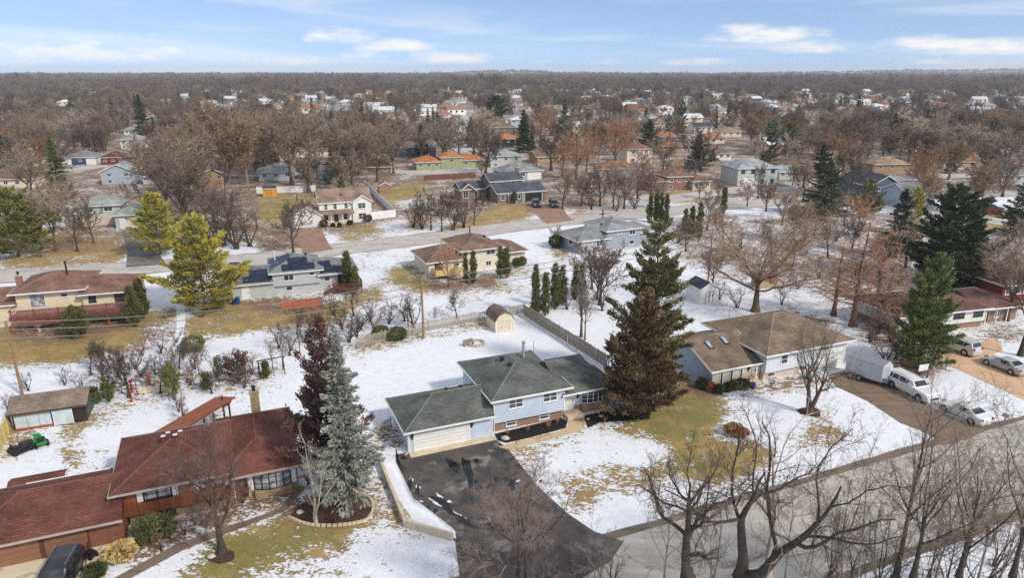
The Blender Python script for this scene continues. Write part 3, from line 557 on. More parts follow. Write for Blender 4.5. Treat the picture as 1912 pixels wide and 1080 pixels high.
sheet('damp_driveway', [(228, 431), (272, 429), (285, 455), (310, 494), (235, 500), (238, 470)], .022, ASPH2, 'damp asphalt drive of the grey green house')
sheet('paver_driveway', [(980, 384), (1045, 380), (1062, 405), (1072, 412), (1020, 418), (1000, 400)], .022, PAVER, 'reddish paver drive of the brown two-storey house')
sheet('brown_driveway', [(552, 430), (600, 428), (612, 452), (622, 466), (565, 475), (560, 450)], .022, PAVER, 'brown drive of the white two-storey house')
sheet('asphalt_drive', [(1400, 345), (1440, 340), (1560, 365), (1540, 380)], .022, ASPH2, None)
sheet('side_drive', [(-200, 470), (0, 455), (0, 505), (-150, 520)], .022, ASPH2, None)
sheet('asphalt_drive', [(0, 0), (1, 0), (1, 1)], -50, ASPH2, None) if False else None
sheet('snow_path', [(330, 560), (346, 560), (346, 600), (338, 650), (322, 655), (330, 610)], .02, SNOW, 'snow filled footpath between the two yards')
# ---------------------------------------------------------------- houses
class House:
    def __init__(s, name, label, org, ang, cat='house', group=None):
        s.o = Vector((org[0], org[1], 0)); s.a = R(ang); s.root = empty(name, s.o, s.a, label, cat, group)
    def wall(s, u0, u1, v0, v1, z0, z1, mat, name='wall'):
        MB().box(u0, u1, v0, v1, z0, z1).build(name, mat, s.root); return (u0, u1, v0, v1, z0, z1)
    def hip(s, u0, u1, v0, v1, z, pitch, mat, oh=.45, ends='hh', trim=None, axis=None, cap=None, name='roof', capw=.06, skip=''):
        """ends: left/right (or front/back) end of the ridge: h hipped, g plain end"""
        u0 -= oh if not (axis != 'v' and ends[0] == 'x') else 0; u1 += oh if not (axis != 'v' and ends[1] == 'x') else 0; v0 -= oh; v1 += oh
        w, d = u1 - u0, v1 - v0; ax = axis or ('u' if w >= d else 'v')
        half = (d if ax == 'u' else w) / 2; rise = half * pitch; zt = z + rise
        ln = w if ax == 'u' else d
        i0 = half if ends[0] == 'h' else 0; i1 = half if ends[1] == 'h' else 0
        if i0 + i1 > ln - .3: k = (ln - .3) / (i0 + i1); i0 *= k; i1 *= k
        if ax == 'u': A = (u0 + i0, (v0 + v1) / 2, zt); B = (u1 - i1, (v0 + v1) / 2, zt)
        else: A = ((u0 + u1) / 2, v0 + i0, zt); B = ((u0 + u1) / 2, v1 - i1, zt)
        c = [(u0, v0, z), (u1, v0, z), (u1, v1, z), (u0, v1, z)]; t = .16
        mb = MB(); dn = lambda p: (p[0], p[1], p[2] - t)
        if ax == 'u': fs = [(c[0], c[1], B, A), (c[1], c[2], B), (c[2], c[3], A, B), (c[3], c[0], A)]
        else: fs = [(c[0], c[1], A), (c[1], c[2], B, A), (c[2], c[3], B), (c[3], c[0], A, B)]
        for f in fs: mb.poly(*f)
        mb.poly(*[dn(p) for p in c[::-1]])
        ro = mb.build(name, mat, s.root)
        f = MB(); th = .05; zb = z - .165; z1 = z + .01
        f.box(u0 - th, u1 + th, v0 - th, v0, zb, z1); f.box(u0 - th, u1 + th, v1, v1 + th, zb, z1)
        if not (ax == 'u' and ends[0] != 'h') and 'l' not in skip: f.box(u0 - th, u0, v0, v1, zb, z1)
        if not (ax == 'u' and ends[1] != 'h') and 'r' not in skip: f.box(u1, u1 + th, v0, v1, zb, z1)
        f.build('gutter', trim or WHITE, s.root)
        if cap:
            k = MB(); r = capw; z_ = lambda p: (p[0], p[1], p[2] - r * .35)
            k.tube([z_(A), z_(B)], r, 5)
            if ax == 'u':
                if ends[0] == 'h': k.tube([z_(c[0]), z_(A)], r, 5); k.tube([z_(c[3]), z_(A)], r, 5)
                if ends[1] == 'h': k.tube([z_(c[1]), z_(B)], r, 5); k.tube([z_(c[2]), z_(B)], r, 5)
            else:
                if ends[0] == 'h': k.tube([z_(c[0]), z_(A)], r, 5); k.tube([z_(c[1]), z_(A)], r, 5)
                if ends[1] == 'h': k.tube([z_(c[2]), z_(B)], r, 5); k.tube([z_(c[3]), z_(B)], r, 5)
            k.build('ridge_cap', cap, ro)
        return ro
    def gable(s, u0, u1, v0, v1, z, pitch, mat, wallmat, axis='u', oh=.4, trim=None, z0=None, name='roof', peak=.5):
        """ridge runs along axis; triangular end walls; peak: place of the ridge across the span"""
        if axis == 'v':      # swap so that code below always has the ridge along x
            sw = lambda p: (p[1], p[0], p[2]); a0, a1, b0, b1 = v0, v1, u0, u1
        else: sw = lambda p: p; a0, a1, b0, b1 = u0, u1, v0, v1
        bm_ = b0 + (b1 - b0) * peak; zt = z + (bm_ - b0) * pitch
        p2 = (zt - z) / (b1 - bm_)
        t = .14; e0, e1 = b0 - oh, b1 + oh; ze0, ze1 = z - oh * pitch, z - oh * p2; x0, x1 = a0 - oh, a1 + oh
        mb = MB(); top = .1
        P = [(x0, e0, ze0 + top), (x1, e0, ze0 + top), (x1, bm_, zt + top), (x0, bm_, zt + top), (x0, e1, ze1 + top), (x1, e1, ze1 + top)]
        Q = [(p[0], p[1], p[2] - t) for p in P]
        V = [sw(p) for p in P + Q]
        F = [(0, 1, 2, 3), (3, 2, 5, 4), (7, 6, 9, 8), (8, 9, 10, 11)]
        mb.add(V, F); ro = mb.build(name, mat, s.root)
        f = MB(); th = .04                                   # rake boards and gutters
        for x in (x0, x1 - th * 0):
            xa, xb = (x - th, x) if x == x0 else (x, x + th)
            for (ya, za), (yb, zb) in (((e0, ze0), (bm_, zt)), ((bm_, zt), (e1, ze1))):
                q = [(xa, ya, za + top + .01), (xb, ya, za + top + .01), (xb, yb, zb + top + .01), (xa, yb, zb + top + .01)]; q2 = [(a_, b_, c_ - .22) for a_, b_, c_ in q]
                f.add([sw(k) for k in q + q2], [(0, 1, 2, 3), (7, 6, 5, 4), (0, 4, 5, 1), (1, 5, 6, 2), (2, 6, 7, 3), (3, 7, 4, 0)])
        for y, zz, d_ in ((e0, ze0, -1), (e1, ze1, 1)):
            ya, yb = sorted((y, y + d_ * .07)); q = [(x0 - th, ya, zz - .1), (x1 + th, ya, zz - .1), (x1 + th, yb, zz - .1), (x0 - th, yb, zz - .1)]
            f.add([sw(k) for k in q] + [sw((a_, b_, zz + .1)) for a_, b_, _ in q], [(0, 3, 2, 1), (4, 5, 6, 7), (0, 1, 5, 4), (1, 2, 6, 5), (2, 3, 7, 6), (3, 0, 4, 7)])
        f.build('fascia', trim or WHITE, s.root)
        g = MB()
        for x in (a0, a1):
            g.add([sw((x, b0, z - .001)), sw((x, b1, z - .001)), sw((x, bm_, zt))], [(0, 1, 2)])
        g.build('gable_wall', wallmat, s.root)
        return ro
    def fr(s, blk, face):
        u0, u1, v0, v1 = blk[:4]
        return {'f': ((u0, v0), (1, 0), (0, -1)), 'b': ((u1, v1), (-1, 0), (0, 1)), 'l': ((u0, v1), (0, -1), (-1, 0)), 'r': ((u1, v0), (0, 1), (1, 0))}[face]
    def fbox(s, mb, fr, s0, s1, z0, z1, o0, o1):
        (ou, ov), (du, dv), (nu, nv) = fr
        pt = lambda a, o, z: (ou + du * a + nu * o, ov + dv * a + nv * o, z)
        return mb.add([pt(s0, o1, z0), pt(s1, o1, z0), pt(s1, o0, z0), pt(s0, o0, z0), pt(s0, o1, z1), pt(s1, o1, z1), pt(s1, o0, z1), pt(s0, o0, z1)],
                      [(0, 3, 2, 1), (4, 5, 6, 7), (0, 1, 5, 4), (1, 2, 6, 5), (2, 3, 7, 6), (3, 0, 4, 7)])
    def window(s, blk, face, a, z, w, h, nx=2, ny=1, frame=None, pane=None, shutters=None, bar=.08, sill=True, out=.06):
        fr = s.fr(blk, face); m = MB(); B = lambda *q: s.fbox(m, fr, *q)
        B(a, a + w, z + h - bar, z + h, -.02, out); B(a, a + w, z, z + bar, -.02, out); B(a, a + bar, z + bar, z + h - bar, -.02, out); B(a + w - bar, a + w, z + bar, z + h - bar, -.02, out)
        for i in range(1, nx): x = a + w * i / nx; B(x - bar * .35, x + bar * .35, z + bar, z + h - bar, -.02, out - .012)
        for j in range(1, ny): y = z + h * j / ny; B(a + bar, a + w - bar, y - bar * .3, y + bar * .3, -.02, out - .02)
        if sill: B(a - .06, a + w + .06, z - .06, z, -.02, out + .04)
        wi = m.build('window', frame or WHITE, s.root)
        g = MB()
        for i in range(nx): s.fbox(g, fr, a + w * i / nx + bar * .2, a + w * (i + 1) / nx - bar * .2, z + bar * .5, z + h - bar * .5, -.02, .012)
        g.build('pane', pane or GLASS, wi)
        if shutters:
            for q in (a - .42, a + w + .04):
                k = MB(); s.fbox(k, fr, q, q + .38, z - .03, z + h + .03, -.02, .035); k.build('shutter', shutters, s.root)
        return wi
    def door(s, blk, face, a, z, w=.95, h=2.05, mat=None, frame=None, knob=True, panes=0):
        fr = s.fr(blk, face); m = MB(); B = lambda *q: s.fbox(m, fr, *q)
        B(a - .09, a, z, z + h + .09, -.02, .05); B(a + w, a + w + .09, z, z + h + .09, -.02, .05); B(a, a + w, z + h, z + h + .09, -.02, .05)
        d = MB(); s.fbox(d, fr, a, a + w, z, z + h, -.02, .025); do = d.build('door', mat or WHITE, s.root)
        m.build('door_frame', frame or WHITE, do)
        if knob: k = MB(); s.fbox(k, fr, a + w - .15, a + w - .08, z + .85, z + 1.15, .02, .07); k.build('door_handle', DARK, do)
        if panes: k = MB(); s.fbox(k, fr, a + w * .25, a + w * .75, z + h * .35, z + h * .9, .02, .034); k.build('pane', GLASSP, do)
        return do
    def garage(s, blk, face, a, w, h=2.15, mat=None, rows=4, frame=None, windows=None):
        fr = s.fr(blk, face); root = None
        f = MB(); s.fbox(f, fr, a - .12, a, 0, h + .12, -.02, .05); s.fbox(f, fr, a + w, a + w + .12, 0, h + .12, -.02, .05); s.fbox(f, fr, a, a + w, h, h + .12, -.02, .05)
        root = f.build('garage_door', frame or WHITE, s.root)
        for i in range(rows):
            p = MB(); s.fbox(p, fr, a, a + w, h * i / rows + .012, h * (i + 1) / rows - .012, -.02, .022)
            p.build('panel', mat or WHITE, root)
        bk = MB(); s.fbox(bk, fr, a, a + w, 0, h, -.02, .006); bk.build('joint', DARK, root)
        if windows:
            for i in range(windows): k = MB(); x = a + w * (i + .18) / windows; s.fbox(k, fr, x, x + w / windows * .64, h * .8, h * .94, 0, .03); k.build('pane', GLASS, root)
        return root
    def vent(s, u, v, z, mat=None, name='roof_vent', sz=.32):
        MB().box(u - sz / 2, u + sz / 2, v - sz / 2, v + sz / 2, z - .1, z + .2).box(u - sz * .62, u + sz * .62, v - sz * .62, v + sz * .62, z + .2, z + .26).build(name, mat or DARK, s.root)
    def flue(s, u, v, z0, z1, r=.12, mat=None, name='flue_pipe'):
        MB().tube([(u, v, z0), (u, v, z1)], r, 10).tube([(u, v, z1), (u, v, z1 + .15)], r * 1.5, 10).build(name, mat or PIPE, s.root)
    def chimney(s, u, v, w, d, z0, z1, mat, capm=None):
        c = MB().box(u - w / 2, u + w / 2, v - d / 2, v + d / 2, z0, z1).build('chimney', mat, s.root)
        MB().box(u - w / 2 - .08, u + w / 2 + .08, v - d / 2 - .08, v + d / 2 + .08, z1, z1 + .12).build('chimney_cap', capm or CONCRETE, c)
        MB().lathe([(.14, z1 + .12), (.14, z1 + .45), (.2, z1 + .46), (.2, z1 + .55)], u, v, 10).build('flue', DARK, c)
    def part(s, name, mat, fn, parent=None, smooth=False):
        m = MB(); fn(m); return m.build(name, mat, parent or s.root, smooth)
    def lantern(s, blk, face, a, z):
        fr = s.fr(blk, face); m = MB(); s.fbox(m, fr, a - .09, a + .09, z, z + .3, 0, .2); s.fbox(m, fr, a - .13, a + .13, z + .3, z + .36, 0, .25); s.fbox(m, fr, a - .05, a + .05, z - .2, z, 0, .06)
        m.build('wall_lantern', DARK, s.root)

# ---- blue house in the middle of the picture
RF_MAIN = shingle('shingle_green_grey', srgb(102, 105, 100)); CAP_MAIN = M('ridge_shingle', srgb(124, 128, 122), .9, .15, 3)
SID_BLUE = siding('siding_pale_blue', srgb(192, 204, 219)); BRK_TAN = brick('brick_brown', srgb(150, 105, 82), srgb(110, 76, 64), srgb(165, 145, 125))
h = House('split_level_house', 'pale blue split level house with green grey hip roofs and white garage door', G0, 22.5)
g = h.wall(0, 7.9, 0, 6.3, 0, 2.2, SID_BLUE); h.hip(0, 7.95, 0, 6.3, 2.3, .42, RF_MAIN, .55, 'hx', axis='u', cap=CAP_MAIN)
h.garage(g, 'f', .52, 4.88, 2.1, M('garage_white', (.74, .735, .7), .5, .04), 6)
h.lantern(g, 'f', .27, 1.45); h.lantern(g, 'f', 5.85, 1.5)
for q_ in ((-.035, .06, -.035, .06), (7.84, 7.93, -.035, .0), (5.55, 5.68, -.03, 0)): h.part('corner_trim', WHITE, lambda m: m.box(*q_, 0, 2.1))
h.part('downspout', WHITE, lambda m: m.tube([(-.1, -.45, 2.15), (-.12, -.1, 1.9), (-.12, -.1, .15), (-.5, -.35, .06)], .05, 6)); h.part('downspout', WHITE, lambda m: m.tube([(8.02, .2, 3.3), (8.1, .12, 3.0), (8.1, .12, .2)], .05, 6))
lo = h.wall(8.25, 15.6, .65, 9, 0, 1.1, BRK_TAN, 'brick_base'); mw = h.wall(8.15, 15.45, .3, 9.15, 1.0, 3.45, SID_BLUE)
h.hip(8.2, 15.6, .25, 9.2, 3.6, .4, RF_MAIN, .5, 'hh', cap=CAP_MAIN)
h.window(mw, 'f', 1.45, 2.25, 1.5, .95, 2, 2); h.window(mw, 'f', 5.0, 2.25, 1.5, .95, 2, 2)
h.window(lo, 'f', 1.25, .28, 1.05, .7, 1, 2); h.window(lo, 'f', 4.7, .28, 1.05, .7, 1, 2)
h.window(mw, 'l', 6.9, 2.3, 1.2, .9, 2, 2)
for x in (8.12, 15.38): h.part('corner_board', WHITE, lambda m: m.box(x, x + .1, .27, .33, 1.0, 3.42))
ww = h.wall(15.5, 21.0, 1.2, 8.2, 0, 2.55, SID_BLUE, 'wall'); wb = h.wall(16.95, 21.06, 1.14, 6, 0, .75, BRK_TAN, 'brick_base')
h.hip(15.2, 21.0, .55, 8.2, 2.7, .42, RF_MAIN, .45, 'xh', axis='u', cap=CAP_MAIN)
h.door(ww, 'f', .45, .42, 1.0, 2.05)
h.lantern(ww, 'f', 1.85, 1.7)
h.part('front_step', CONCRETE, lambda m: m.box(15.7, 17.5, -.15, 1.17, .03, .36)); h.part('door_mat', M('door_mat', srgb(170, 150, 140), .9, .3, 8), lambda m: m.box(15.95, 16.85, .45, 1.05, .362, .385))
def bow(mf, mg, u0, u1, v, z0, z1):
    n = 5; pts = []
    for i in range(n + 1):
        t = i / n; pts.append((u0 + (u1 - u0) * t, v - .5 * math.sin(math.pi * (.08 + .84 * t)) + .1))
    for i in range(n):
        (xa, ya), (xb, yb) = pts[i], pts[i + 1]
        mg.add([(xa, ya, z0), (xb, yb, z0), (xb, yb, z1), (xa, ya, z1)], [(0, 1, 2, 3)])
        for zz in (z0, z0 + (z1 - z0) / 3, z0 + (z1 - z0) * 2 / 3, z1): mf.tube([(xa, ya - .01, zz), (xb, yb - .01, zz)], .05 if zz in (z0, z1) else .028, 4)
    for i, (x, y) in enumerate(pts): mf.tube([(x, y - .01, z0), (x, y - .01, z1)], .05, 4)
    mf.add([(x, y, z0 - .02) for x, y in pts] + [(u1, v + .1, z0 - .02), (u0, v + .1, z0 - .02)], [tuple(range(n + 3))])
    mf.add([(x, y, z1 + .02) for x, y in pts] + [(u1, v + .1, z1 + .02), (u0, v + .1, z1 + .02)], [tuple(range(n + 3))])
mf, mg = MB(), MB(); bow(mf, mg, 17.75, 20.55, 1.14, .95, 2.3); bw = mf.build('bow_window', WHITE, h.root); mg.build('pane', GLASS, bw)
h.part('brick_sill', BRK_TAN, lambda m: m.box(17.7, 20.6, .82, 1.13, 0, .9))
h.flue(13.6, 6.0, 4.3, 6.2, .13); h.vent(11.2, 3.9, 5.0); h.vent(11.0, 5.4, 5.05); h.vent(4.7, 3.9, 3.46, sz=.25); h.vent(6.2, 4.1, 3.38, sz=.25)
h.part('antenna_mast', PIPE, lambda m: m.tube([(15.9, 8.6, 0), (15.9, 8.6, 5.2)], .03, 6))
heap_ = None
h.part('snow_patch', SNOW, lambda m: m.add([(5.0, 4.75, 3.32), (5.9, 4.65, 3.36), (6.3, 4.95, 3.24), (5.6, 5.2, 3.13), (4.9, 5.1, 3.17)], [(0, 1, 2, 3, 4)]))
h.part('snow_patch', SNOW, lambda m: m.add([(20.9, 5.2, 2.95), (21.25, 5.0, 2.8), (21.35, 6.9, 2.76), (21.1, 7.4, 2.87)], [(0, 1, 2, 3)]))

# ---- red roofed house at lower left
RF_RED = shingle('shingle_dark_red', srgb(110, 70, 61)); CAP_RED = M('ridge_red', srgb(126, 80, 68), .9, .15, 3)
BAT_RED = siding('board_batten_red', srgb(142, 84, 56), .36, True, .7); STONE = brick('field_stone', srgb(165, 140, 108), srgb(115, 92, 72), srgb(150, 130, 108), .38, .17)
DOORBR = M('garage_brown', srgb(136, 96, 74), .7, .12, 1.5)
ORED = un(232, 1003)
h = House('red_roofed_house', 'brown board house with large dark red hip roofs at lower left', ORED, 22.5)
RED = h; GUT = M('gutter_taupe', srgb(168, 156, 146), .6, .1)
g = h.wall(-9.6, .2, -.55, 6.0, 0, 2.05, M('garage_wall_brown', srgb(128, 84, 66), .8, .15, 1.5))
h.hip(-9.6, .25, -.6, 6.0, 2.15, .42, RF_RED, .6, 'hx', axis='u', cap=CAP_RED, trim=GUT)
for a in (2.0, 4.9): h.garage(g, 'f', a, 2.6, 1.95, DOORBR, 4, M('trim_brown', srgb(92, 58, 44), .8, .1))
h.lantern(g, 'f', 4.75, 1.55)
lo = h.wall(.35, 7.4, 1.15, 8.4, 0, 1.1, STONE, 'stone_base'); mw = h.wall(.2, 7.5, .75, 8.5, 1.05, 3.4, BAT_RED)
h.hip(.1, 7.3, .7, 8.4, 3.45, .4, RF_RED, .65, 'hh', cap=CAP_RED, skip='r', trim=GUT)
SHUT = M('shutter_white', (.75, .75, .74), .5, .06)
h.window(mw, 'f', 1.35, 2.15, 1.9, .9, 2, 2, DARK, GLASSP, SHUT); h.window(mw, 'f', 5.2, 2.15, 1.6, .9, 2, 2, DARK, GLASSP, SHUT)
h.window(lo, 'f', 2.1, .3, 1.0, .6, 2, 1, DARK)
for k in range(11):
    x = .45 + .66 * k
    h.part('batten', BAT_RED, lambda m: m.box(x - .025, x + .025, .715, .75, 1.06, 3.25))
ww = h.wall(7.4, 12.5, 1.5, 10.6, 0, 2.55, STONE)
h.hip(7.0, 12.4, 1.1, 10.8, 2.65, .46, RF_RED, .5, 'hh', axis='v', cap=CAP_RED, skip='l', trim=GUT)
mf, mg = MB(), MB(); bow(mf, mg, 9.2, 11.9, 1.45, .75, 2.3); bw = mf.build('bow_window', DARK, h.root); mg.build('pane', GLASSP, bw)
h.part('shutter', SHUT, lambda m: m.box(8.7, 9.1, 1.45, 1.5, .7, 2.35)); h.part('shutter', SHUT, lambda m: m.box(12.0, 12.35, 1.45, 1.5, .7, 2.35))
h.part('brick_sill', STONE, lambda m: m.box(9.15, 11.95, 1.1, 1.49, 0, .72))
h.door(ww, 'f', .35, .3, .95, 2.0, M('door_brown', srgb(80, 50, 40), .6, .1), WHITE)
h.chimney(10.0, 9.3, .75, .75, 2.4, 5.6, M('chimney_cream', srgb(214, 188, 130), .9, .15))
for (u, v, z) in ((3.1, 4.3, 5.1), (3.95, 4.2, 5.1), (3.3, 5.8, 4.6), (4.2, 5.7, 4.6)): h.vent(u, v, z, M('vent_brown', srgb(96, 54, 46), .8, .1), sz=.36); h.part('snow_patch', SNOW, lambda m: m.box(u - .2, u + .12, v - .16, v + .1, z + .262, z + .285))
h.part('fascia_snow', SNOW, lambda m: m.box(-7.0, -.8, 6.62, 6.7, 2.14, 2.2))
h.part('flue_pipe', PIPE, lambda m: m.tube([(6.2, 7.2, 3.6), (6.2, 7.2, 4.9)], .1, 8))
def shed(name, label, c, ang, w, d, hh, pitch, roofm, wallm, axis='u', doors=None, trim=None, cat='shed'):
    s = House(name, label, LW(c, -w / 2, -d / 2, 0, R(ang)), ang, cat); b = s.wall(0, w, 0, d, 0, hh, wallm)
    s.gable(0, w, 0, d, hh, pitch, roofm, wallm, axis, .15, trim); return s, b
s, b = shed('lean_to_shed', 'small low shed with dark red roof behind the red garage', LW(ORED, -6.6, 8.1), 22.5, 3.6, 1.7, 1.5, .3, RF_RED, BAT_RED)

# flat brown patio roof on posts behind the red house
pa_, pb_ = un(318, 800, 3.0), un(404, 750, 3.0); pc_ = (pa_ + pb_) / 2
pr_ = empty('patio_cover', (pc_.x, pc_.y, .55), math.atan2(pb_.y - pa_.y, pb_.x - pa_.x), 'flat brown plank patio roof on posts with lattice behind the red roofed house', 'pergola')
PLK = M('patio_brown', srgb(134, 82, 58), .85, .15, 2)
for k in range(9): MB().box(-3.9, 3.9, -1.2 + k * .27, -1.2 + k * .27 + .255, 2.45 - .05 * k, 2.56 - .05 * k).build('roof_plank', PLK, pr_)
MB().box(-3.3, 3.3, -1.1, -1.0, 2.28, 2.45).box(-3.3, 3.3, .95, 1.05, 1.9, 2.0).build('beam', PLK, pr_)
for x in (-3.1, 0, 3.1):
    for y in (-1.05, 1.0): MB().box(x - .06, x + .06, y - .06, y + .06, -.55, 2.28 if y < 0 else 1.95).build('post', M('post_dark', srgb(70, 52, 44), .9, .1), pr_)
m = MB()
for k in range(16): m.tube([(-3.0 + k * .4, 1.02, .2), (-3.0 + k * .4 + 1.6, 1.02, 2.2)], .02, 3); m.tube([(-1.4 + k * .3, 1.03, .2), (-3.0 + k * .3, 1.03, 2.2)], .02, 3)
m.build('lattice', PLK, pr_)
w_ = empty('wheel_ornament', LW(ORED, 7.2, 14.6), R(30), 'round wooden wagon wheel raised on a post beside the patio roof', 'ornament')
m = MB(); ring = [(math.cos(q) * .7, math.sin(q) * .7, 2.7 + .12 * math.sin(q)) for q in [k * math.pi / 10 for k in range(21)]]; m.tube(ring, .1, 6); m.build('rim', PLK, w_)
m = MB()
for k in range(6): q = k * math.pi / 3; m.tube([(0, 0, 2.7), (.7 * math.cos(q), .7 * math.sin(q), 2.7 + .12 * math.sin(q))], .04, 5)
m.build('spoke', PLK, w_); MB().tube([(0, 0, 0), (0, 0, 3.3)], .09, 8).build('post', M('post_dark', (.05, .04, .035)), w_)

# ---- right neighbour with brown roof and two skylights
RF_BR = shingle('shingle_brown', srgb(128, 112, 96)); CAP_BR = M('ridge_brown', srgb(150, 132, 112), .9, .15, 3)
SID_GREY = siding('siding_blue_grey', srgb(170, 182, 200)); SID_WHT = siding('siding_white', srgb(212, 218, 224)); BRK_PALE = brick('brick_pale', srgb(206, 192, 172), srgb(180, 162, 142), srgb(200, 192, 180))
ORT = un(1327, 727)
h = House('skylight_house', 'split level house with brown roof and two skylights, right of the bronze conifer', ORT, 22.5)
g = h.wall(0, 6.4, 0, 9.4, 0, 2.2, SID_GREY); h.part('brick_front', BRK_PALE, lambda m: m.box(.05, 6.35, -.06, -.002, 0, 2.15)); gf = (0, 6.4, -.06, 9.4)
ro = h.gable(0, 6.6, 0, 9.6, 2.2, .38, RF_BR, SID_GREY, 'u', .35, peak=.5)
for a in (1.0, 2.3, 3.6): h.window(gf, 'f', a, .35, .42, 1.65, 1, 1, WHITE, GLASS)
h.door(gf, 'f', 5.0, .25, .85, 1.9, M('door_wood', srgb(170, 140, 110), .6, .1), WHITE, panes=1); h.lantern(gf, 'f', 4.75, 1.5)
h.part('front_step', CONCRETE, lambda m: m.box(4.7, 6.1, -1.1, -.07, 0, .22))
def skylight(u, v):
    z = 2.2 + v * .38 + .1; dz = 1.15 * .38
    fr_ = h.part('skylight', DARK, lambda m: m.add([(u, v, z + .02), (u + .62, v, z + .02), (u + .62, v + 1.15, z + dz + .02), (u, v + 1.15, z + dz + .02), (u, v, z + .12), (u + .62, v, z + .12), (u + .62, v + 1.15, z + dz + .12), (u, v + 1.15, z + dz + .12)], [(0, 3, 2, 1), (4, 5, 6, 7), (0, 1, 5, 4), (1, 2, 6, 5), (2, 3, 7, 6), (3, 0, 4, 7)]), ro)
    m = MB().add([(u + .07, v + .07, z + .155), (u + .55, v + .07, z + .155), (u + .55, v + 1.08, z + dz + .1), (u + .07, v + 1.08, z + dz + .1)], [(0, 1, 2, 3)])
    m.build('pane', glass('skylight_glass', (.25, .3, .34), .08), ro)
skylight(1.6, 2.6); skylight(3.9, 2.9)
lo = h.wall(6.6, 13.5, -.45, 8.5, 0, 1.05, BRK_PALE, 'brick_base'); mw = h.wall(6.5, 18.0, -.8, 8.6, 1.0, 3.3, SID_WHT); lo2 = h.wall(13.5, 17.9, -.7, 8.4, 0, 1.0, SID_WHT)
h.hip(6.4, 18.0, -.9, 9.2, 3.4, .4, RF_BR, .6, 'hh', cap=CAP_BR)
h.window(mw, 'f', 2.0, 1.75, .95, 1.1, 1, 2); h.window(mw, 'f', 7.3, 2.2, 1.6, .7, 1, 1); h.window(lo, 'f', .5, .3, 1.1, .5, 1, 1); h.window(lo, 'f', 5.0, .3, 1.1, .5, 1, 1); h.window(mw, 'l', 1.2, 2.2, 1.3, .8, 1, 1)
h.garage((6.5, 18, -.8, 8), 'f', 7.6, 3.6, 2.4, WHITE, 5)
h.part('antenna_mast', PIPE, lambda m: m.tube([(1.2, 9.8, 0), (1.2, 9.8, 4.4)], .04, 6))
# satellite dish on the roof edge
m = MB(); m.lathe([(.02, .12), (.25, .06), (.42, 0), (.45, -.06), (.43, -.06), (.24, 0), (.02, .06)], 0, 0, 14)
dish = h.part('satellite_dish', M('dish_grey', (.55, .55, .56), .4, .06), lambda q: q.add([(9.3 + x, 9.0 + z * 1.0 * -1, 5.6 + y) for x, y, z in m.v], m.f))
h.part('dish_mast', PIPE, lambda m: m.tube([(9.3, 9.05, 3.8), (9.3, 9.05, 5.5)], .05, 6))

# ---- beige house with red deck at left
RF_RB = shingle('shingle_red_brown', srgb(132, 100, 88)); CAP_RB = M('ridge_rb', srgb(150, 118, 104), .9, .1)
BEIGE = siding('siding_beige', srgb(220, 206, 174), .22); DECK = M('deck_red', srgb(118, 64, 58), .8, .2, 2.5); DECK2 = M('deck_orange', srgb(150, 82, 64), .8, .2, 2.5)
OBE = un(30, 616); DECKF = M('deck_floor', srgb(148, 112, 106), .85, .2, 2.5)
h = House('beige_deck_house', 'beige house with red brown roof and a raised red deck at left', OBE, 17)
l = h.wall(-9, .3, 1.5, 8.5, 0, 3.0, BEIGE); h.hip(-9, .3, 1.5, 8.5, 3.1, .38, RF_RB, .4, 'hx', axis='u', cap=CAP_RB)
mw = h.wall(.2, 8.0, 1.4, 9.5, 0, 4.5, BEIGE); h.hip(.2, 8.0, 1.3, 9.6, 4.6, .36, RF_RB, .6, 'hh', cap=CAP_RB)
rw = h.wall(8.0, 14.2, 1.0, 8.5, 0, 3.75, BEIGE); h.hip(7.6, 14.0, .9, 8.5, 3.9, .36, RF_RB, .55, 'xh', axis='u', cap=CAP_RB)
h.door(mw, 'f', 1.6, 2.45, 1.7, 1.85, GLASSP, WHITE, False); h.window(mw, 'f', 5.2, 3.5, .9, .6, 1, 1); h.window(rw, 'f', .7, 2.6, .9, .9, 1, 1, DARK); h.door(rw, 'f', 3.9, 2.3, 1.1, 1.4, GLASS, DECK, False)
h.window(rw, 'f', 5.2, 2.2, .5, 1.5, 1, 1); h.window(mw, 'f', 3, .5, 1.8, 1.5, 2, 1, DARK); h.door(mw, 'f', 5.6, .05, 1.6, 1.95, GLASS, WHITE, False)
h.flue(5.6, 5.0, 5.2, 7.4, .12, DARK); h.chimney(-.2, 5.0, .7, .6, 4, 6.0, brick('brick_red', srgb(150, 90, 76), srgb(120, 70, 60), srgb(150, 130, 120)))
h.part('skylight', GLASSP, lambda m: m.add([(9.4, 1.5, 4.2), (10.1, 1.5, 4.2), (10.1, 2.2, 4.46), (9.4, 2.2, 4.46)], [(0, 1, 2, 3)]))
dk = empty('deck', LW(OBE, 0, 0, 0, R(17)), R(17), 'red painted raised wooden deck with railing on the back of the beige house', 'deck')
for k in range(15): MB().box(.3, 14.6, -2.0 + k * .2, -2.0 + k * .2 + .18, 2.12, 2.2).build('board', DECKF, dk) if k < 15 else 0
MB().box(.3, 14.6, -2.06, -2.0, 1.75, 2.19).box(.24, .3, -2.06, 1.0, 1.75, 2.19).box(14.6, 14.66, -2.06, 1, 1.75, 2.19).build('rim_board', DECK, dk)
MB().box(.25, 14.65, -2.04, -1.96, 3.05, 3.13).box(.25, 14.65, -2.03, -1.97, 2.3, 2.36).box(.25, .33, -2, 1, 3.05, 3.13).build('rail', DECK, dk)
m = MB()
for k in range(72): m.box(.35 + k * .2, .39 + k * .2, -2.02, -1.98, 2.36, 3.05)
m.build('baluster', DECK, dk)['kind'] = 'stuff'
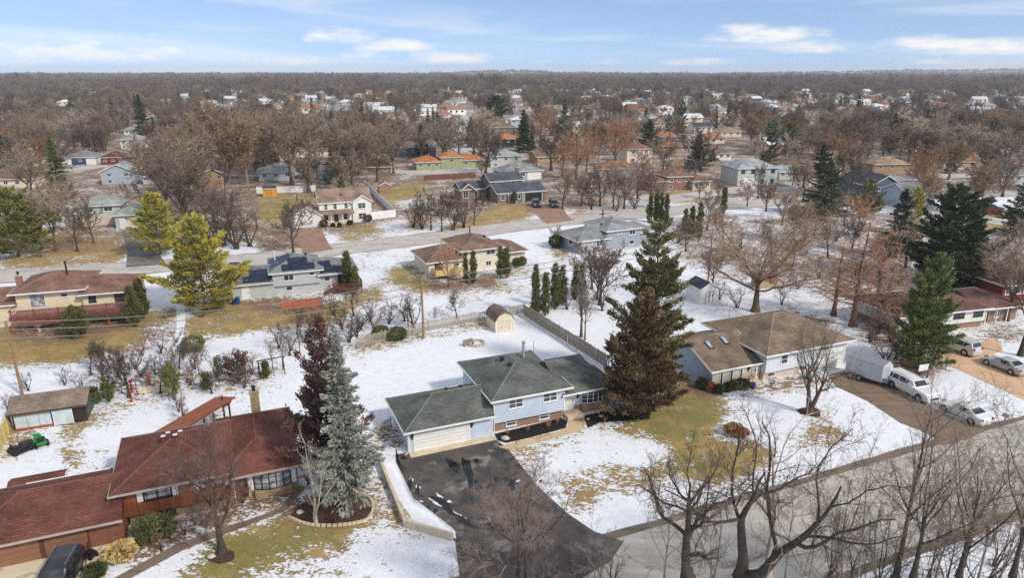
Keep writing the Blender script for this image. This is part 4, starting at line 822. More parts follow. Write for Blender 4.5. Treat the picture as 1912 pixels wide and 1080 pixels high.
for x in (.5, 3.1, 5.8, 8.6, 11.4, 14.4): MB().box(x - .07, x + .07, -1.98, -1.84, 0, 3.2).build('post', DECK2, dk)
m = MB()
for k in range(30): m.tube([(.6 + k * .17, -1.93, .95), (.6 + k * .17 + .8, -1.93, 1.75)], .025, 3); m.tube([(1.4 + k * .17, -1.94, .95), (.6 + k * .17, -1.94, 1.75)], .025, 3)
m.build('lattice', DECK2, dk)
tb = empty('patio_table', LW(OBE, 3.0, -1.2, 0, R(17)), 0, 'small white patio table under the red deck', 'table'); MB().lathe([(.5, .7), (.5, .75)], n=12).build('table_top', WHITE, tb); MB().lathe([(.25, 0), (.05, .06), (.05, .7)], n=8).build('leg', WHITE, tb)
tg(MB().box(-.4, .4, -.3, .3, 0, .25).box(-.3, .3, -.2, .2, .25, .45).build('storage_tub', M('tub_blue', srgb(120, 170, 210), .5, .1)), LW(OBE, 1.9, -1.6, 0, R(17)), 'pale blue plastic tub on the patio under the red deck', 'tub') if False else None
# ---------------------------------------------------------------- houses of the second row
RF_G = shingle('shingle_grey', srgb(130, 132, 132)); RF_LG = shingle('shingle_light_grey', srgb(158, 164, 164)); RF_DK = shingle('shingle_slate', srgb(74, 80, 90)); RF_OR = shingle('shingle_orange', srgb(186, 122, 74)); RF_TB = shingle('shingle_tan_brown', srgb(128, 106, 92))
CAP_G = M('ridge_grey', srgb(146, 148, 147), .9, .1); CAP_TB = M('ridge_tb', srgb(146, 124, 108), .9, .1)
S_GRY = siding('siding_grey', srgb(186, 188, 186)); S_CRM = siding('siding_cream', srgb(226, 218, 198)); S_WHT = siding('siding_bright', srgb(232, 230, 224)); S_BRN = siding('siding_brown', srgb(126, 112, 98)); S_GRN = siding('siding_sage', srgb(160, 164, 128)); S_GG = siding('siding_grey_green', srgb(186, 194, 188)); S_DB = siding('siding_dark_blue', srgb(92, 104, 124)); S_TAN = siding('siding_tan', srgb(170, 142, 106))
BRK_RED = brick('brick_red', srgb(150, 84, 70), srgb(122, 68, 58), srgb(150, 130, 120))
PANEL = glass('solar_cell', (.012, .016, .035), .15)

# solar panel house
OSO = un(436, 562)
h = House('solar_house', 'light grey split level house with dark solar panels on its roofs', OSO, 20)
g = h.wall(0, 5.9, 0, 8, 0, 2.3, S_GRY); ro1 = h.hip(0, 5.9, 0, 8, 2.4, .36, RF_G, .5, 'hx', axis='u', cap=CAP_G); h.door(g, 'f', 1.3, .05, .95, 2.0)
mw = h.wall(5.8, 12.6, .3, 8.4, 0, 3.6, S_GRY); h.part('overhang_band', S_GRY, lambda m: m.box(5.75, 12.65, -.1, .3, 1.55, 3.55)); ro2 = h.hip(5.8, 12.6, 0, 8.4, 3.7, .4, RF_G, .55, 'hh', cap=CAP_G)
mb_ = (5.8, 12.6, -.1, 8.4)
h.window(mb_, 'f', 1.5, 2.3, 1.5, .95, 2, 1); h.window(mb_, 'f', 5.2, 2.8, .9, .5, 1, 1); h.window(mw, 'f', 1.7, .6, 1.0, .75, 1, 1)
rw = h.wall(12.6, 18.2, .3, 7.5, 0, 2.75, S_GRY); ro3 = h.hip(12.2, 18.0, 0, 7.5, 2.85, .38, RF_G, .5, 'xh', axis='u', cap=CAP_G)
h.window(rw, 'f', .6, 1.5, .9, .8, 1, 1); h.door(rw, 'f', 2.6, .9, 1.8, 1.8, GLASS, WHITE, False); h.vent(11, 4.4, 5.0); h.flue(6.4, 5, 4.4, 5.6, .1, WHITE)
def panels(ro, z, pitch, oh, pts):
    """panels lie on the front slope: u, row up the slope"""
    for (u, j) in pts:
        v = -oh + .35 + j * 1.5; zz = z + (v + oh) * pitch + .05; dv = 1.42
        MB().add([(u, v, zz), (u + .92, v, zz), (u + .92, v + dv, zz + dv * pitch), (u, v + dv, zz + dv * pitch), (u, v, zz + .06), (u + .92, v, zz + .06), (u + .92, v + dv, zz + dv * pitch + .06), (u, v + dv, zz + dv * pitch + .06)],
                 [(0, 3, 2, 1), (4, 5, 6, 7), (0, 1, 5, 4), (1, 2, 6, 5), (2, 3, 7, 6), (3, 0, 4, 7)]).build('solar_panel', PANEL, ro)
panels(ro1, 2.4, .36, .5, [(1.6 + k * .96, 0) for k in range(4)] + [(2.5 + k * .96, 1) for k in range(3)])
panels(ro2, 3.7, .4, .55, [(7.2 + k * .96, 0) for k in range(5)] + [(8.2 + k * .96, 1) for k in range(3)])
panels(ro3, 2.85, .38, .5, [(12.6 + k * .96, 0) for k in range(5)] + [(12.6 + k * .96, 1) for k in range(2)])
def left_panels(ro, u0, v0, z, pitch, oh, rows):
    for (i, j) in rows:
        u = u0 - oh + .35 + i * 1.5; zz = z + (u - u0 + oh) * pitch + .06; v = v0 + j * .96; du = 1.42
        MB().add([(u, v, zz), (u + du, v, zz + du * pitch), (u + du, v + .92, zz + du * pitch), (u, v + .92, zz), (u, v, zz + .06), (u + du, v, zz + du * pitch + .06), (u + du, v + .92, zz + du * pitch + .06), (u, v + .92, zz + .06)],
                 [(0, 3, 2, 1), (4, 5, 6, 7), (0, 1, 5, 4), (1, 2, 6, 5), (2, 3, 7, 6), (3, 0, 4, 7)]).build('solar_panel', PANEL, ro)
left_panels(ro1, 0, 2.0, 2.4, .36, .5, [(0, j) for j in range(5)] + [(1, j) for j in (1, 2, 3)])
left_panels(ro2, 5.8, 2.2, 3.7, .4, .55, [(0, j) for j in range(5)] + [(1, j) for j in (0, 1, 2, 3)])
# its red octagonal deck and orange fence
dk = empty('hexagon_deck', un(650, 545), R(20), 'dark red many sided wooden deck at the right end of the solar house', 'deck')
oc = [(2.3 * math.cos(k * math.pi / 4 + .39), 1.9 * math.sin(k * math.pi / 4 + .39)) for k in range(8)]
MB().prism(oc, .75, .87).build('floor', DECK, dk)
m = MB()
for k in range(8):
    (xa, ya), (xb, yb) = oc[k], oc[(k + 1) % 8]
    if k in (1, 2): continue
    m.tube([(xa, ya, 1.75), (xb, yb, 1.75)], .05, 4); m.tube([(xa, ya, 1.0), (xb, yb, 1.0)], .03, 4)
    for q in range(9): t = q / 9; m.tube([(xa + (xb - xa) * t, ya + (yb - ya) * t, .86), (xa + (xb - xa) * t, ya + (yb - ya) * t, 1.75)], .025, 4)
m.build('railing', DECK, dk); m = MB()
for x, y in oc: MB().tube([(x * .97, y * .97, 0), (x * .97, y * .97, 1.8)], .06, 6).build('post', DECK, dk)
for k in range(5): MB().box(-3.6 + k * .28, -3.3 + k * .28, -.9, .5, .12 + k * .14, .18 + k * .14).build('step', DECK, dk)
MB().tube([(-3.6, -.9, .9), (-2.2, -.9, 1.75)], .05, 4).tube([(-3.6, -.9, 0), (-3.6, -.9, .9)], .05, 4).build('stair_rail', DECK, dk)

def fence_line(root, P, hgt, board_mat, post_mat, bw=.14, gap=.01, postevery=2.4, pickets=False, rails=True, pname='board'):
    """P world points; boards are separate children sharing one mesh"""
    me = None
    for i in range(len(P) - 1):
        a_, b_ = Vector(P[i]), Vector(P[i + 1]); L = (b_ - a_).length; dr = (b_ - a_) / L; ang = math.atan2(dr.y, dr.x); n = int(L / (bw + gap))
        if me is None:
            m = MB()
            if pickets: m.add([(0, -.012, .06), (bw, -.012, .06), (bw, -.012, hgt - .06), (bw / 2, -.012, hgt), (0, -.012, hgt - .06)] + [(0, .012, .06), (bw, .012, .06), (bw, .012, hgt - .06), (bw / 2, .012, hgt), (0, .012, hgt - .06)],
                              [(0, 1, 2, 3, 4), (9, 8, 7, 6, 5), (0, 5, 6, 1), (1, 6, 7, 2), (2, 7, 8, 3), (3, 8, 9, 4), (4, 9, 5, 0)])
            else: m.box(0, bw, -.012, .012, .05, hgt)
            me = bpy.data.meshes.new(pname); me.from_pydata(m.v, [], m.f); me.materials.append(board_mat)
        for k in range(n):
            p = a_ + dr * (k * (bw + gap)); o = link(pname, me, root); o.location = p - root.location; o.rotation_euler = (random.uniform(-.02, .02), random.uniform(-.015, .015), ang); o.scale = (1, 1, random.uniform(.965, 1.03))
        np_ = max(1, round(L / postevery))
        for k in range(np_ + (i == len(P) - 2)):
            p = a_ + dr * (L * k / np_) - root.location; nx, ny = -dr.y * .06, dr.x * .06
            MB().box(p.x + nx - .05, p.x + nx + .05, p.y + ny - .05, p.y + ny + .05, 0, hgt + .06).build('post', post_mat, root)
        if rails:
            for z in (.3, hgt - .3):
                m = MB(); p, q = a_ - root.location, b_ - root.location; nx, ny = -dr.y * .03, dr.x * .03
                m.tube([(p.x + nx, p.y + ny, z), (q.x + nx, q.y + ny, z)], .04, 4); m.build('rail', post_mat, root)
def fence(name, label, pts, hgt, bm, pm, cat='fence', **kw):
    P = [un(*p) for p in pts]; r = empty(name, P[0], 0, label, cat); fence_line(r, P, hgt, bm, pm, **kw); return r
fence('orange_fence', 'short orange board fence in front of the solar house', [(525, 580), (601, 574)], 1.5, M('stain_orange', srgb(168, 98, 68), .85, .25, 3), M('stain_post', srgb(150, 74, 44)), bw=.3, gap=.02)

# brown roofed cream house in the middle of the second row
OBR = un(801, 519)
h = House('cream_house', 'cream split level house with brown hip roofs and small yellow deck, centre second row', OBR, 24)
l = h.wall(0, 6.3, 0, 8.2, 0, 2.55, S_CRM); h.hip(0, 6.3, 0, 8.2, 2.65, .38, RF_TB, .55, 'hx', axis='u', cap=CAP_TB)
mw = h.wall(6.0, 13.0, .6, 9.4, 0, 3.75, S_CRM); h.hip(6.0, 13.0, .5, 9.4, 3.85, .4, RF_TB, .55, 'hh', cap=CAP_TB)
rw = h.wall(13.0, 18.0, 1.4, 8.0, 0, 2.5, S_CRM); h.hip(12.6, 18.0, 1.2, 8.0, 2.6, .4, RF_TB, .5, 'xh', axis='u', cap=CAP_TB)
h.door(l, 'f', 1.0, .9, 1.5, 1.5, GLASS, WHITE, False); h.window(mw, 'f', 4.4, 2.6, 1.6, .9, 2, 1); h.window(mw, 'f', 4.3, .7, 1.0, .9, 2, 1); h.window(l, 'f', 4.4, 1.4, .9, .8, 1, 1)
h.flue(9.5, 6, 5, 6.4, .1, DARK); h.vent(12, 5.5, 4.6)
dk = empty('yellow_deck', LW(OBR, 0, 0, 0, R(24)), R(24), 'small pale yellow wooden deck on the cream house', 'deck'); YEL = M('deck_yellow', srgb(226, 200, 130), .8, .12)
MB().box(.6, 4.6, -2.2, -.05, .75, .87).build('floor', YEL, dk)
for k in range(14): MB().box(.6 + k * .285, .6 + k * .285 + .24, -2.25, -2.2, .75, 1.7).build('board', YEL, dk)
MB().box(.55, .6, -2.2, -.1, .75, 1.7).box(4.6, 4.65, -2.2, -.1, .75, 1.7).build('side_panel', YEL, dk)
for x in (.65, 2.6, 4.5): MB().box(x - .06, x + .06, -2.15, -2.03, 0, .75).build('post', M('post_tan', srgb(150, 110, 70)), dk)
ac = empty('air_conditioner', un(790, 520), R(24), 'grey square air conditioning unit at the left corner of the cream house', 'air conditioner')
MB().box(-.4, .4, -.4, .4, 0, .85).build('case', METAL, ac); MB().lathe([(.3, .85), (.33, .9), (.05, .92)], n=12).build('fan_grille', DARK, ac)

# grey house, right of it
OGR = un(1080, 475)
h = House('grey_split_house', 'grey sided split level house with pale grey hip roof, right of centre', OGR, 26)
S_BG = siding('siding_slate', srgb(150, 158, 166)); RF_PG = shingle('shingle_pale_grey', srgb(146, 148, 150))
l = h.wall(0, 6.8, 0, 8, 0, 2.45, S_BG); h.hip(0, 6.8, 0, 8, 2.5, .38, RF_PG, .5, 'hx', axis='u', cap=CAP_G)
mw = h.wall(6.5, 14.0, .4, 8.6, 0, 3.6, S_BG); h.hip(6.5, 14.0, .4, 8.6, 3.7, .4, RF_PG, .5, 'hh', cap=CAP_G); rw = h.wall(14, 18.5, 1, 7.5, 0, 2.5, S_BG); h.hip(13.6, 18.4, 1, 7.5, 2.6, .4, RF_PG, .5, 'xh', axis='u', cap=CAP_G)
h.window(l, 'l', 4.5, 1.2, 1.3, 1.1, 1, 1); h.window(mw, 'f', 2.2, 2.9, 1.0, .4, 1, 1); h.window(mw, 'f', 4.9, 2.4, 1.5, 1.0, 2, 1); h.window(mw, 'f', 5.0, .5, 1.2, .9, 1, 1); h.door(l, 'f', 1.2, .3, 1.7, 1.95, GLASSP, WHITE, False); h.window(l, 'f', 3.8, 1.1, 1.5, 1.1, 2, 1)
h.flue(9, 6, 5, 6.4, .12, DARK); h.vent(7.2, 3.6, 4.2)

# white two-storey house
OW = un(600, 421)
h = House('white_two_storey_house', 'white two-storey house with porch and brown gable roof beyond the far street', OW, 20)
RF_W = shingle('shingle_taupe', srgb(146, 126, 110)); mw = h.wall(0, 11.2, 1.5, 10.5, 0, 4.7, S_WHT); h.gable(0, 11.2, 1.5, 10.5, 4.7, .5, RF_W, S_WHT, 'u', .3)
bw_ = h.wall(7.2, 11.25, .9, 2, 0, 4.7, S_WHT); h.gable(7.2, 11.25, .9, 6, 4.7, .62, RF_W, S_WHT, 'v', .3)
for a in (1.0, 3.0, 5.4): h.window(mw, 'f', a, 3.1, .8, 1.2, 1, 2)
h.window(bw_, 'f', 1.1, 3.0, 1.7, 1.3, 2, 2); h.window(bw_, 'f', 1.1, .6, 1.7, 1.4, 2, 2)
h.window(mw, 'f', .8, .7, 1.0, 1.4, 1, 2); h.door(mw, 'f', 3.0, .25, .95, 2.0, M('door_dark', (.05, .04, .04), .5)); h.window(mw, 'f', 5.0, .7, 1.0, 1.4, 1, 2)
h.part('porch_roof', RF_W, lambda m: m.add([(-.4, -.4, 2.45), (7.3, -.4, 2.45), (7.3, 1.49, 3.0), (-.4, 1.49, 3.0), (-.4, -.4, 2.3), (7.3, -.4, 2.3), (7.3, 1.49, 2.85), (-.4, 1.49, 2.85)], [(0, 1, 2, 3), (7, 6, 5, 4), (0, 4, 5, 1), (1, 5, 6, 2), (3, 7, 4, 0)]))
for x in (-.2, 2.2, 4.7, 7.0): h.part('porch_post', WHITE, lambda m: m.box(x - .07, x + .07, -.2, -.06, 0, 2.3))
h.part('porch_floor', CONCRETE, lambda m: m.box(-.3, 7.2, -.3, 1.49, 0, .2))
gw = h.wall(-6.0, .0, -1.2, 6.5, 0, 2.6, S_WHT); h.gable(-6.0, .0, -1.2, 6.5, 2.6, .62, RF_W, S_WHT, 'v', .3); h.garage(gw, 'f', .7, 4.6, 2.1, WHITE, 4); h.vent(5, 3.5, 5.9, sz=.25)
VINYL = M('vinyl_white', (.78, .78, .77), .4, .04)
def panel_fence(name, label, pts, hgt, mat, cap=True, cat='fence', pw=2.2):
    P = [un(*p) if len(p) == 2 else Vector(p) for p in pts]; r = empty(name, P[0], 0, label, cat)
    for i in range(len(P) - 1):
        a_, b_ = P[i] - P[0], P[i + 1] - P[0]; L = (b_ - a_).length; dr = (b_ - a_) / L; n = max(1, round(L / pw)); q = Vector((-dr.y, dr.x, 0))
        for k in range(n):
            c0, c1 = a_ + dr * (L * k / n + .05), a_ + dr * (L * (k + 1) / n - .05)
            MB().prism([(c0 - q * .03)[:2], (c1 - q * .03)[:2], (c1 + q * .03)[:2], (c0 + q * .03)[:2]], .05, hgt).build('panel', mat, r)
        for k in range(n + (i == len(P) - 2)):
            c0 = a_ + dr * (L * k / n); MB().box(c0.x - .07, c0.x + .07, c0.y - .07, c0.y + .07, 0, hgt + .1).build('post', mat, r)
    return r
panel_fence('vinyl_fence', 'tall white vinyl fence running back beside the white two-storey house', [(692, 411), (739, 406), (682, 349)], 1.8, VINYL)
panel_fence('vinyl_fence', 'white vinyl fence stretch behind the yellow shed', [(480, 362), (590, 358)], 1.8, VINYL)
s, b = shed('yellow_shed', 'yellow wooden garden shed with dark roof by the white fence', un(505, 366), 12, 3.4, 2.6, 2.2, .35, RF_DK, M('shed_yellow', srgb(214, 160, 70), .8, .12)); s.door(b, 'f', .8, .1, 1.4, 1.8, M('shed_door', srgb(196, 142, 60), .8, .1), M('shed_trim', srgb(170, 120, 50)))

# brown two-storey with paver drive
OB2 = un(931, 381)
h = House('brown_two_storey_house', 'brown and white two-storey house with slate roof and open dark garage', OB2, 24)
RF_B2 = shingle('shingle_blue_slate', srgb(84, 88, 98)); mw = h.wall(0, 9.2, 5.5, 12, 0, 5.0, S_BRN); h.gable(0, 9.2, 5.5, 12, 5.0, .5, RF_B2, S_BRN, 'u', .35)
lo = h.wall(0, 13.6, .5, 8.5, 0, 2.6, S_BRN); h.gable(0, 13.6, .5, 8.5, 2.6, .42, RF_B2, S_BRN, 'u', .3)
h.window(mw, 'f', 1.4, 3.2, 2.2, 1.3, 2, 1); h.window(mw, 'f', 6.0, 3.4, 1.4, 1.1, 1, 1); h.window(lo, 'f', .8, .8, 1.2, 1.3, 1, 2); h.door(lo, 'f', 3.6, .2, 1.0, 2.0, M('door_dark', (.05, .04, .04)), WHITE); h.window(lo, 'f', 5.6, .8, .8, 1.2, 1, 1)
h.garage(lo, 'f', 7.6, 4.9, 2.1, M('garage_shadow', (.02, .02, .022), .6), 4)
for x in (2.9, 5.0, 6.9): h.part('porch_post', WHITE, lambda m: m.box(x - .08, x + .08, .2, .36, 0, 2.45))
lw = h.wall(-7, 0, 8.5, 14, 0, 2.9, S_BRN); h.gable(-7, 0, 8.5, 14.5, 2.9, .5, RF_B2, S_BRN, 'u', .35); h.gable(-7.05, -3.4, 8.0, 12, 2.9, .75, RF_B2, S_BRN, 'v', .35); h.window(lw, 'f', .6, .5, 1.4, 2.0, 2, 1); h.window(lw, 'f', 3.6, .5, 1.0, 1.8, 1, 1)
h.chimney(9.5, 9.6, .9, .7, 4, 7.6, S_BRN)
fence('red_fence', 'long dark red board fence behind the brown two-storey house', [(792, 338), (888, 332)], 1.8, M('fence_red', srgb(112, 72, 62), .85, .2, 2), M('fence_red_post', srgb(110, 58, 46)), bw=.3, gap=.015)
s, b = shed('tan_shed', 'tan shed with small gable roof behind the white fence', un(718, 360), 18, 3.2, 3.0, 2.3, .5, RF_TB, M('shed_tan', srgb(150, 118, 96), .8, .12), 'v')

# grey green house at left
OGG = un(142, 430)
h = House('grey_green_house', 'grey green split level house with pale roof and white garage at left', OGG, 18)
RF_GG = shingle('shingle_pale_green', srgb(158, 164, 156))
l = h.wall(-7.5, 0, 5, 11, 0, 2.7, S_GG); h.hip(-7.5, .3, 5, 11, 2.8, .4, RF_GG, .5, 'hx', axis='u', cap=CAP_G)
mw = h.wall(0, 8.2, 4.0, 11.5, 0, 4.3, S_GG); h.hip(0, 8.2, 4, 11.5, 4.4, .4, RF_GG, .5, 'hh', cap=CAP_G); h.window(mw, 'f', 1.2, 3.0, 1.7, 1.0, 2, 1); h.window(mw, 'f', 5.0, 3.0, 1.7, 1.0, 2, 1)
lo = h.wall(0.1, 8.1, 3.9, 5, 0, 1.8, BRK_PALE, 'brick_base'); h.window(l, 'f', 1, .9, 3, 1.3, 3, 1)
g = h.wall(8.0, 14.0, -1.5, 8, 0, 2.9, S_GG); h.hip(7.7, 14.0, -1.5, 8, 3.0, .4, RF_GG, .45, 'hh', axis='v', cap=CAP_G); h.garage(g, 'f', .9, 4.6, 2.1, WHITE, 4)

# white house at far right
OFR = un(1764, 619)
h = House('white_brick_house', 'long low house with white upper wall, brick entry and red brown roof at right edge', OFR, 15)
RF_FR = shingle('shingle_maroon', srgb(118, 88, 82))
lo = h.wall(-7.5, 6.1, .3, 8, 0, 1.0, BRK_TAN, 'brick_base'); mw = h.wall(-7.5, 6.2, 0, 8.2, .9, 2.7, siding('siding_offwhite', srgb(222, 220, 208))); h.hip(-7.5, 6.2, 0, 8.2, 2.8, .36, RF_FR, .55, 'hh', cap=CAP_RB)
h.window(mw, 'f', 8.5, 1.6, 1.7, .9, 2, 1, DARK); h.window(mw, 'f', 11.7, 1.6, 1.5, .9, 2, 1, DARK)
e_ = h.wall(6.2, 13, 1.2, 8, 0, 2.3, BRK_TAN); h.hip(5.6, 13, .6, 8, 2.4, .34, RF_FR, .5, 'xh', axis='u', cap=CAP_RB); h.door(e_, 'f', 1.0, .2, 1.0, 1.9, DARK, WHITE); h.window(e_, 'f', 3, .6, .8, 1.4, 1, 1)
for x in (7.0, 8.8, 10.6): h.part('porch_post', WHITE, lambda m: m.box(x - .06, x + .06, .5, .62, 0, 2.3))

# ---------------------------------------------------------------- houses farther off, each from its place in the photograph
def simple(label, px, py, wpx, ang, stor, roof, wall, kind='hip', depth=8.5, wing=None, pitch=.4, gd=None, axis='u', name='suburban_house', wins=3, wm=None):
    """px,py: foot of the front left corner; wpx: width of the front in photo pixels"""
    o = un(px, py); b = un(px + wpx, py); w = abs(b.x - o.x) / max(.5, math.cos(R(ang))) * .96; w = max(5, min(w, 20)); hh = 2.6 if stor == 1 else (3.8 if stor == 1.5 else 5.0)
    h = House(name, label, o, ang); bl = h.wall(0, w, 0, depth, 0, hh, wall)
    if kind == 'hip': h.hip(0, w, 0, depth, hh + .1, pitch, roof, .5, 'hh')
    else: h.gable(0, w, 0, depth, hh, pitch, roof, wall, axis, .4)
    for i in range(wins):
        a = w * (i + .5) / wins - .6
        h.window(bl, 'f', a, hh - 1.45, 1.2, 1.0, 2, 1, wm)
        if stor >= 1.5 and i != 1: h.window(bl, 'f', a, .5, 1.1, .9 if stor == 1.5 else 1.2, 1, 1, wm)
    if gd: h.garage(bl, 'f', gd[0], gd[1], 2.1, gd[2], 4)
    if wing:
        (wu0, wu1, wh, wroof) = wing; d0 = -.4 if wu0 < 0 else .4
        wb = h.wall(wu0, wu1, d0, depth - .6, 0, wh, wall); h.hip(wu0, wu1, d0, depth - .6, wh + .1, pitch, wroof or roof, .45, 'hh'); h.window(wb, 'f', (wu1 - wu0) / 2 - .7, wh - 1.5, 1.4, 1.0, 2, 1, wm)
    h.flue(w * .6, depth * .55, hh, hh + depth * pitch * .5 + .6, .1); return h
W_ = M('wood_dark_trim', (.05, .045, .04))
BLUED = M('garage_blue', srgb(62, 80, 112), .5, .1)
simple('grey blue gable fronted house behind the grey green house', 191, 345, 58, 14, 1.5, RF_LG, siding('siding_bluegrey', srgb(168, 178, 186)), 'gable', 9, axis='v', wins=2, pitch=.45)
simple('pale house with a dark blue garage door, upper left', 122, 308, 54, 12, 1, RF_G, S_WHT, 'hip', 9, gd=(2.2, 4.8, BLUED), wins=1, wing=(-7, -.1, 2.6, None))
simple('cream ranch house with brown roof at the left edge', 2, 352, 62, 8, 1, RF_RB, S_CRM, 'hip', 9, wing=(-9, 0, 2.9, None))
simple('house with dark red roof and red wall, upper left', 190, 308, 42, 10, 1, shingle('shingle_maroon2', srgb(112, 62, 62)), M('wall_maroon', srgb(120, 50, 48), .8), 'hip', 8)
simple('small beige two-storey house with grey roof, upper left', 226, 278, 40, 8, 1.5, RF_LG, S_CRM, 'hip', 9)
simple('brown gable fronted cottage among tall trees, left of centre', 374, 350, 48, 12, 1.5, RF_TB, S_TAN, 'gable', 8, axis='v', wins=2)
simple('long pale blue ranch house with grey roof behind the white fence', 484, 338, 62, 14, 1, RF_LG, siding('siding_skyblue', srgb(196, 206, 214)), 'hip', 9, wing=(13, 21, 2.8, None))
simple('white house with orange roof behind the tall bare trees', 552, 294, 60, 10, 1, RF_OR, S_WHT, 'hip', 9)
simple('grey garage with pale roof between the bare trees at left', 268, 345, 36, 12, 1, RF_LG, S_GRY, 'gable', 7)
simple('sage green ranch house with bright orange hip roof', 778, 318, 46, 16, 1, RF_OR, S_GRN, 'hip', 9, wing=(8.6, 16, 3.9, None))
simple('sage green garage wing with orange roof', 860, 314, 44, 16, 1, RF_OR, S_GRN, 'hip', 8, wins=2)
simple('pale grey two-storey house with hip roof by a tall pole', 916, 313, 60, 16, 1.5, RF_LG, S_GRY, 'hip', 10, wins=3)
simple('dark blue grey house behind a spruce, left of the orange roof', 742, 294, 74, 12, 1.5, RF_G, S_DB, 'hip', 9)
simple('brown garage with dark roof behind the tan shed', 672, 328, 58, 14, 1, shingle('shingle_dkbrown', srgb(92, 72, 64)), S_BRN, 'hip', 9)
simple('house with orange tiled roof and black wall behind the grey one', 928, 276, 44, 12, 1.5, RF_OR, M('wall_black', (.03, .03, .032), .7), 'hip', 9)
simple('brown house with a red door right of the grey two-storey one', 1003, 306, 46, 18, 1, RF_TB, S_TAN, 'gable', 9)
simple('brick house with brown roof behind the rusty trees', 1052, 300, 50, 16, 1, RF_RB, BRK_RED, 'hip', 9)
simple('beige two-storey house with brown hip roof right of centre', 1170, 305, 52, 16, 2, RF_RB, S_CRM, 'hip', 9, wins=2)
simple('brick two-storey house with white garage, right of centre', 1245, 356, 48, 14, 1.5, RF_RB, BRK_RED, 'hip', 8.5, wing=(-5.6, -.1, 2.7, None))
simple('low brick ranch wing with brown roof beside the brick house', 1293, 356, 36, 14, 1, RF_RB, BRK_PALE, 'hip', 8)
h = simple('grey two-storey house with pale roof and black shuttered windows', 1376, 347, 82, 10, 2, RF_LG, S_GG, 'hip', 11, wins=4, wm=DARK, gd=(.6, 4.6, WHITE))
simple('pale grey single storey wing beside the grey two-storey house', 1454, 336, 28, 10, 1, RF_LG, S_GG, 'gable', 7, wins=2)
h = simple('dark blue gable fronted house with black roof at right', 1622, 374, 66, 8, 1.5, RF_DK, S_DB, 'gable', 14, axis='v', wins=2, pitch=.55)
simple('pale blue low wing joined to the dark blue house', 1690, 390, 60, 8, 1.5, RF_G, siding('siding_bluegrey', srgb(168, 178, 186)), 'gable', 9)
simple('brown roofed house behind the spruce, right of the grey house', 1468, 324, 44, 10, 1, RF_TB, S_BRN, 'hip', 9)
simple('tan ranch house with tan roof at upper right', 1632, 322, 72, 6, 1, shingle('shingle_tan', srgb(160, 138, 114)), S_TAN, 'hip', 9)
simple('pale ranch house with grey roof at the right edge', 1868, 344, 70, 4, 1, RF_G, S_GG, 'hip', 9)
simple('dark red house behind bare trees at the right edge', 1868, 565, 80, 12, 1, RF_FR, M('wall_maroon', srgb(92, 56, 50), .8), 'hip', 8)
simple('orange roofed house cluster, left one, upper right', 1236, 285, 40, 8, 1, RF_OR, S_TAN, 'hip', 9)
simple('orange roofed house with blue wall, upper right', 1234, 266, 38, 6, 1, RF_OR, S_DB, 'hip', 9)
simple('wide orange roofed house behind the row of spruces', 1312, 268, 44, 6, 1, RF_OR, S_CRM, 'hip', 9)
simple('white house with dark blue roof in the orange roofed cluster', 1296, 250, 36, 6, 1.5, RF_DK, S_WHT, 'gable', 9)
simple('cream house with tan roof in the orange roofed cluster', 1346, 256, 40, 4, 1, shingle('shingle_tan', srgb(160, 138, 114)), S_CRM, 'hip', 9)
simple('pale flat house beside the dark spruce, upper right', 1328, 300, 40, 8, 1, RF_TB, S_WHT, 'hip', 8)
simple('large brown grey house with stepped roof, upper centre', 922, 252, 42, 8, 1.5, RF_TB, S_BRN, 'hip', 11)
simple('white house beside the street running away, upper centre', 846, 246, 24, 4, 2, RF_LG, S_WHT, 'gable', 9)
simple('cream house with brown roof among trees, upper centre', 735, 250, 30, 6, 1, RF_TB, S_CRM, 'hip', 9)
simple('house with red roof, upper right', 1672, 236, 34, 2, 1, shingle('shingle_red', srgb(168, 72, 62)), S_WHT, 'hip', 9)
simple('white house with orange chimney, upper left', 202, 192, 30, 0, 1.5, RF_OR, S_CRM, 'gable', 9)
simple('pale grey house beside tall dark conifer, upper left', 232, 252, 38, 4, 1, RF_LG, S_WHT, 'hip', 9)
simple('white low house, upper left beyond the conifer', 295, 232, 36, 4, 1, RF_LG, S_WHT, 'hip', 9)
simple('white gabled house in the far cluster left of centre', 585, 200, 24, 0, 1.5, RF_G, S_WHT, 'gable', 9)
simple('white gabled house beside it in the far cluster', 614, 204, 26, 0, 1.5, RF_G, S_WHT, 'gable', 9)
simple('long white building in the far upper right', 1372, 188, 40, 0, 1, RF_LG, S_WHT, 'hip', 12)
simple('dark roofed white building in the far upper right', 1403, 196, 32, 0, 1.5, RF_DK, S_WHT, 'gable', 11)
simple('brick flats with flat looking roof, far upper right', 1728, 192, 36, 0, 2, RF_LG, BRK_RED, 'hip', 12)
simple('white house with snow on its roof far right of centre', 1560, 212, 40, 0, 1, shingle('roof_snowy', srgb(220, 222, 228)), S_WHT, 'hip', 10)
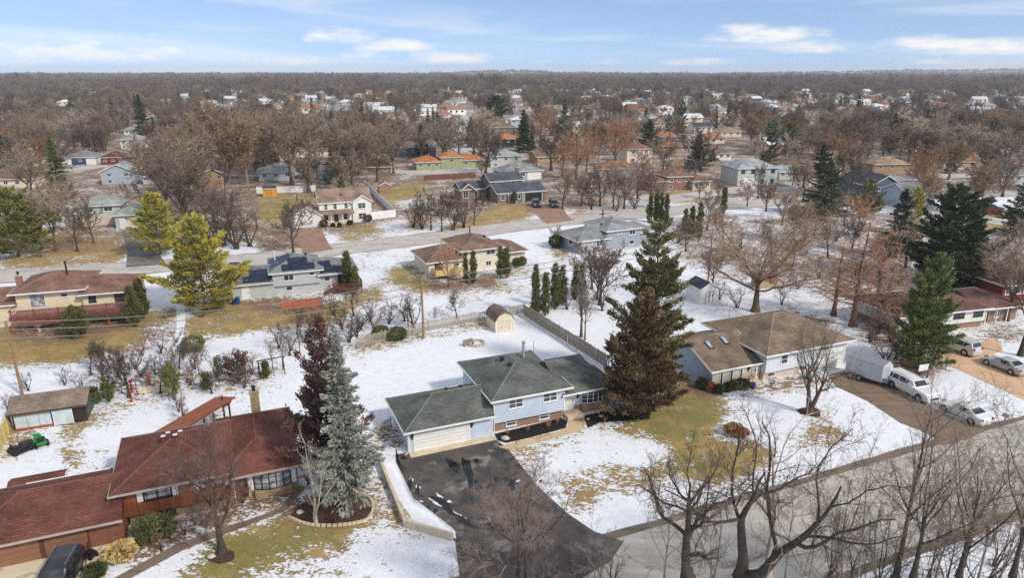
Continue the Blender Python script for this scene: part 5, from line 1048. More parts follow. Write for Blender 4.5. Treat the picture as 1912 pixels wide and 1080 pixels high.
# ---------------------------------------------------------------- trees
def unit(a): return a / np.maximum(np.linalg.norm(a, axis=-1, keepdims=True), 1e-9)
def tubes(P, Rd, S):
    """P (N,K,3) paths, Rd (N,K) radii -> verts, quads"""
    N_, K, _ = P.shape
    T = np.empty_like(P); T[:, 1:-1] = P[:, 2:] - P[:, :-2]; T[:, 0] = P[:, 1] - P[:, 0]; T[:, -1] = P[:, -1] - P[:, -2]; T = unit(T)
    ref = np.where(np.abs(T[:, :1, 2:3]) > .8, np.array([1., 0, 0]), np.array([0, 0, 1.])) * np.ones((1, K, 1))
    A = unit(np.cross(T, ref)); B = np.cross(T, A)
    q = 2 * np.pi * np.arange(S) / S
    V = P[:, :, None] + (A[:, :, None] * np.cos(q)[None, None, :, None] + B[:, :, None] * np.sin(q)[None, None, :, None]) * Rd[:, :, None, None]
    base = (np.arange(N_)[:, None, None] * K + np.arange(K - 1)[None, :, None]) * S
    k = np.arange(S)[None, None]; k2 = (k + 1) % S
    F = np.stack([base + k, base + k2, base + S + k2, base + S + k], -1)
    return V.reshape(-1, 3), F.reshape(-1, 4)
def merge(lst):
    Vs, Fs, o = [], [], 0
    for V, F in lst: Vs.append(V); Fs.append(F + o); o += len(V)
    return np.concatenate(Vs), np.concatenate(Fs)
def grow(rs, start, d, L, r0, K, gnarl, trop, taper=.3):
    n = len(start); P = np.empty((n, K, 3)); P[:, 0] = start; d = unit(d); step = (L / (K - 1))[:, None]
    for k in range(1, K):
        P[:, k] = P[:, k - 1] + d * step
        d = unit(d + rs.normal(0, gnarl, (n, 3)) + np.array([0, 0, trop]))
    Rd = r0[:, None] * (1 - (1 - taper) * np.linspace(0, 1, K)[None])
    return P, Rd
def children(rs, P, Rd, L, n, t0, t1, ang, lr, rr, K, gnarl, trop, minr, az=None, lenfall=.5, taper=.3):
    N_, Kp, _ = P.shape; tot = N_ * n
    pi = np.repeat(np.arange(N_), n); t = t0 + (t1 - t0) * ((np.tile(np.arange(n), N_) + rs.uniform(0, 1, tot)) / n)
    f = t * (Kp - 1); i0 = np.clip(f.astype(int), 0, Kp - 2); w = (f - i0)[:, None]
    pos = P[pi, i0] * (1 - w) + P[pi, i0 + 1] * w; tan = unit(P[pi, i0 + 1] - P[pi, i0]); rad = Rd[pi, i0] * (1 - w[:, 0]) + Rd[pi, i0 + 1] * w[:, 0]
    ref = np.where(np.abs(tan[:, 2:3]) > .8, np.array([1., 0, 0]), np.array([0, 0, 1.])); A = unit(np.cross(tan, ref)); B = np.cross(tan, A)
    phi = (np.tile(np.arange(n), N_) * 2.4 + rs.uniform(0, 6.28, N_).repeat(n) + rs.normal(0, .4, tot))[:, None]
    a = rs.uniform(ang[0], ang[1], tot)[:, None]
    d = tan * np.cos(a) + (A * np.cos(phi) + B * np.sin(phi)) * np.sin(a)
    Lc = L[pi] * lr * (1 - lenfall * t) * rs.uniform(.65, 1.2, tot)
    rc = np.maximum(np.minimum(rad * .8, rad * rr * rs.uniform(.8, 1.1, tot)), minr)
    Pc, Rc = grow(rs, pos, d, Lc, rc, K, gnarl, trop, taper); return Pc, Rc, Lc
def bare_tree(seed, H, r0=None, form='maple', dens=1.0, twig=.012, sub=True, lean=(0, 0), stems=1):
    """leafless tree: returns (trunk and limbs), (branches and twigs) as vertex and face arrays"""
    rs = np.random.RandomState(seed); r0 = r0 or H * .017
    f = dict(maple=dict(tr=.5, t0=.26, n1=12, a1=(.45, 1.1), l1=.95, g=.11, tp=.05, n2=10, a2=(.4, 1.0), n3=8), oak=dict(tr=.55, t0=.3, n1=10, a1=(.6, 1.25), l1=.95, g=.24, tp=.045, n2=9, a2=(.5, 1.1), n3=8),
             spread=dict(tr=.36, t0=.4, n1=18, a1=(.5, 1.25), l1=1.75, g=.11, tp=.055, n2=13, a2=(.35, .95), n3=9), slim=dict(tr=.85, t0=.25, n1=14, a1=(.45, .8), l1=.42, g=.07, tp=.08, n2=7, a2=(.4, .8), n3=6), elm=dict(tr=.42, t0=.35, n1=12, a1=(.3, .9), l1=1.3, g=.1, tp=.03, n2=11, a2=(.35, .95), n3=9),
             shrub=dict(tr=.8, t0=.12, n1=8, a1=(.3, .7), l1=.6, g=.12, tp=.06, n2=6, a2=(.4, .9), n3=5), larch=dict(tr=.97, t0=.2, n1=50, a1=(1.15, 1.55), l1=.5, g=.06, tp=.02, n2=9, a2=(.6, 1.1), n3=5))[form]
    n0 = stems; tl = H * f['tr']
    d0 = np.tile(np.array([[lean[0], lean[1], 1.0]]), (n0, 1)) + (rs.normal(0, .28, (n0, 3)) * (1 if n0 > 1 else 0)); d0[:, 2] = np.abs(d0[:, 2]) + .3
    st = np.zeros((n0, 3)); st[:, :2] = rs.normal(0, r0 * 1.6, (n0, 2)) if n0 > 1 else 0
    L0 = np.full(n0, tl) * rs.uniform(.8, 1.05, n0)
    P0, R0 = grow(rs, st, d0, L0, np.full(n0, r0), 12, f['g'] * (.35 if n0 == 1 else .6), .05, .13 if form != 'larch' else .08)
    R0[:, 0] *= 1.5; R0[:, 1] *= 1.12
    n1 = max(3, int(f['n1'] * (1 if n0 == 1 else .5)))
    P1, R1, L1 = children(rs, P0, R0, L0, n1, f['t0'], 1.0, f['a1'], f['l1'] * (1 if form != 'larch' else 1), .62 if form != 'larch' else .3, 9, f['g'], f['tp'], twig * 1.5, lenfall=.35 if form != 'larch' else .8)
    n2 = max(2, int(f['n2'] * dens ** .5)); P2, R2, L2 = children(rs, P1, R1, L1, n2, .18, 1, f['a2'], .48, .55, 6, f['g'] * 1.2, f['tp'] * .8, twig * 1.3)
    n3 = max(2, int(f['n3'] * dens ** .5)); P3, R3, L3 = children(rs, P2, R2, L2, n3, .15, 1, (.4, 1.0), .55, .55, 4, f['g'] * 1.3, f['tp'] * .6, twig)
    lim = [tubes(P0, R0, 9), tubes(P1, R1, 5)]; tw = [tubes(P2, R2, 4), tubes(P3, R3, 3)]
    if sub: P4, R4, L4 = children(rs, P3, R3, L3, 4 if dens >= 1 else 3, .2, 1, (.4, 1.0), .6, .6, 2, .2, f['tp'] * .5, twig * .85); tw.append(tubes(P4, R4, 3))
    return merge(lim), merge(tw)
def leaf_quads(rs, C, D, ln, wd):
    """flat pointed sprays: centre C, direction D, length, width arrays"""
    n = len(C); D = unit(D); ref = unit(rs.normal(0, 1, (n, 3))); A = unit(np.cross(D, ref))
    ln = np.broadcast_to(ln, n)[:, None]; wd = np.broadcast_to(wd, n)[:, None]
    V = np.stack([C - D * ln * .4, C + A * wd * .5 + D * ln * .05, C + D * ln * .6, C - A * wd * .5 + D * ln * .05], 1).reshape(-1, 3)
    return V, np.arange(n * 4).reshape(n, 4)
def conifer(seed, H, Rm, form='spruce', dens=1.0, leaf=.34, bare=.06):
    rs = np.random.RandomState(seed)
    nb = int(H * (11 if form == 'spruce' else 7.5) * dens ** .5)
    t = np.sort(rs.uniform(0, 1, nb)); z = H * (bare + (1 - bare) * t)
    if form == 'pine':                       # irregular open whorls
        z = H * (bare + (1 - bare) * (np.floor(t * 13) / 13 + rs.uniform(0, .035, nb))); prof = np.clip(1.12 * (1 - t) ** .62 * (.55 + .45 * np.minimum(1, t * 5)), .06, 1)
    elif form == 'juniper': prof = (1 - t) ** .75 * (.75 + .25 * np.minimum(1, t * 6)) + .04
    elif form == 'column': prof = np.sqrt(np.clip(1 - t ** 2.6, 0, 1)) * (.85 + .15 * np.minimum(1, t * 5)) + .02
    else: prof = (1 - t) ** .9 * (.86 + .14 * np.minimum(1, t * 8)) + .025
    az = np.arange(nb) * 2.4 + rs.normal(0, .35, nb); lobes = 1 + (.2 if form != 'column' else .13) * np.sin(az * 2 + z * 1.1 + seed) + (.12 if form != 'column' else .1) * np.sin(az * 3 - z * 2.3 + seed * 2)
    L = Rm * prof * lobes * rs.uniform(.62, 1.12, nb) * np.where(rs.uniform(0, 1, nb) < .1, .45, 1)
    el = {'spruce': -.22 + .75 * t, 'pine': .12 + .5 * t, 'juniper': .35 + .6 * t, 'column': .9 + .3 * t}[form] + rs.normal(0, .1, nb)
    D = np.stack([np.cos(az) * np.cos(el), np.sin(az) * np.cos(el), np.sin(el)], -1)
    S0 = np.stack([np.zeros(nb), np.zeros(nb), z - L * np.sin(el) * .35], -1); S0[:, 2] = np.maximum(S0[:, 2], H * bare * .8)
    P, Rd = grow(rs, S0, D, L / np.maximum(np.cos(np.clip(el, -1, .9)), .5), .012 + .01 * L, 5, .06, {'spruce': .035, 'pine': .06, 'juniper': .05, 'column': .15}[form])
    tr = np.linspace(0, 1, 10); TP = np.stack([np.zeros(10), np.zeros(10), tr * H * .97], -1)[None]; TR = (H * .016 * (1 - tr * .93))[None]; TR[:, 0] *= 1.35
    trunk = merge([tubes(TP, TR, 9), tubes(P, Rd, 4)])
    per = (26 if form == 'spruce' else 34 if form == 'pine' else 40) * dens
    cnt = np.maximum(5, (per * L).astype(int)); pi = np.repeat(np.arange(nb), cnt); n = len(pi)
    lo = {'spruce': .12, 'pine': .38, 'juniper': .25, 'column': .3}[form]
    u = lo + (1 - lo) * rs.uniform(0, 1, n) ** .8; f = u * 4; i0 = np.clip(f.astype(int), 0, 3); w = (f - i0)[:, None]
    c = P[pi, i0] * (1 - w) + P[pi, i0 + 1] * w; tan = unit(P[pi, i0 + 1] - P[pi, i0])
    side = unit(np.cross(tan, np.array([0, 0, 1.]))); sw = rs.normal(0, 1, n)[:, None]
    fan = (1.05 - u)[:, None] * L[pi][:, None] * (.34 if form != 'column' else .2)
    c = c + side * sw * fan + rs.normal(0, .05 if form == 'spruce' else .13, (n, 3)) * np.array([1, 1, .8])
    if form == 'spruce': c[:, 2] -= np.abs(rs.normal(0, .11, n))
    d = tan + side * np.sign(sw) * rs.uniform(.2, 1.0, (n, 1)) + rs.normal(0, .25, (n, 3)); d[:, 2] += {'spruce': -.2, 'pine': .35, 'juniper': .5, 'column': 1.3}[form]
    fol = leaf_quads(rs, c, d, leaf * rs.uniform(.7, 1.3, n), leaf * rs.uniform(.3, .5, n))
    return trunk, fol
def bush_ball(seed, rx, rz, n=1500, leaf=.16):
    """clipped or natural evergreen shrub: lumpy shell of small leaves around stems"""
    rs = np.random.RandomState(seed); d = unit(rs.normal(0, 1, (n, 3))); k = rs.uniform(.55, 1, n) ** .5
    bump = 1 + .1 * np.sin(d[:, 0] * 7 + seed) * np.sin(d[:, 1] * 6) + .07 * np.sin(d[:, 2] * 9 + seed * 2)
    c = d * (k * bump)[:, None] * np.array([rx, rx, rz]); c[:, 2] += rz
    c = c[c[:, 2] > .03]; d = d[:len(c)]
    fol = leaf_quads(rs, c, unit(c - np.array([0, 0, rz])) + rs.normal(0, .5, c.shape) + np.array([0, 0, .5]), leaf * rs.uniform(.7, 1.3, len(c)), leaf * .55)
    m = 9; az = rs.uniform(0, 6.28, m); P, Rd = grow(rs, np.zeros((m, 3)), np.stack([np.cos(az) * .6, np.sin(az) * .6, np.ones(m)], -1), np.full(m, rz * 1.5), np.full(m, .03), 4, .1, 0)
    return tubes(P, Rd, 4), fol
def twigm(name, c, randh=.02, randv=.32): return M(name, c, .95, .25, 1.5, rand=randh, randv=randv)
TW = dict(brown=twigm('twigs_brown', srgb(138, 122, 106)), red=twigm('twigs_reddish', srgb(134, 106, 97), .02), grey=twigm('twigs_grey', srgb(142, 132, 122)), tan=twigm('twigs_tan', srgb(150, 126, 102)), dark=twigm('twigs_dark', srgb(100, 87, 75)), rust=twigm('twigs_rust', srgb(186, 148, 118), .015, .12), orange=twigm('twigs_orange', srgb(162, 122, 90)), pale=twigm('twigs_pale', srgb(172, 158, 140)), mauve=twigm('twigs_mauve', srgb(134, 117, 108)))
BK = dict(brown=M('bark_brown', srgb(96, 82, 72), .95, .3, 3, bump=.6), dark=M('bark_dark', srgb(70, 62, 55), .95, .3, 3, bump=.6), grey=M('bark_grey', srgb(126, 116, 106), .95, .25, 3, bump=.6), pale=M('bark_birch', srgb(182, 170, 152), .9, .25, 5), rust=M('bark_rust', srgb(110, 84, 70), .95, .25, 3, bump=.6), dead=M('bark_dead', srgb(158, 146, 132), .95, .25, 4))
def folm(name, c, var=.35, rh=.02, rv=.15): 
    m, t, p = base_mat(name)
    cs, n, tc = noise_col(t, mul(c, 1 - var), mul(c, 1 + var), 1.4, 7)
    n2 = N(t, 'ShaderNodeTexNoise'); n2.inputs['Scale'].default_value = .45; n2.inputs['Detail'].default_value = 2; t.links.new(tc.outputs['Object'], n2.inputs['Vector'])
    hs = N(t, 'ShaderNodeHueSaturation'); t.links.new(math_(t, 'ADD', math_(t, 'MULTIPLY', n2.outputs[0], .12), .44), hs.inputs['Hue']); t.links.new(math_(t, 'ADD', math_(t, 'MULTIPLY', n2.outputs[0], -.9), 1.4), hs.inputs['Saturation']); t.links.new(cs, hs.inputs['Color']); cs = hsv_var(t, hs.outputs[0], rh, rv)
    t.links.new(cs, p.inputs['Base Color']); p.inputs['Roughness'].default_value = .85; p.inputs['Specular IOR Level'].default_value = .2
    return m
FO = dict(lime=folm('needles_lime', srgb(134, 134, 66)), spruce=folm('needles_spruce', srgb(88, 98, 72)), blue=folm('needles_blue', srgb(146, 148, 136), .3), dark=folm('needles_dark', srgb(72, 82, 70)), yellow=folm('needles_yellow_green', srgb(172, 160, 72), .42), green=folm('needles_green', srgb(108, 116, 66)), bronze=folm('needles_bronze', srgb(114, 95, 68)), olive=folm('needles_olive', srgb(118, 114, 74)), arb=folm('needles_arborvitae', srgb(94, 98, 56)), redcedar=folm('needles_red_cedar', srgb(104, 80, 70)), boxw=folm('leaves_boxwood', srgb(74, 82, 48)), straw=folm('straw', srgb(186, 158, 104), .25), leafbrown=folm('dead_leaves', srgb(160, 106, 74)))
TREES = []     # for keeping scattered trees clear of placed ones
def place_tree(name, label, base, trunk, crown, bm, cm, cat='tree', group=None, rz=None, crown_name='crown'):
    r = empty(name, base, random.uniform(0, 6.28) if rz is None else rz, label, cat, group)
    link('trunk', np_mesh('trunk', *trunk, bm, True), r); link(crown_name, np_mesh(crown_name, *crown, cm), r)
    TREES.append((base[0], base[1])); return r
def bare_at(label, px, py, top, form, tw, bk, seed, dens=1.0, twig=.012, stems=1, lean=(0, 0), r0=None, base=None, H=None, name='bare_tree', cat='tree', rz=None, sub=True):
    b = base or un(px, py); H = H or height_at(b, top); t, c = bare_tree(seed, H, r0, form, dens, twig, sub, lean, stems)
    # bring the tree to its height exactly
    k = H / max(t[0][:, 2].max(), c[0][:, 2].max()); t = (t[0] * np.array([(1 + k) / 2, (1 + k) / 2, k]), t[1]); c = (c[0] * np.array([(1 + k) / 2, (1 + k) / 2, k]), c[1])
    return place_tree(name, label, b, t, c, BK[bk], TW[tw], cat, rz=rz)
def con_at(label, px, py, top, wpx, form, fo, seed, dens=1.0, leaf=.34, bk='brown', bare=.06, name='conifer', H=None, base=None):
    b = base or un(px, py); H = H or height_at(b, top); dist = math.hypot(b.x, b.y, CAMH - H / 2); Rm = wpx / 2 * dist / FPX * 1.22
    t, c = conifer(seed, H, Rm, form, dens, leaf, bare); return place_tree(name, label, b, t, c, BK[bk], FO[fo])

# ---- single trees that stand out in the photograph
bare_at('reddish bare ornamental tree with fine twigs in front of the red roofed house', 415, 1032, 788, 'maple', 'red', 'dark', 11, 1.7, .010, r0=.2)
bare_at('pale thin birch with forked white stems right of the red roofed house', 592, 975, 790, 'slim', 'pale', 'pale', 12, .25, .012, stems=3, r0=.09, sub=False, name='birch')
con_at('silvery blue spruce with bare lower trunk left of the blue garage', 652, 955, 612, 112, 'spruce', 'blue', 13, 1.5, .36, bk='grey', bare=.12, name='blue_spruce')
con_at('dark purplish red cedar just behind the silvery spruce', 622, 915, 592, 122, 'juniper', 'redcedar', 14, 1.7, .32, bk='dark', bare=.16, name='red_cedar')
con_at('broad bronze brown conifer at the right end of the blue house', 1192, 772, 552, 150, 'juniper', 'bronze', 15, 2.2, .34, name='bronze_conifer', bare=.05)
con_at('tall olive green conifer behind the bronze one', 1212, 735, 408, 142, 'pine', 'olive', 16, 1.8, .36, name='olive_conifer', bare=.08)
bare_at('forked bare tree on the snowy lawn of the skylight house', 1506, 772, 590, 'elm', 'brown', 'brown', 17, .8, .011, r0=.26, stems=2)
con_at('dense green juniper beside the white house at right', 1716, 690, 478, 108, 'juniper', 'green', 18, 2.0, .34, name='juniper', bare=.04)
bare_at('wide spreading bare maple behind the skylight house', 1410, 582, 368, 'spread', 'tan', 'brown', 19, 1.0, .013, r0=.3, name='maple').scale = (1.5, 1.5, 1)
LARCH = bare_at('tall rusty brown leafless larch behind the skylight house', 1592, 610, 405, 'larch', 'rust', 'rust', 20, .75, .018, r0=.4, name='larch')
for px, py, top, wd, lab in ((1632, 602, 425, 1.0, 'second rusty larch just right of the tall one'), (1556, 590, 445, 1.05, 'smaller rusty larch left of the tall one')):
    c_ = copy_tree(LARCH); c_.location = un(px, py); k_ = height_at(un(px, py), top) / height_at(un(1592, 610), 405); c_.scale = (k_ * wd, k_ * wd, k_); c_.rotation_euler = (0, 0, px); c_['label'] = lab
con_at('bright yellow green pine beside the solar house', 384, 580, 400, 128, 'pine', 'yellow', 23, 1.6, .42, name='pine')
con_at('yellow green pine by the damp drive of the grey green house', 300, 475, 360, 85, 'pine', 'yellow', 24, 1.6, .4, name='pine')
con_at('green pine at the left edge by the far street', 36, 480, 345, 100, 'pine', 'lime', 25, 1.2, .5, name='pine')
con_at('large dark spruce behind the spreading maple', 1538, 402, 298, 82, 'spruce', 'spruce', 26, 1.3, .5, name='spruce')
con_at('blue green spruce right of the larches', 1672, 480, 352, 72, 'spruce', 'dark', 27, 1.2, .46, name='spruce')
con_at('large dark pine at right behind the juniper', 1766, 530, 345, 125, 'pine', 'spruce', 28, 1.6, .54, name='pine')
con_at('slim dark spruce right of the large pine', 1806, 540, 402, 62, 'spruce', 'dark', 29, 1.0, .44, name='spruce')
con_at('dark conifer at the right edge of the picture', 1898, 440, 330, 60, 'spruce', 'spruce', 30, 1.1, .48, name='spruce')
con_at('low wide olive conifer between spruce and dark blue house', 1616, 405, 335, 50, 'juniper', 'olive', 31, 1.1, .45, name='conifer')
con_at('yellow green conifer beside the dark blue house', 1706, 410, 350, 34, 'juniper', 'yellow', 32, 1.0, .45, name='conifer')
con_at('tall narrow spruce left of the pale house with blue garage door', 108, 342, 252, 38, 'spruce', 'green', 33, .9, .55, name='spruce')
con_at('tall dark conifer high among bare trees at upper left', 270, 262, 175, 34, 'spruce', 'spruce', 34, .8, .8, name='spruce')
con_at('dark spruce left of the orange roofed house', 788, 297, 232, 36, 'spruce', 'dark', 35, .9, .7, name='spruce')
con_at('slim dark spruce left of the street running away', 880, 275, 218, 26, 'spruce', 'dark', 36, .8, .8, name='spruce')
con_at('slim spruce beside the pale grey two-storey house', 906, 295, 238, 22, 'spruce', 'dark', 37, .8, .7, name='spruce')
con_at('tall dark spruce behind the grey two-storey house', 978, 285, 205, 36, 'spruce', 'spruce', 38, .9, .8, name='spruce')
con_at('dense dark pine group tree at upper centre', 925, 225, 178, 50, 'pine', 'spruce', 39, .8, 1.0, name='pine')
con_at('dark spruce pair, right of centre', 1210, 282, 222, 50, 'spruce', 'spruce', 40, .9, .8, name='spruce')
con_at('blue spruce in front of the orange roofed cluster', 1302, 315, 250, 40, 'spruce', 'dark', 41, 1.0, .65, name='spruce')
con_at('dark spruce by the pale flat house', 1330, 302, 280, 20, 'spruce', 'spruce', 42, .8, .6, name='spruce')
con_at('dark spruce above the grey two-storey house', 1532, 325, 266, 38, 'spruce', 'dark', 43, .9, .65, name='spruce')
con_at('dark pine above the orange roofed houses', 1412, 250, 205, 46, 'pine', 'olive', 44, .8, .9, name='pine')
con_at('yellowish pine beside the dark one at upper right', 1468, 290, 228, 40, 'pine', 'green', 45, .9, .8, name='pine')
con_at('dark evergreen in front of the long pale blue house', 622, 330, 262, 28, 'spruce', 'dark', 46, .9, .6, name='spruce')
con_at('small dark juniper by the pale blue house', 612, 345, 315, 22, 'juniper', 'spruce', 47, .9, .5, name='juniper')
con_at('dark reddish cedar in the garden bed behind the red house', 447, 712, 652, 50, 'juniper', 'redcedar', 48, 1.3, .3, name='red_cedar')
con_at('small narrow evergreen left of the dark reddish cedar', 410, 715, 668, 18, 'column', 'arb', 49, 1.3, .22, name='evergreen')
con_at('pointed green arborvitae behind the patio roof', 325, 748, 686, 34, 'column', 'green', 50, 1.4, .26, name='arborvitae')
con_at('dark evergreen beside the dark red roof at far left', 8, 310, 248, 34, 'spruce', 'dark', 51, .8, .7, name='spruce')
con_at('dark green tree behind the left edge pine', 62, 450, 365, 34, 'juniper', 'arb', 52, 1.0, .45, name='conifer')

# arborvitae: rows of narrow columns, one mesh per form, copied
def arb_proto(seed, H, Rm): return conifer(seed, H, Rm, 'column', 1.2, .34, .02)
def shrub_at(label, px, py, rx, rz, fo, seed, name='shrub', leaf=.16, n=1500, base=None):
    t, c = bush_ball(seed, rx, rz, int(n * max(1, (rx * rx * rz) ** .66 * 1.6)), leaf); return place_tree(name, label, base or un(px, py), t, c, BK['brown'], FO[fo], 'shrub', crown_name='foliage')
for i, (px, py, top, w, lab) in enumerate(((254, 610, 540, 34, 'tall dense arborvitae right of the beige house'), (268, 595, 524, 28, 'taller narrow arborvitae behind the other, right of the beige house'),
        (652, 545, 472, 26, 'dark arborvitae at the right end of the solar house'), (664, 548, 500, 22, 'shorter arborvitae beside the deck of the solar house'), (935, 520, 462, 20, 'left one of the paired arborvitae before the cream house'), (946, 520, 464, 20, 'right one of the paired arborvitae before the cream house'),
        (884, 530, 470, 16, 'slim arborvitae at the yellow deck of the cream house'), (870, 528, 474, 14, 'slim arborvitae behind the rusty tree at the cream house'),
        (1000, 590, 497, 24, 'tall arborvitae at the left end of the hedge beyond the wooden fence'), (1018, 590, 512, 22, 'second arborvitae of the hedge beyond the wooden fence'), (1036, 578, 494, 24, 'third arborvitae of the hedge beyond the wooden fence'), (1050, 570, 498, 22, 'fourth arborvitae of the hedge beyond the wooden fence'),
        (1074, 560, 496, 18, 'fifth arborvitae of the hedge beyond the wooden fence'), (1086, 555, 497, 18, 'last arborvitae of the hedge beyond the wooden fence'),
        (1213, 415, 363, 14, 'first arborvitae in the tight row left of the maple'), (1223, 416, 362, 14, 'second arborvitae in the tight row left of the maple'), (1233, 418, 362, 14, 'third arborvitae in the tight row left of the maple'), (1243, 420, 364, 14, 'fourth arborvitae in the tight row left of the maple'),
        (1278, 440, 392, 16, 'left arborvitae of the dark clump behind the maple'), (1290, 445, 386, 18, 'middle arborvitae of the dark clump behind the maple'), (1304, 450, 380, 18, 'right arborvitae of the dark clump behind the maple'), (1350, 400, 350, 16, 'lone dark arborvitae behind the top of the maple'),
        (1428, 320, 284, 12, 'small arborvitae on the roofline of the grey two-storey house'), (1568, 312, 286, 16, 'dark arborvitae pair by the white pickup'), (180, 755, 728, 14, 'small round evergreen, left of two by the greenhouse shed'), (205, 752, 714, 24, 'pointed evergreen, right of two by the greenhouse shed'),
        (386, 728, 702, 20, 'little clipped cone evergreen in the garden bed'), (640, 375, 330, 14, 'thin dark arborvitae by the white house'), (497, 706, 676, 12, 'tiny evergreen near the wooden swing'), (267, 1018, 975, 24, 'left pointed yew of the three by the red garage'), (292, 1013, 966, 25, 'middle pointed yew of the three by the red garage'), (318, 1006, 962, 27, 'right pointed yew of the three by the red garage'))):
    b = un(px, py); H = height_at(b, top); dist = math.hypot(b.x, b.y, CAMH); Rm = w / 2 * dist / FPX; t, c = conifer(100 + i, H, Rm, 'column', (2.0 if py > 480 else 1.2) if H > 2 else 4, .28 if py > 480 else .46, .01)
    place_tree('arborvitae', lab, b, t, c, BK['brown'], FO['arb'])
shrub_at('fat clipped arborvitae in front of the beige house deck', 145, 630, 1.55, 2.1, 'arb', 222, 'arborvitae', .26, 1500)
# shrubs
for i, (px, py, rx, rz, fo, nm, lab) in enumerate(((1311, 726, .62, .62, 'boxw', 'boxwood', 'round dark boxwood at the corner of the skylight house'), (1327, 731, .5, .5, 'leafbrown', 'shrub', 'brownish round shrub beside the corner boxwood'), (1343, 735, .55, .5, 'boxw', 'boxwood', 'low boxwood, second by the brick front'),
        (1358, 731, .5, .5, 'boxw', 'boxwood', 'low boxwood, third by the brick front'), (1370, 728, .6, .55, 'olive', 'shrub', 'olive shrub under the narrow windows'), (1386, 726, .75, .55, 'boxw', 'boxwood', 'wide boxwood under the right narrow window'),
        
        (228, 1043, 1.0, .55, 'straw', 'ornamental_grass', 'clump of straw coloured ornamental grass by the cream driveway'), (180, 1078, .7, .5, 'boxw', 'boxwood', 'small boxwood at the bottom edge by the cream driveway'),
        (362, 655, 1.4, .95, 'olive', 'yew', 'wide dark yew island at the end of the snowy footpath'), (1037, 463, 1.3, 1.3, 'boxw', 'boxwood', 'big round boxwood at the left of the grey house'), (742, 634, 1.3, .8, 'arb', 'yew', 'dark sprawling yew behind the picket fence'), (712, 632, 1.2, .8, 'arb', 'yew', 'smaller dark yew behind the picket fence'),
        (965, 500, .8, .9, 'arb', 'yew', 'left low yew by the cream garage wing'), (975, 496, .8, .8, 'arb', 'yew', 'right low yew by the cream garage wing'), (605, 424, .9, .8, 'redcedar', 'shrub', 'reddish shrub at the left of the white porch'), (622, 424, .5, .45, 'boxw', 'boxwood', 'first low boxwood along the white porch'), (634, 424, .5, .45, 'boxw', 'boxwood', 'second low boxwood along the white porch'), (654, 420, .7, .5, 'boxw', 'boxwood', 'third low boxwood along the white porch'), (688, 414, .9, .8, 'redcedar', 'shrub', 'reddish shrub at the right of the white porch'),
        (960, 380, .7, 1.6, 'dark', 'evergreen', 'blue green evergreen at the corner of the brown two-storey house'), (1370, 812, .9, .5, 'straw', 'ornamental_grass', 'straw coloured clump on the snowy front lawn'), (1384, 816, .6, .45, 'leafbrown', 'shrub', 'brown leafy clump on the snowy front lawn'))):
    shrub_at(lab, px, py, rx, rz, fo, 200 + i, nm, .2 if fo != 'straw' else .3, 1300)
for i, (px, py) in enumerate(((948, 815), (985, 808), (1025, 800), (1040, 793), (1130, 790), (1165, 775))):
    b = un(px, py); t, c = bare_tree(300 + i, .75, .02, 'shrub', .7, .012, False, stems=4); place_tree('dormant_shrub', ['leftmost', 'second', 'third', 'fourth', 'fifth', 'rightmost'][i] + ' small leafless shrub in the black mulch beds', b, t, c, BK['rust'], TW['rust'], 'shrub')
# ---------------------------------------------------------------- leafless trees placed one by one (photo foot, top, form)
# near bare trees at the bottom of the picture; their feet lie below the frame on the near side of the street
def near(px, py): return un(px, py)
bare_at('twiggy mauve brown bare tree at the bottom centre over the driveway', 0, 0, 900, 'maple', 'mauve', 'dark', 401, 1.8, .008, r0=.12, stems=3, base=un(972, 1080, 2.0))
bare_at('gnarled dark oak with heavy crooked limbs at bottom right of centre', 0, 0, 868, 'oak', 'dark', 'dark', 402, 1.4, .008, r0=.27, stems=2, base=un(1375, 1080, 4.5), lean=(-.12, 0), rz=.6)
bare_at('grey broken dead tree trunk standing beside the gnarled oak', 0, 0, 840, 'oak', 'pale', 'dead', 403, .12, .013, r0=.17, sub=False, base=un(1432, 1080, 4), name='dead_tree')
bare_at('low gnarled oak with sideways limbs at the bottom centre', 0, 0, 950, 'oak', 'dark', 'dark', 404, 1.3, .008, r0=.27, lean=(-.35, 0), base=un(1285, 1085, 5), rz=.3)
bare_at('slender bare tree over the street, right of the oak', 0, 0, 800, 'slim', 'brown', 'dark', 405, 1.0, .008, r0=.15, base=un(1672, 1080, 4))
bare_at('second slender bare tree close to the first over the street', 0, 0, 850, 'elm', 'brown', 'dark', 406, .7, .008, r0=.14, base=un(1705, 1080, 4.5))
bare_at('bare bushy young tree over the middle of the street', 1545, 1085, 870, 'shrub', 'brown', 'dark', 407, 1.3, .010, r0=.08, stems=3)
bare_at('bare tree at the right edge over the street', 0, 0, 840, 'elm', 'grey', 'dark', 408, .7, .008, r0=.14, base=un(1890, 1080, 5))
bare_at('tall bare maple leaning over the street near the right edge', 0, 0, 880, 'maple', 'brown', 'dark', 410, .7, .008, r0=.13, base=un(1790, 1080, 4))
bare_at('pale dead leaning stem in the roadside thicket', 1490, 1120, 930, 'slim', 'pale', 'dead', 409, .3, .012, r0=.08, sub=False, lean=(.2, 0), name='dead_tree')
wood = []
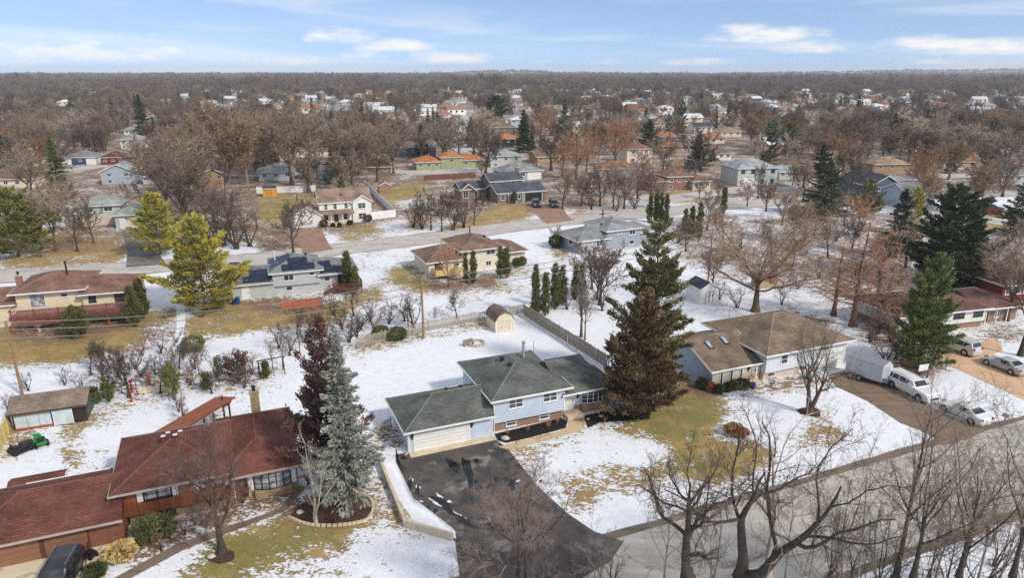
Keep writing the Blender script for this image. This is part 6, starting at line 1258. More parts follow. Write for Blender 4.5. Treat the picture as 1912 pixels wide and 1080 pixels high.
for i, (px, py, top, fm) in enumerate(((1590, 1120, 930, 'shrub'), (1640, 1105, 900, 'shrub'), (1735, 1080, 930, 'slim'), (1765, 1100, 880, 'elm'), (1800, 1060, 850, 'slim'), (1830, 1110, 910, 'shrub'), (1860, 1060, 940, 'shrub'), (1900, 1050, 900, 'slim'), (1780, 1150, 980, 'shrub'), (1700, 1160, 960, 'shrub'), (1620, 1180, 1000, 'shrub'), (1890, 1150, 960, 'maple'), (1550, 1180, 1010, 'shrub'), (1845, 1020, 930, 'shrub'), (1930, 1010, 880, 'slim'))):
    bare_at(ORD[i] + ' of the bare saplings in the snowy roadside wood, bottom right', px, py, top, fm, ['brown', 'dark', 'grey'][i % 3], 'dark', 420 + i, .7, .009, r0=.07, stems=1 + (fm == 'shrub') * 2)
for i, (px, py, top) in enumerate(((880, 1105, 985), (1080, 1120, 1000), (1010, 1130, 1020), (1140, 1125, 1010), (840, 1150, 1050))):
    bare_at(ORD[i] + ' low twiggy shrub along the bottom edge by the driveway mouth', px, py, top, 'shrub', ['mauve', 'brown'][i % 2], 'dark', 450 + i, .8, .009, r0=.05, stems=4, name='bare_shrub', cat='shrub')
for i, (px, pz, top, fm) in enumerate(((1120, 2.0, 985, 'shrub'), (1240, 3.0, 960, 'maple'), (1330, 2.5, 975, 'shrub'), (1465, 3.0, 930, 'maple'), (1510, 4.0, 930, 'slim'), (1570, 3.0, 950, 'shrub'), (1600, 4.0, 890, 'slim'), (1640, 2.5, 960, 'shrub'), (1745, 3.0, 940, 'maple'), (1825, 3.5, 900, 'slim'), (1860, 2.5, 960, 'shrub'), (1915, 3.0, 930, 'maple'))):
    bare_at(ORD[i] + ' from the left of the fine pale grey saplings along the bottom edge', 0, 0, top, fm, ['grey', 'pale', 'brown'][i % 3], 'grey', 470 + i, .6, .008, r0=.06, stems=1 + 2 * (fm == 'shrub'), base=un(px, 1088, pz))
# prototypes for the rest: copies share their meshes
PROTO = {}
def proto(form, seed, tw, bk, dens, twig, sub, stems=1):
    t, c = bare_tree(seed, 10, None, form, dens, twig, sub, (0, 0), stems)
    z = max(t[0][:, 2].max(), c[0][:, 2].max()); k = 10 / z
    return np_mesh('trunk', t[0] * k, t[1], BK[bk], True), np_mesh('crown', c[0] * k, c[1], TW[tw])
for key, (form, tw, bk, dens, twig, sub, stems) in dict(maple_b=('maple', 'brown', 'brown', .9, .028, True, 1), maple_r=('maple', 'red', 'dark', .9, .026, True, 1), elm_b=('elm', 'brown', 'brown', .9, .026, True, 1), elm_t=('elm', 'tan', 'grey', 1.0, .028, True, 1), oak_d=('oak', 'dark', 'dark', .8, .026, True, 1), slim_b=('slim', 'brown', 'brown', .9, .026, True, 1), slim_g=('slim', 'grey', 'grey', .9, .026, True, 1),
        shrub_d=('shrub', 'dark', 'dark', 1.0, .028, True, 4), shrub_r=('shrub', 'red', 'dark', 1.0, .028, True, 4), rust=('maple', 'rust', 'rust', .9, .026, True, 1), orange=('maple', 'orange', 'brown', .9, .026, True, 1), elm_p=('elm', 'pale', 'pale', .8, .026, True, 1), mauve=('maple', 'mauve', 'dark', .9, .028, True, 1)).items():
    PROTO[key] = proto(form, 500 + len(PROTO), tw, bk, dens, twig, sub, stems)
def put(key, base, H, wide=1.0, label='', group=None, name='bare_tree', cat='tree'):
    r = empty(name, base, random.uniform(0, 6.28), label, cat, group); k = H / 10; r.scale = (k * wide, k * wide, k)
    for nm, me in zip(('trunk', 'crown'), PROTO[key]): link(nm, me, r)
    TREES.append((base[0], base[1])); return r
ZONES = [
 ('bare trees around the grey green house', 'bare trees by the grey green house', [('elm_b', 105, 470, 330, .9), ('oak_d', 145, 470, 370, .9), ('maple_b', 175, 455, 365, .9), ('maple_r', 125, 395, 330, 1), ('oak_d', 240, 372, 338, 1), ('oak_d', 262, 370, 335, 1), ('shrub_r', 90, 390, 330, 1.2)]),
 ('dark thicket trees left of the white two-storey house', 'thicket left of the white house', [('elm_b', 318, 405, 240, 1.35), ('elm_b', 345, 430, 262, 1.2), ('shrub_d', 395, 455, 370, 1.5), ('shrub_d', 420, 460, 375, 1.5), ('shrub_d', 445, 465, 380, 1.5), ('shrub_d', 470, 460, 385, 1.4), ('maple_r', 400, 420, 330, 1.2), ('mauve', 430, 430, 340, 1.2), ('shrub_d', 365, 430, 360, 1.3), ('shrub_r', 345, 400, 340, 1.4), ('mauve', 380, 385, 320, 1.1)]),
 ('tall cottonwoods rising behind the thicket at left of centre', 'tall bare cottonwoods', [('elm_t', 425, 380, 172, 1.35), ('elm_b', 545, 345, 200, 1.3), ('elm_t', 462, 345, 195, 1.3), ('elm_b', 500, 330, 215, 1.1), ('maple_b', 385, 345, 220, 1.3), ('elm_b', 355, 370, 235, 1.3), ('elm_t', 590, 320, 205, 1.1)]),
 ('bare trees in front of the white two-storey house', 'bare trees before the white house', [('oak_d', 548, 475, 362, 1.05), ('maple_b', 535, 430, 380, .9)]),
 ('dark thicket trees right of the white two-storey house', 'thicket right of the white house', [('shrub_d', 770, 425, 375, 1.3), ('shrub_d', 790, 428, 370, 1.3), ('oak_d', 805, 430, 345, .9), ('oak_d', 825, 432, 350, .9), ('shrub_d', 845, 430, 370, 1.3), ('shrub_d', 865, 425, 365, 1.3), ('oak_d', 885, 420, 355, .9), ('maple_r', 855, 405, 355, 1), ('shrub_r', 790, 400, 370, 1.3), ('maple_r', 835, 400, 360, 1.0)]),
 ('bare trees behind the brown two-storey house', 'bare trees behind the brown house', [('elm_b', 640, 340, 215, 1.2), ('elm_b', 658, 345, 225, 1.1), ('maple_b', 705, 340, 240, 1.2), ('elm_b', 735, 325, 225, 1.1), ('maple_b', 690, 320, 230, 1.2), ('mauve', 900, 330, 290, .9), ('maple_b', 1000, 330, 300, 1)]),
 ('bare trees right of the paver drive', 'bare trees right of the paver drive', [('oak_d', 1050, 390, 308, .9), ('maple_b', 1085, 385, 320, .9), ('maple_r', 1120, 385, 300, 1), ('elm_b', 1145, 390, 300, .9), ('mauve', 1165, 390, 300, .9), ('shrub_d', 1105, 392, 350, 1.3), ('shrub_d', 1150, 394, 355, 1.4), ('shrub_r', 1185, 390, 345, 1.4), ('mauve', 1190, 370, 300, 1), ('maple_r', 1080, 365, 310, 1.)]),
 ('rusty leaved trees in front of the brick house', 'rusty bare trees', [('orange', 1075, 335, 240, 1), ('rust', 1050, 330, 255, .9), ('orange', 1095, 320, 250, .9)]),
 ('small bare trees in the backyards of the second row', 'backyard bare trees', [('rust', 838, 540, 440, .8), ('oak_d', 853, 595, 545, 1.2), ('slim_b', 762, 612, 545, 1), ('shrub_d', 775, 612, 545, 1.2), ('slim_b', 812, 602, 570, 1), ('maple_b', 1038, 462, 418, .9), ('slim_b', 1085, 630, 470, .9), ('mauve', 1120, 570, 440, 1.0), ('red', 1115, 560, 455, .9), ('maple_r', 1105, 540, 445, 1.1), ('slim_g', 1092, 636, 505, .8), ('shrub_d', 1060, 578, 530, 1.3), ('shrub_r', 1095, 575, 530, 1.5), ('shrub_d', 1125, 580, 530, 1.4)]),
 ('bare trees in the garden beds behind the red house', 'bare garden trees behind the red house', [('oak_d', 242, 742, 640, 1.1), ('shrub_r', 300, 660, 615, 1.3), ('shrub_d', 55, 730, 692, 1.2), ('slim_b', 330, 710, 640, .9), ('oak_d', 372, 700, 650, .9), ('maple_r', 225, 690, 640, .9), ('slim_b', 510, 690, 630, .9), ('slim_b', 530, 685, 620, .9), ('shrub_r', 345, 790, 740, 1.2), ('shrub_d', 335, 770, 735, 1.2), ('slim_g', 600, 640, 600, .9), ('shrub_d', 650, 640, 585, 1.3), ('shrub_d', 620, 650, 600, 1.3), ('shrub_d', 290, 700, 660, 1.2), ('shrub_r', 265, 665, 625, 1.2), ('shrub_d', 15, 770, 735, 1), ('slim_b', 560, 660, 610, 1)]),
 ('tangled bare shrubs in the beds between the left backyards', 'tangled shrubs between the left backyards', [(k_, px_, py_, py_ - h_, 1.3) for k_, px_, py_, h_ in (('shrub_d', 150, 735, 40), ('shrub_r', 195, 715, 45), ('shrub_d', 220, 705, 50), ('oak_d', 205, 690, 60), ('shrub_r', 255, 690, 45), ('shrub_d', 280, 720, 40), ('oak_d', 300, 735, 60), ('shrub_r', 355, 720, 45), ('shrub_d', 395, 735, 40), ('shrub_r', 470, 700, 40), ('shrub_d', 540, 665, 45), ('shrub_r', 570, 640, 50), ('shrub_d', 585, 625, 45), ('shrub_d', 640, 615, 45), ('shrub_r', 675, 615, 45), ('shrub_d', 690, 600, 45), ('oak_d', 660, 590, 60), ('shrub_d', 120, 720, 35), ('shrub_r', 330, 640, 30), ('shrub_d', 425, 690, 35), ('oak_d', 170, 700, 60), ('shrub_d', 235, 720, 50), ('shrub_r', 265, 705, 45), ('shrub_d', 310, 700, 50), ('oak_d', 335, 690, 60), ('shrub_d', 365, 690, 45), ('shrub_r', 405, 705, 40), ('shrub_d', 455, 725, 40), ('shrub_d', 520, 650, 50), ('oak_d', 555, 625, 60), ('shrub_r', 605, 630, 50), ('shrub_d', 625, 590, 50), ('shrub_d', 665, 630, 45), ('shrub_r', 700, 615, 45), ('shrub_d', 725, 605, 45), ('shrub_d', 755, 600, 40))]),
 ('bare shrubs in front of the red roofed house', 'bare shrubs by the red house', [('shrub_r', 455, 940, 895, 1.2), ('shrub_r', 385, 985, 930, 1.2), ('shrub_d', 575, 905, 855, 1.1), ('shrub_r', 345, 1000, 955, 1.1), ('shrub_d', 615, 935, 890, 1.2), ('shrub_r', 300, 1030, 990, 1), ('shrub_r', 425, 960, 915, 1.2)]),
 ('bare trees around the spreading maple', 'bare trees near the maple', [('oak_d', 1480, 500, 430, 1), ('shrub_d', 1345, 560, 520, 1.3), ('shrub_r', 1375, 575, 530, 1.3), ('oak_d', 1440, 480, 410, 1), ('maple_b', 1500, 460, 370, 1), ('shrub_d', 1460, 570, 530, 1.2), ('mauve', 1330, 540, 450, .9), ('oak_d', 1520, 440, 380, 1), ('maple_r', 1460, 420, 345, 1), ('mauve', 1430, 395, 330, 1.1), ('maple_r', 1395, 385, 330, 1.0), ('oak_d', 1500, 375, 310, 1), ('shrub_d', 1560, 450, 410, 1.4), ('mauve', 1590, 470, 400, 1.1)]),
 ('bare trees in the brown woodlot behind the larches', 'bare trees behind the larches', [('mauve', 1280, 470, 400, 1), ('shrub_d', 1265, 455, 415, 1.3), ('maple_b', 1320, 430, 350, 1), ('oak_d', 1350, 450, 390, 1), ('shrub_r', 1380, 470, 425, 1.4), ('maple_b', 1575, 420, 350, 1.1), ('oak_d', 1545, 480, 410, 1.1), ('shrub_d', 1530, 520, 480, 1.4), ('shrub_r', 1490, 540, 500, 1.3), ('mauve', 1640, 520, 430, 1), ('maple_b', 1690, 500, 400, 1), ('shrub_d', 1720, 540, 490, 1.3), ('orange', 1600, 440, 360, 1), ('elm_t', 1480, 450, 360, 1), ('shrub_d', 1590, 520, 475, 1.5), ('mauve', 1745, 480, 400, 1), ('shrub_d', 1655, 560, 510, 1.4)]),
 ('bare trees by the skylight house driveway', 'bare trees by the gravel driveway', [('shrub_r', 1650, 680, 620, 1.3), ('shrub_d', 1672, 672, 610, 1.2), ('slim_g', 1765, 690, 640, .7), ('shrub_r', 1625, 640, 590, 1.3), ('shrub_d', 1400, 722, 695, 1), ('shrub_r', 1440, 722, 700, 1.2), ('shrub_d', 1690, 650, 590, 1.4), ('shrub_r', 1665, 640, 580, 1.4), ('shrub_d', 1640, 625, 570, 1.4), ('mauve', 1690, 620, 540, 1.1), ('maple_r', 1660, 610, 540, 1.1)]),
 ('bare trees at the right edge of the picture', 'bare trees at the right edge', [('oak_d', 1905, 665, 430, .8), ('elm_b', 1880, 600, 430, .9), ('oak_d', 1815, 545, 460, .9), ('maple_b', 1860, 560, 440, .9), ('mauve', 1840, 500, 430, 1), ('elm_t', 1830, 400, 290, 1.2), ('maple_b', 1895, 480, 400, 1), ('elm_t', 1730, 395, 300, .9), ('orange', 1715, 365, 270, 1)]),
 ('bare trees by the brick two-storey house', 'bare trees by the brick house', [('maple_r', 1215, 375, 310, 1), ('rust', 1262, 345, 290, .8), ('maple_r', 1305, 370, 330, 1.1), ('mauve', 1230, 390, 330, .9), ('oak_d', 1415, 370, 300, .8), ('mauve', 1340, 375, 330, .9), ('maple_b', 1500, 350, 290, 1), ('mauve', 1480, 345, 300, .9), ('maple_r', 1285, 335, 290, .8)]),
]
PROTO['red'] = PROTO['maple_r']
for phrase, grp, lst in ZONES:
    lst = sorted(lst, key=lambda q: (q[1], q[2]))
    for i, (key, px, py, top, wd) in enumerate(lst):
        b = un(px, py); lab = f'{ORD[i]} from the left of the {phrase}' if len(lst) > 1 else phrase
        sh = key.startswith('shrub'); put(key, b, max(.8, height_at(b, top)), wd, lab, grp, 'bare_shrub' if sh else 'bare_tree', 'shrub' if sh else 'tree')

# ---------------------------------------------------------------- the wooded suburb beyond: individual trees near, masses far
HOUSEBOX = [(o.location.x, o.location.y) for o in bpy.data.objects if o.get('category') == 'house']
rs = random.Random(99)
def clear(x, y, d): return all((x - a) ** 2 + (y - b) ** 2 > d * d for a, b in HOUSEBOX)
def hidden_house(x, y, H):
    """would a tree here stand right in front of a placed house?"""
    for a, b in HOUSEBOX:
        if y < b < y + 70 and abs(a + 6 - x * b / y) < 9: return True
    return False
# more roofs scattered along the farther streets
FARMESH = {}
FR = [shingle('far_roof_brown', srgb(140, 118, 102), rand=.03), shingle('far_roof_grey', srgb(150, 150, 150), rand=.02), shingle('far_roof_white', srgb(214, 216, 220)), shingle('far_roof_rust', srgb(160, 112, 86), rand=.03)]
FW = [siding('far_wall_white', srgb(224, 222, 214), rand=.02), siding('far_wall_cream', srgb(206, 190, 160), rand=.03), siding('far_wall_grey', srgb(170, 176, 180), rand=.04), brick('far_wall_brick', srgb(150, 96, 80), srgb(126, 78, 66), srgb(150, 135, 125))]
FNAME = ['brown', 'grey', 'snowy white', 'rust coloured']
def far_house(kind, wk, label, group, loc, ang, first={}):
    key = (kind, wk)
    if key not in first:
        h = House('far_house', label, (0, 0), 0, 'house', group); w = 13; b = h.wall(0, w, 0, 8.5, 0, 2.7 if kind != 2 else 4.8, FW[wk]); hh = b[5]
        if wk % 2: h.gable(0, w, 0, 8.5, hh, .5, FR[kind], FW[wk], 'u', .4)
        else: h.hip(0, w, 0, 8.5, hh + .1, .42, FR[kind], .5)
        for a in (1.2, 5.5, 9.6): h.window(b, 'f', a, hh - 1.5, 1.6, 1.1, 2, 1)
        if wk in (0, 2): h.garage(b, 'f', 8.0, 4.4, 2.1, WHITE, 3)
        first[key] = h.root; r = h.root
    else: r = copy_tree(first[key]); r['label'] = label; r['group'] = group
    r.location = loc; r.rotation_euler = (0, 0, R(ang)); return r
nfar = 0; FARH = []
for row in range(24):
    D = 215 + row * 46 + row * row * .9
    for k in range(-30, 31):
        x = k * (24 + row * .8) + rs.uniform(-5, 5); y = D + x * .22 + rs.uniform(-6, 6) - abs(x) * .04
        if y < 205 or abs(x) > y * .78 or not clear(x, y, 24): continue
        if abs(x - y * -.066) < 9: continue
        if rs.random() < .62 - .006 * row or any((x - a) ** 2 + (y - b) ** 2 < 400 for a, b in FARH): continue
        kind = rs.choice([0, 0, 1, 1, 2, 3]) if y > 270 else rs.choice([0, 1, 3]); wk = rs.choice([0, 0, 1, 2, 3]); px = proj(x, y, 0)[0]
        side = 'left third' if px < 637 else 'middle' if px < 1275 else 'right third'; dist = 'middle distance' if y < 420 else 'distance'
        far_house(kind, wk, f'small house with {FNAME[kind]} roof among bare trees, {side} of the picture, {dist}', f'{FNAME[kind]} roofed far houses, {side}, {dist}', (x, y, 0), rs.uniform(4, 26) + (180 if rs.random() < 0 else 0)); FARH.append((x, y)); nfar += 1
        if nfar > 285: break
    if nfar > 285: break
HOUSEBOX2 = FARH
def near_far_house(x, y, d): return any((x - a - 5) ** 2 + (y - b - 4) ** 2 < d * d for a, b in FARH)
# individual trees 110-330 m away
keys = ['maple_b', 'maple_b', 'elm_b', 'elm_b', 'elm_t', 'maple_r', 'mauve', 'slim_b', 'oak_d', 'elm_p', 'orange', 'mauve']
cnt = 0
for _ in range(6000):
    if cnt >= 150: break
    y = rs.uniform(168, 340); x = rs.uniform(-.8, .8) * y
    if not clear(x + -6, y - 4, 13) or hidden_house(x, y, 12) and rs.random() < .9: continue
    if near_far_house(x, y, 9) or any((x - a) ** 2 + (y - b) ** 2 < 36 for a, b in TREES): continue
    px, py = proj(x, y, 0); side = 'left third' if px < 637 else 'middle' if px < 1275 else 'right third'
    put(rs.choice(keys), Vector((x, y, 0)), rs.uniform(11, 18), rs.uniform(1.1, 1.5), f'bare tree of the wooded blocks beyond the far street, {side} of the picture', f'bare trees of the wooded blocks, {side}'); cnt += 1
CONP = []
for i, (fm, fo, w) in enumerate((('spruce', 'dark', 3.0), ('spruce', 'spruce', 2.6), ('pine', 'spruce', 3.4), ('spruce', 'olive', 2.4))):
    t, c = conifer(700 + i, 12, w, fm, .5, .75, .05); CONP.append((np_mesh('trunk', *t, BK['brown'], True), np_mesh('crown', *c, FO[fo])))
for _ in range(210):
    y = 230 + 1300 * rs.random() ** 1.3; x = rs.uniform(-.75, .75) * y
    if near_far_house(x, y, 9) or not clear(x, y, 14) or hidden_house(x, y, 12): continue
    px = proj(x, y, 0)[0]; side = 'left third' if px < 637 else 'middle' if px < 1275 else 'right third'
    r = empty('far_conifer', (x, y, 0), rs.uniform(0, 6), f'dark conifer standing among far bare trees, {side} of the picture', 'tree', f'far dark conifers, {"nearer" if y < 450 else "farther"} band, {side}'); k = rs.uniform(.75, 1.35); r.scale = (k, k, k * rs.uniform(.9, 1.2))
    for nm, me in zip(('trunk', 'crown'), rs.choice(CONP)): link(nm, me, r)
# the far wood reads as one mass: instanced low-detail trees and groves
def join_tree(seed, H, form, tw, dens, twig, sub=False):
    t, c = bare_tree(seed, H, None, form, dens, twig, sub); z = max(t[0][:, 2].max(), c[0][:, 2].max()); return merge([(t[0] * H / z, t[1]), (c[0] * H / z, c[1])])
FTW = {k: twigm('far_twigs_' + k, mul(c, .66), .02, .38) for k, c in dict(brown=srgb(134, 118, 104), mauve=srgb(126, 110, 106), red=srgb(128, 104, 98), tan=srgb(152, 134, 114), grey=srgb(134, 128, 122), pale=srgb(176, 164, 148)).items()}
src = bpy.data.collections.new('far_tree_forms'); src2 = bpy.data.collections.new('far_grove_forms')
for i, (fm, tw) in enumerate((('maple', 'brown'), ('elm', 'mauve'), ('maple', 'red'), ('elm', 'tan'), ('maple', 'tan'), ('oak', 'grey'), ('elm', 'pale'))):
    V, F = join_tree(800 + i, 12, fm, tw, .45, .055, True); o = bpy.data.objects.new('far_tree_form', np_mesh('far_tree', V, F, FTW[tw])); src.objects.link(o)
for i, tw in enumerate(('mauve', 'brown', 'grey', 'red')):
    q = np.random.RandomState(850 + i); lst = []
    for k in range(9):
        V, F = join_tree(860 + i * 10 + k, q.uniform(9, 16), ['maple', 'elm'][k % 2], tw, .22, .16); V = V + np.array([q.uniform(-22, 22), q.uniform(-22, 22), 0]); lst.append((V, F))
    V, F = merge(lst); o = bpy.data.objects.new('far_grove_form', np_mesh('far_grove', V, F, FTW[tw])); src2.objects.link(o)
def gn_instances(name, pts, rot, scl, coll, label):
    me = bpy.data.meshes.new(name); me.from_pydata(pts, [], [])
    for nm, dat in (('rot', rot), ('scl', scl)):
        at = me.attributes.new(nm, 'FLOAT', 'POINT'); at.data.foreach_set('value', dat)
    o = link(name, me); tag(o, label, None, None, 'stuff')
    ng = bpy.data.node_groups.new(name, 'GeometryNodeTree'); ng.interface.new_socket('Geometry', in_out='INPUT', socket_type='NodeSocketGeometry'); ng.interface.new_socket('Geometry', in_out='OUTPUT', socket_type='NodeSocketGeometry')
    gi = ng.nodes.new('NodeGroupInput'); go = ng.nodes.new('NodeGroupOutput'); ip = ng.nodes.new('GeometryNodeInstanceOnPoints'); ci = ng.nodes.new('GeometryNodeCollectionInfo')
    ci.inputs['Collection'].default_value = coll; ci.inputs['Separate Children'].default_value = True; ci.inputs['Reset Children'].default_value = True; ip.inputs['Pick Instance'].default_value = True
    ri = ng.nodes.new('FunctionNodeRandomValue'); ri.data_type = 'INT'; ri.inputs[4].default_value = 0; ri.inputs[5].default_value = len(coll.objects) - 1
    ar = ng.nodes.new('GeometryNodeInputNamedAttribute'); ar.data_type = 'FLOAT'; ar.inputs[0].default_value = 'rot'; asn = ng.nodes.new('GeometryNodeInputNamedAttribute'); asn.data_type = 'FLOAT'; asn.inputs[0].default_value = 'scl'
    cx = ng.nodes.new('ShaderNodeCombineXYZ'); L = ng.links.new
    L(ar.outputs[0], cx.inputs[2]); L(cx.outputs[0], ip.inputs['Rotation']); L(asn.outputs[0], ip.inputs['Scale']); L(gi.outputs[0], ip.inputs['Points']); L(ci.outputs[0], ip.inputs['Instance']); L(ri.outputs[2], ip.inputs['Instance Index']); L(ip.outputs[0], go.inputs[0])
    md = o.modifiers.new('instances', 'NODES'); md.node_group = ng; return o
pts, rot, scl = [], [], []
for _ in range(26000):
    y = 178 + (1150 - 178) * rs.random() ** .75; x = rs.uniform(-.84, .84) * y
    if y < 420 and (not clear(x - 5, y - 4, 13) or hidden_house(x, y, 12)): continue
    if near_far_house(x, y, 8.5): continue
    # open the view onto the far houses and streets a little
    if abs(x + y * .066) < 7 and y < 700: continue
    dn = .5 + .5 * math.sin(x * .013 + 1.3) * math.sin(y * .011 + x * .004) + (.35 if x < -.35 * y and y > 330 else 0)
    if rs.random() > (.16 + .5 * dn) * ((.9 if x < -.12 * y or x > .42 * y else .5) if y < 420 else .55 if y < 700 else .8): continue
    if any(y < b < y + 80 and abs(a + 6 - x * b / y) < 8 for a, b in FARH) and rs.random() < .93: continue
    pts.append((x, y, 0)); rot.append(rs.uniform(0, 6.28)); scl.append(rs.uniform(.5, 1.25))
# past the 286 single houses the farthest roofs are one mass as well
src3 = bpy.data.collections.new('far_roof_forms')
for i, (kd, wk) in enumerate(((0, 0), (1, 0), (2, 0), (1, 2), (3, 1))):
    m = MB(); m.box(0, 13, 0, 8.5, 0, 3.6); nf_ = len(m.f); m.add([(-.5, -.5, 3.6), (13.5, -.5, 3.6), (13.5, 9, 3.6), (-.5, 9, 3.6), (-.5 + 4.2 * (i % 2), 4.25, 5.9), (13.5 - 4.2 * (i % 2), 4.25, 5.9)], [(0, 1, 5, 4), (1, 2, 5), (2, 3, 4, 5), (3, 0, 4)])
    nr_ = len(m.f)
    for a in (1.5, 5.5, 9.5): m.box(a, a + 1.6, -.06, 0, 1.6, 2.8)
    me = bpy.data.meshes.new('far_roof'); me.from_pydata(m.v, [], m.f)
    for mt in (FW[wk], FR[kd], GLASS): me.materials.append(mt)
    me.polygons.foreach_set('material_index', [0] * nf_ + [1] * (nr_ - nf_) + [2] * (len(m.f) - nr_)); src3.objects.link(bpy.data.objects.new('far_roof_form', me))
hp, hr, hs = [], [], []
for _ in range(900):
    y = 520 + 2000 * rs.random() ** 1.2; x = rs.uniform(-.6 if y > 900 else -.5, .8) * y
    if near_far_house(x, y, 18) or any((x - a) ** 2 + (y - b) ** 2 < 500 for a, b, _z in hp): continue
    hp.append((x, y, 0)); hr.append(R(rs.uniform(-5, 28))); hs.append(rs.uniform(.9, 1.2))
    if len(hp) >= 420: break
FARH2 = [(x, y) for x, y, _z in hp]
pts_, rot_, scl_ = [], [], []
for p_, r_, s_ in zip(pts, rot, scl):
    x, y, _z = p_
    if any(y - 6 < b < y + 90 and abs(a + 6 - x * b / y) < 8 for a, b in FARH2) and rs.random() < .9: continue
    pts_.append(p_); rot_.append(r_); scl_.append(s_)
pts, rot, scl = pts_, rot_, scl_
gn_instances('far_rooftops', hp, hr, hs, src3, 'small pale houses scattered through the woods towards the horizon')
gn_instances('far_woodland', pts, rot, scl, src, 'brown leafless trees covering the far suburb as one mass')
pts, rot, scl = [], [], []
for _ in range(11000):
    y = 1050 * (6200 / 1050) ** (rs.random() ** .8); x = rs.uniform(-.84, .84) * y
    dn = .5 + .5 * math.sin(x * .0031 + 2) * math.sin(y * .0047 + x * .001)
    if rs.random() > .45 + .6 * dn: continue
    if y < 2600 and any(y - 25 < b < y + 150 and abs(a + 6 - x * b / y) < 26 for a, b in FARH2) and rs.random() < .7: continue
    z = 26 * math.exp(-((x + 20) / 420) ** 2 - ((y - 5600) / 500) ** 2) + 34 * math.exp(-((x - 4300) / 1900) ** 2 - ((y - 5900) / 600) ** 2)
    pts.append((x, y, z)); rot.append(rs.uniform(0, 6.28)); scl.append(rs.uniform(.7, 1.4) * (1.45 if rs.random() < .06 else 1))
gn_instances('horizon_woodland', pts, rot, scl, src2, 'hazy brown woods reaching to the horizon')
# the scattered trees and houses get labels that tell them apart: look, nearest named house, order from the left
NAMED = [(o.location, o['label']) for o in bpy.data.objects if o.get('category') == 'house' and not o.name.startswith('far_house')]
def short(t):
    for k in (' with ', ' behind ', ' among ', ' beyond ', ' at ', ' in ', ', ', ' right of ', ' beside ', ' by ', ' joined ', ' between ', ' left of '): t = t.split(k)[0]
    return t
LOOK = {'twigs_brown': 'brown', 'twigs_reddish': 'reddish', 'twigs_grey': 'grey', 'twigs_tan': 'tan', 'twigs_dark': 'dark', 'twigs_rust': 'rusty', 'twigs_orange': 'orange brown', 'twigs_pale': 'pale', 'twigs_mauve': 'mauve brown'}
def ordw(n): return ORD[n]
def relabel(pred, key, fmt1, fmtn):
    cl = {}
    for o in bpy.data.objects:
        if o.get('label') and pred(o): cl.setdefault(key(o), []).append(o)
    for k, L_ in cl.items():
        L_.sort(key=lambda o: proj(*o.location)[0])
        for i, o in enumerate(L_): o['label'] = fmt1(k) if len(L_) == 1 else fmtn(k, i)
def near_name(o): return short(min(NAMED, key=lambda q: (q[0] - o.location).length)[1])
relabel(lambda o: o.get('group', '').startswith('bare trees of the wooded'), lambda o: (LOOK[[c for c in o.children if c.name.startswith('crown')][0].data.materials[0].name], near_name(o)), lambda k: f'lone {k[0]} bare tree in the blocks around the {k[1]}', lambda k, i: f'{ordw(i)} from left of the {k[0]} bare trees around the {k[1]}')
relabel(lambda o: o.name.startswith('far_conifer'), lambda o: o['group'], lambda k: 'lone ' + k.replace('conifers', 'conifer') + ' of the picture', lambda k, i: f'{ordw(i)} from left of the {k} of the picture')
relabel(lambda o: o.name.startswith('far_house'), lambda o: o['group'], lambda k: 'lone one of the ' + k, lambda k, i: f'{ordw(i)} from left of the {k}')
print('tris', sum(len(m.polygons) for m in bpy.data.meshes) * 2)
print('far houses', nfar, 'trees', cnt, 'objects', len(bpy.data.objects))
# ---------------------------------------------------------------- vehicles
TYRE = M('tyre', (.018, .018, .018), .9, .2); RIM = M('rim', (.45, .45, .46), .35, .05, metal=.8); CARGLASS = glass('car_glass', (.02, .024, .028), .05); LAMP = M('headlamp', (.7, .7, .7), .2, .05); TAIL = M('tail_lamp', (.35, .02, .015), .3, .1)
def paint(name, c):
    if name in MATS: return MATS[name]
    m, t, p = base_mat(name); cs, n, tc = noise_col(t, mul(c, .94), mul(c, 1.04), 2.0, 4); t.links.new(cs, p.inputs['Base Color']); p.inputs['Roughness'].default_value = .32; p.inputs['Coat Weight'].default_value = .6; p.inputs['Coat Roughness'].default_value = .08; return m
PROF = dict(sedan=dict(L=4.75, W=1.82, belt=.92, st=[(0, .5, 0), (.02, .66, 0), (.1, .78, 0), (.29, .93, 0), (.44, 1.4, 1), (.55, 1.46, 1), (.7, 1.4, 1), (.86, 1.04, 0), (.97, .98, 0), (1, .6, 0)], win=(.30, .44, .70, .85), pil=(.56, .74)),
            suv=dict(L=4.9, W=1.94, belt=1.08, st=[(0, .6, 0), (.02, .85, 0), (.08, 1.0, 0), (.26, 1.12, 0), (.385, 1.68, 1), (.6, 1.76, 1), (.9, 1.7, 1), (.975, 1.12, 0), (1, .75, 0)], win=(.27, .385, .9, .97), pil=(.53, .72)),
            long=dict(L=5.6, W=2.02, belt=1.2, st=[(0, .7, 0), (.015, .98, 0), (.06, 1.12, 0), (.28, 1.22, 0), (.385, 1.76, 1), (.6, 1.85, 1), (.94, 1.82, 1), (.985, 1.2, 0), (1, .75, 0)], win=(.285, .385, .94, .98), pil=(.51, .67, .82)),
            pickup=dict(L=5.7, W=2.0, belt=1.18, st=[(0, .7, 0), (.015, 1.0, 0), (.06, 1.12, 0), (.25, 1.22, 0), (.34, 1.84, 1), (.5, 1.9, 1), (.62, 1.86, 1), (.655, 1.24, 0), (.99, 1.2, 0), (1, .75, 0)], win=(.255, .34, .62, .65), pil=(.47,)))
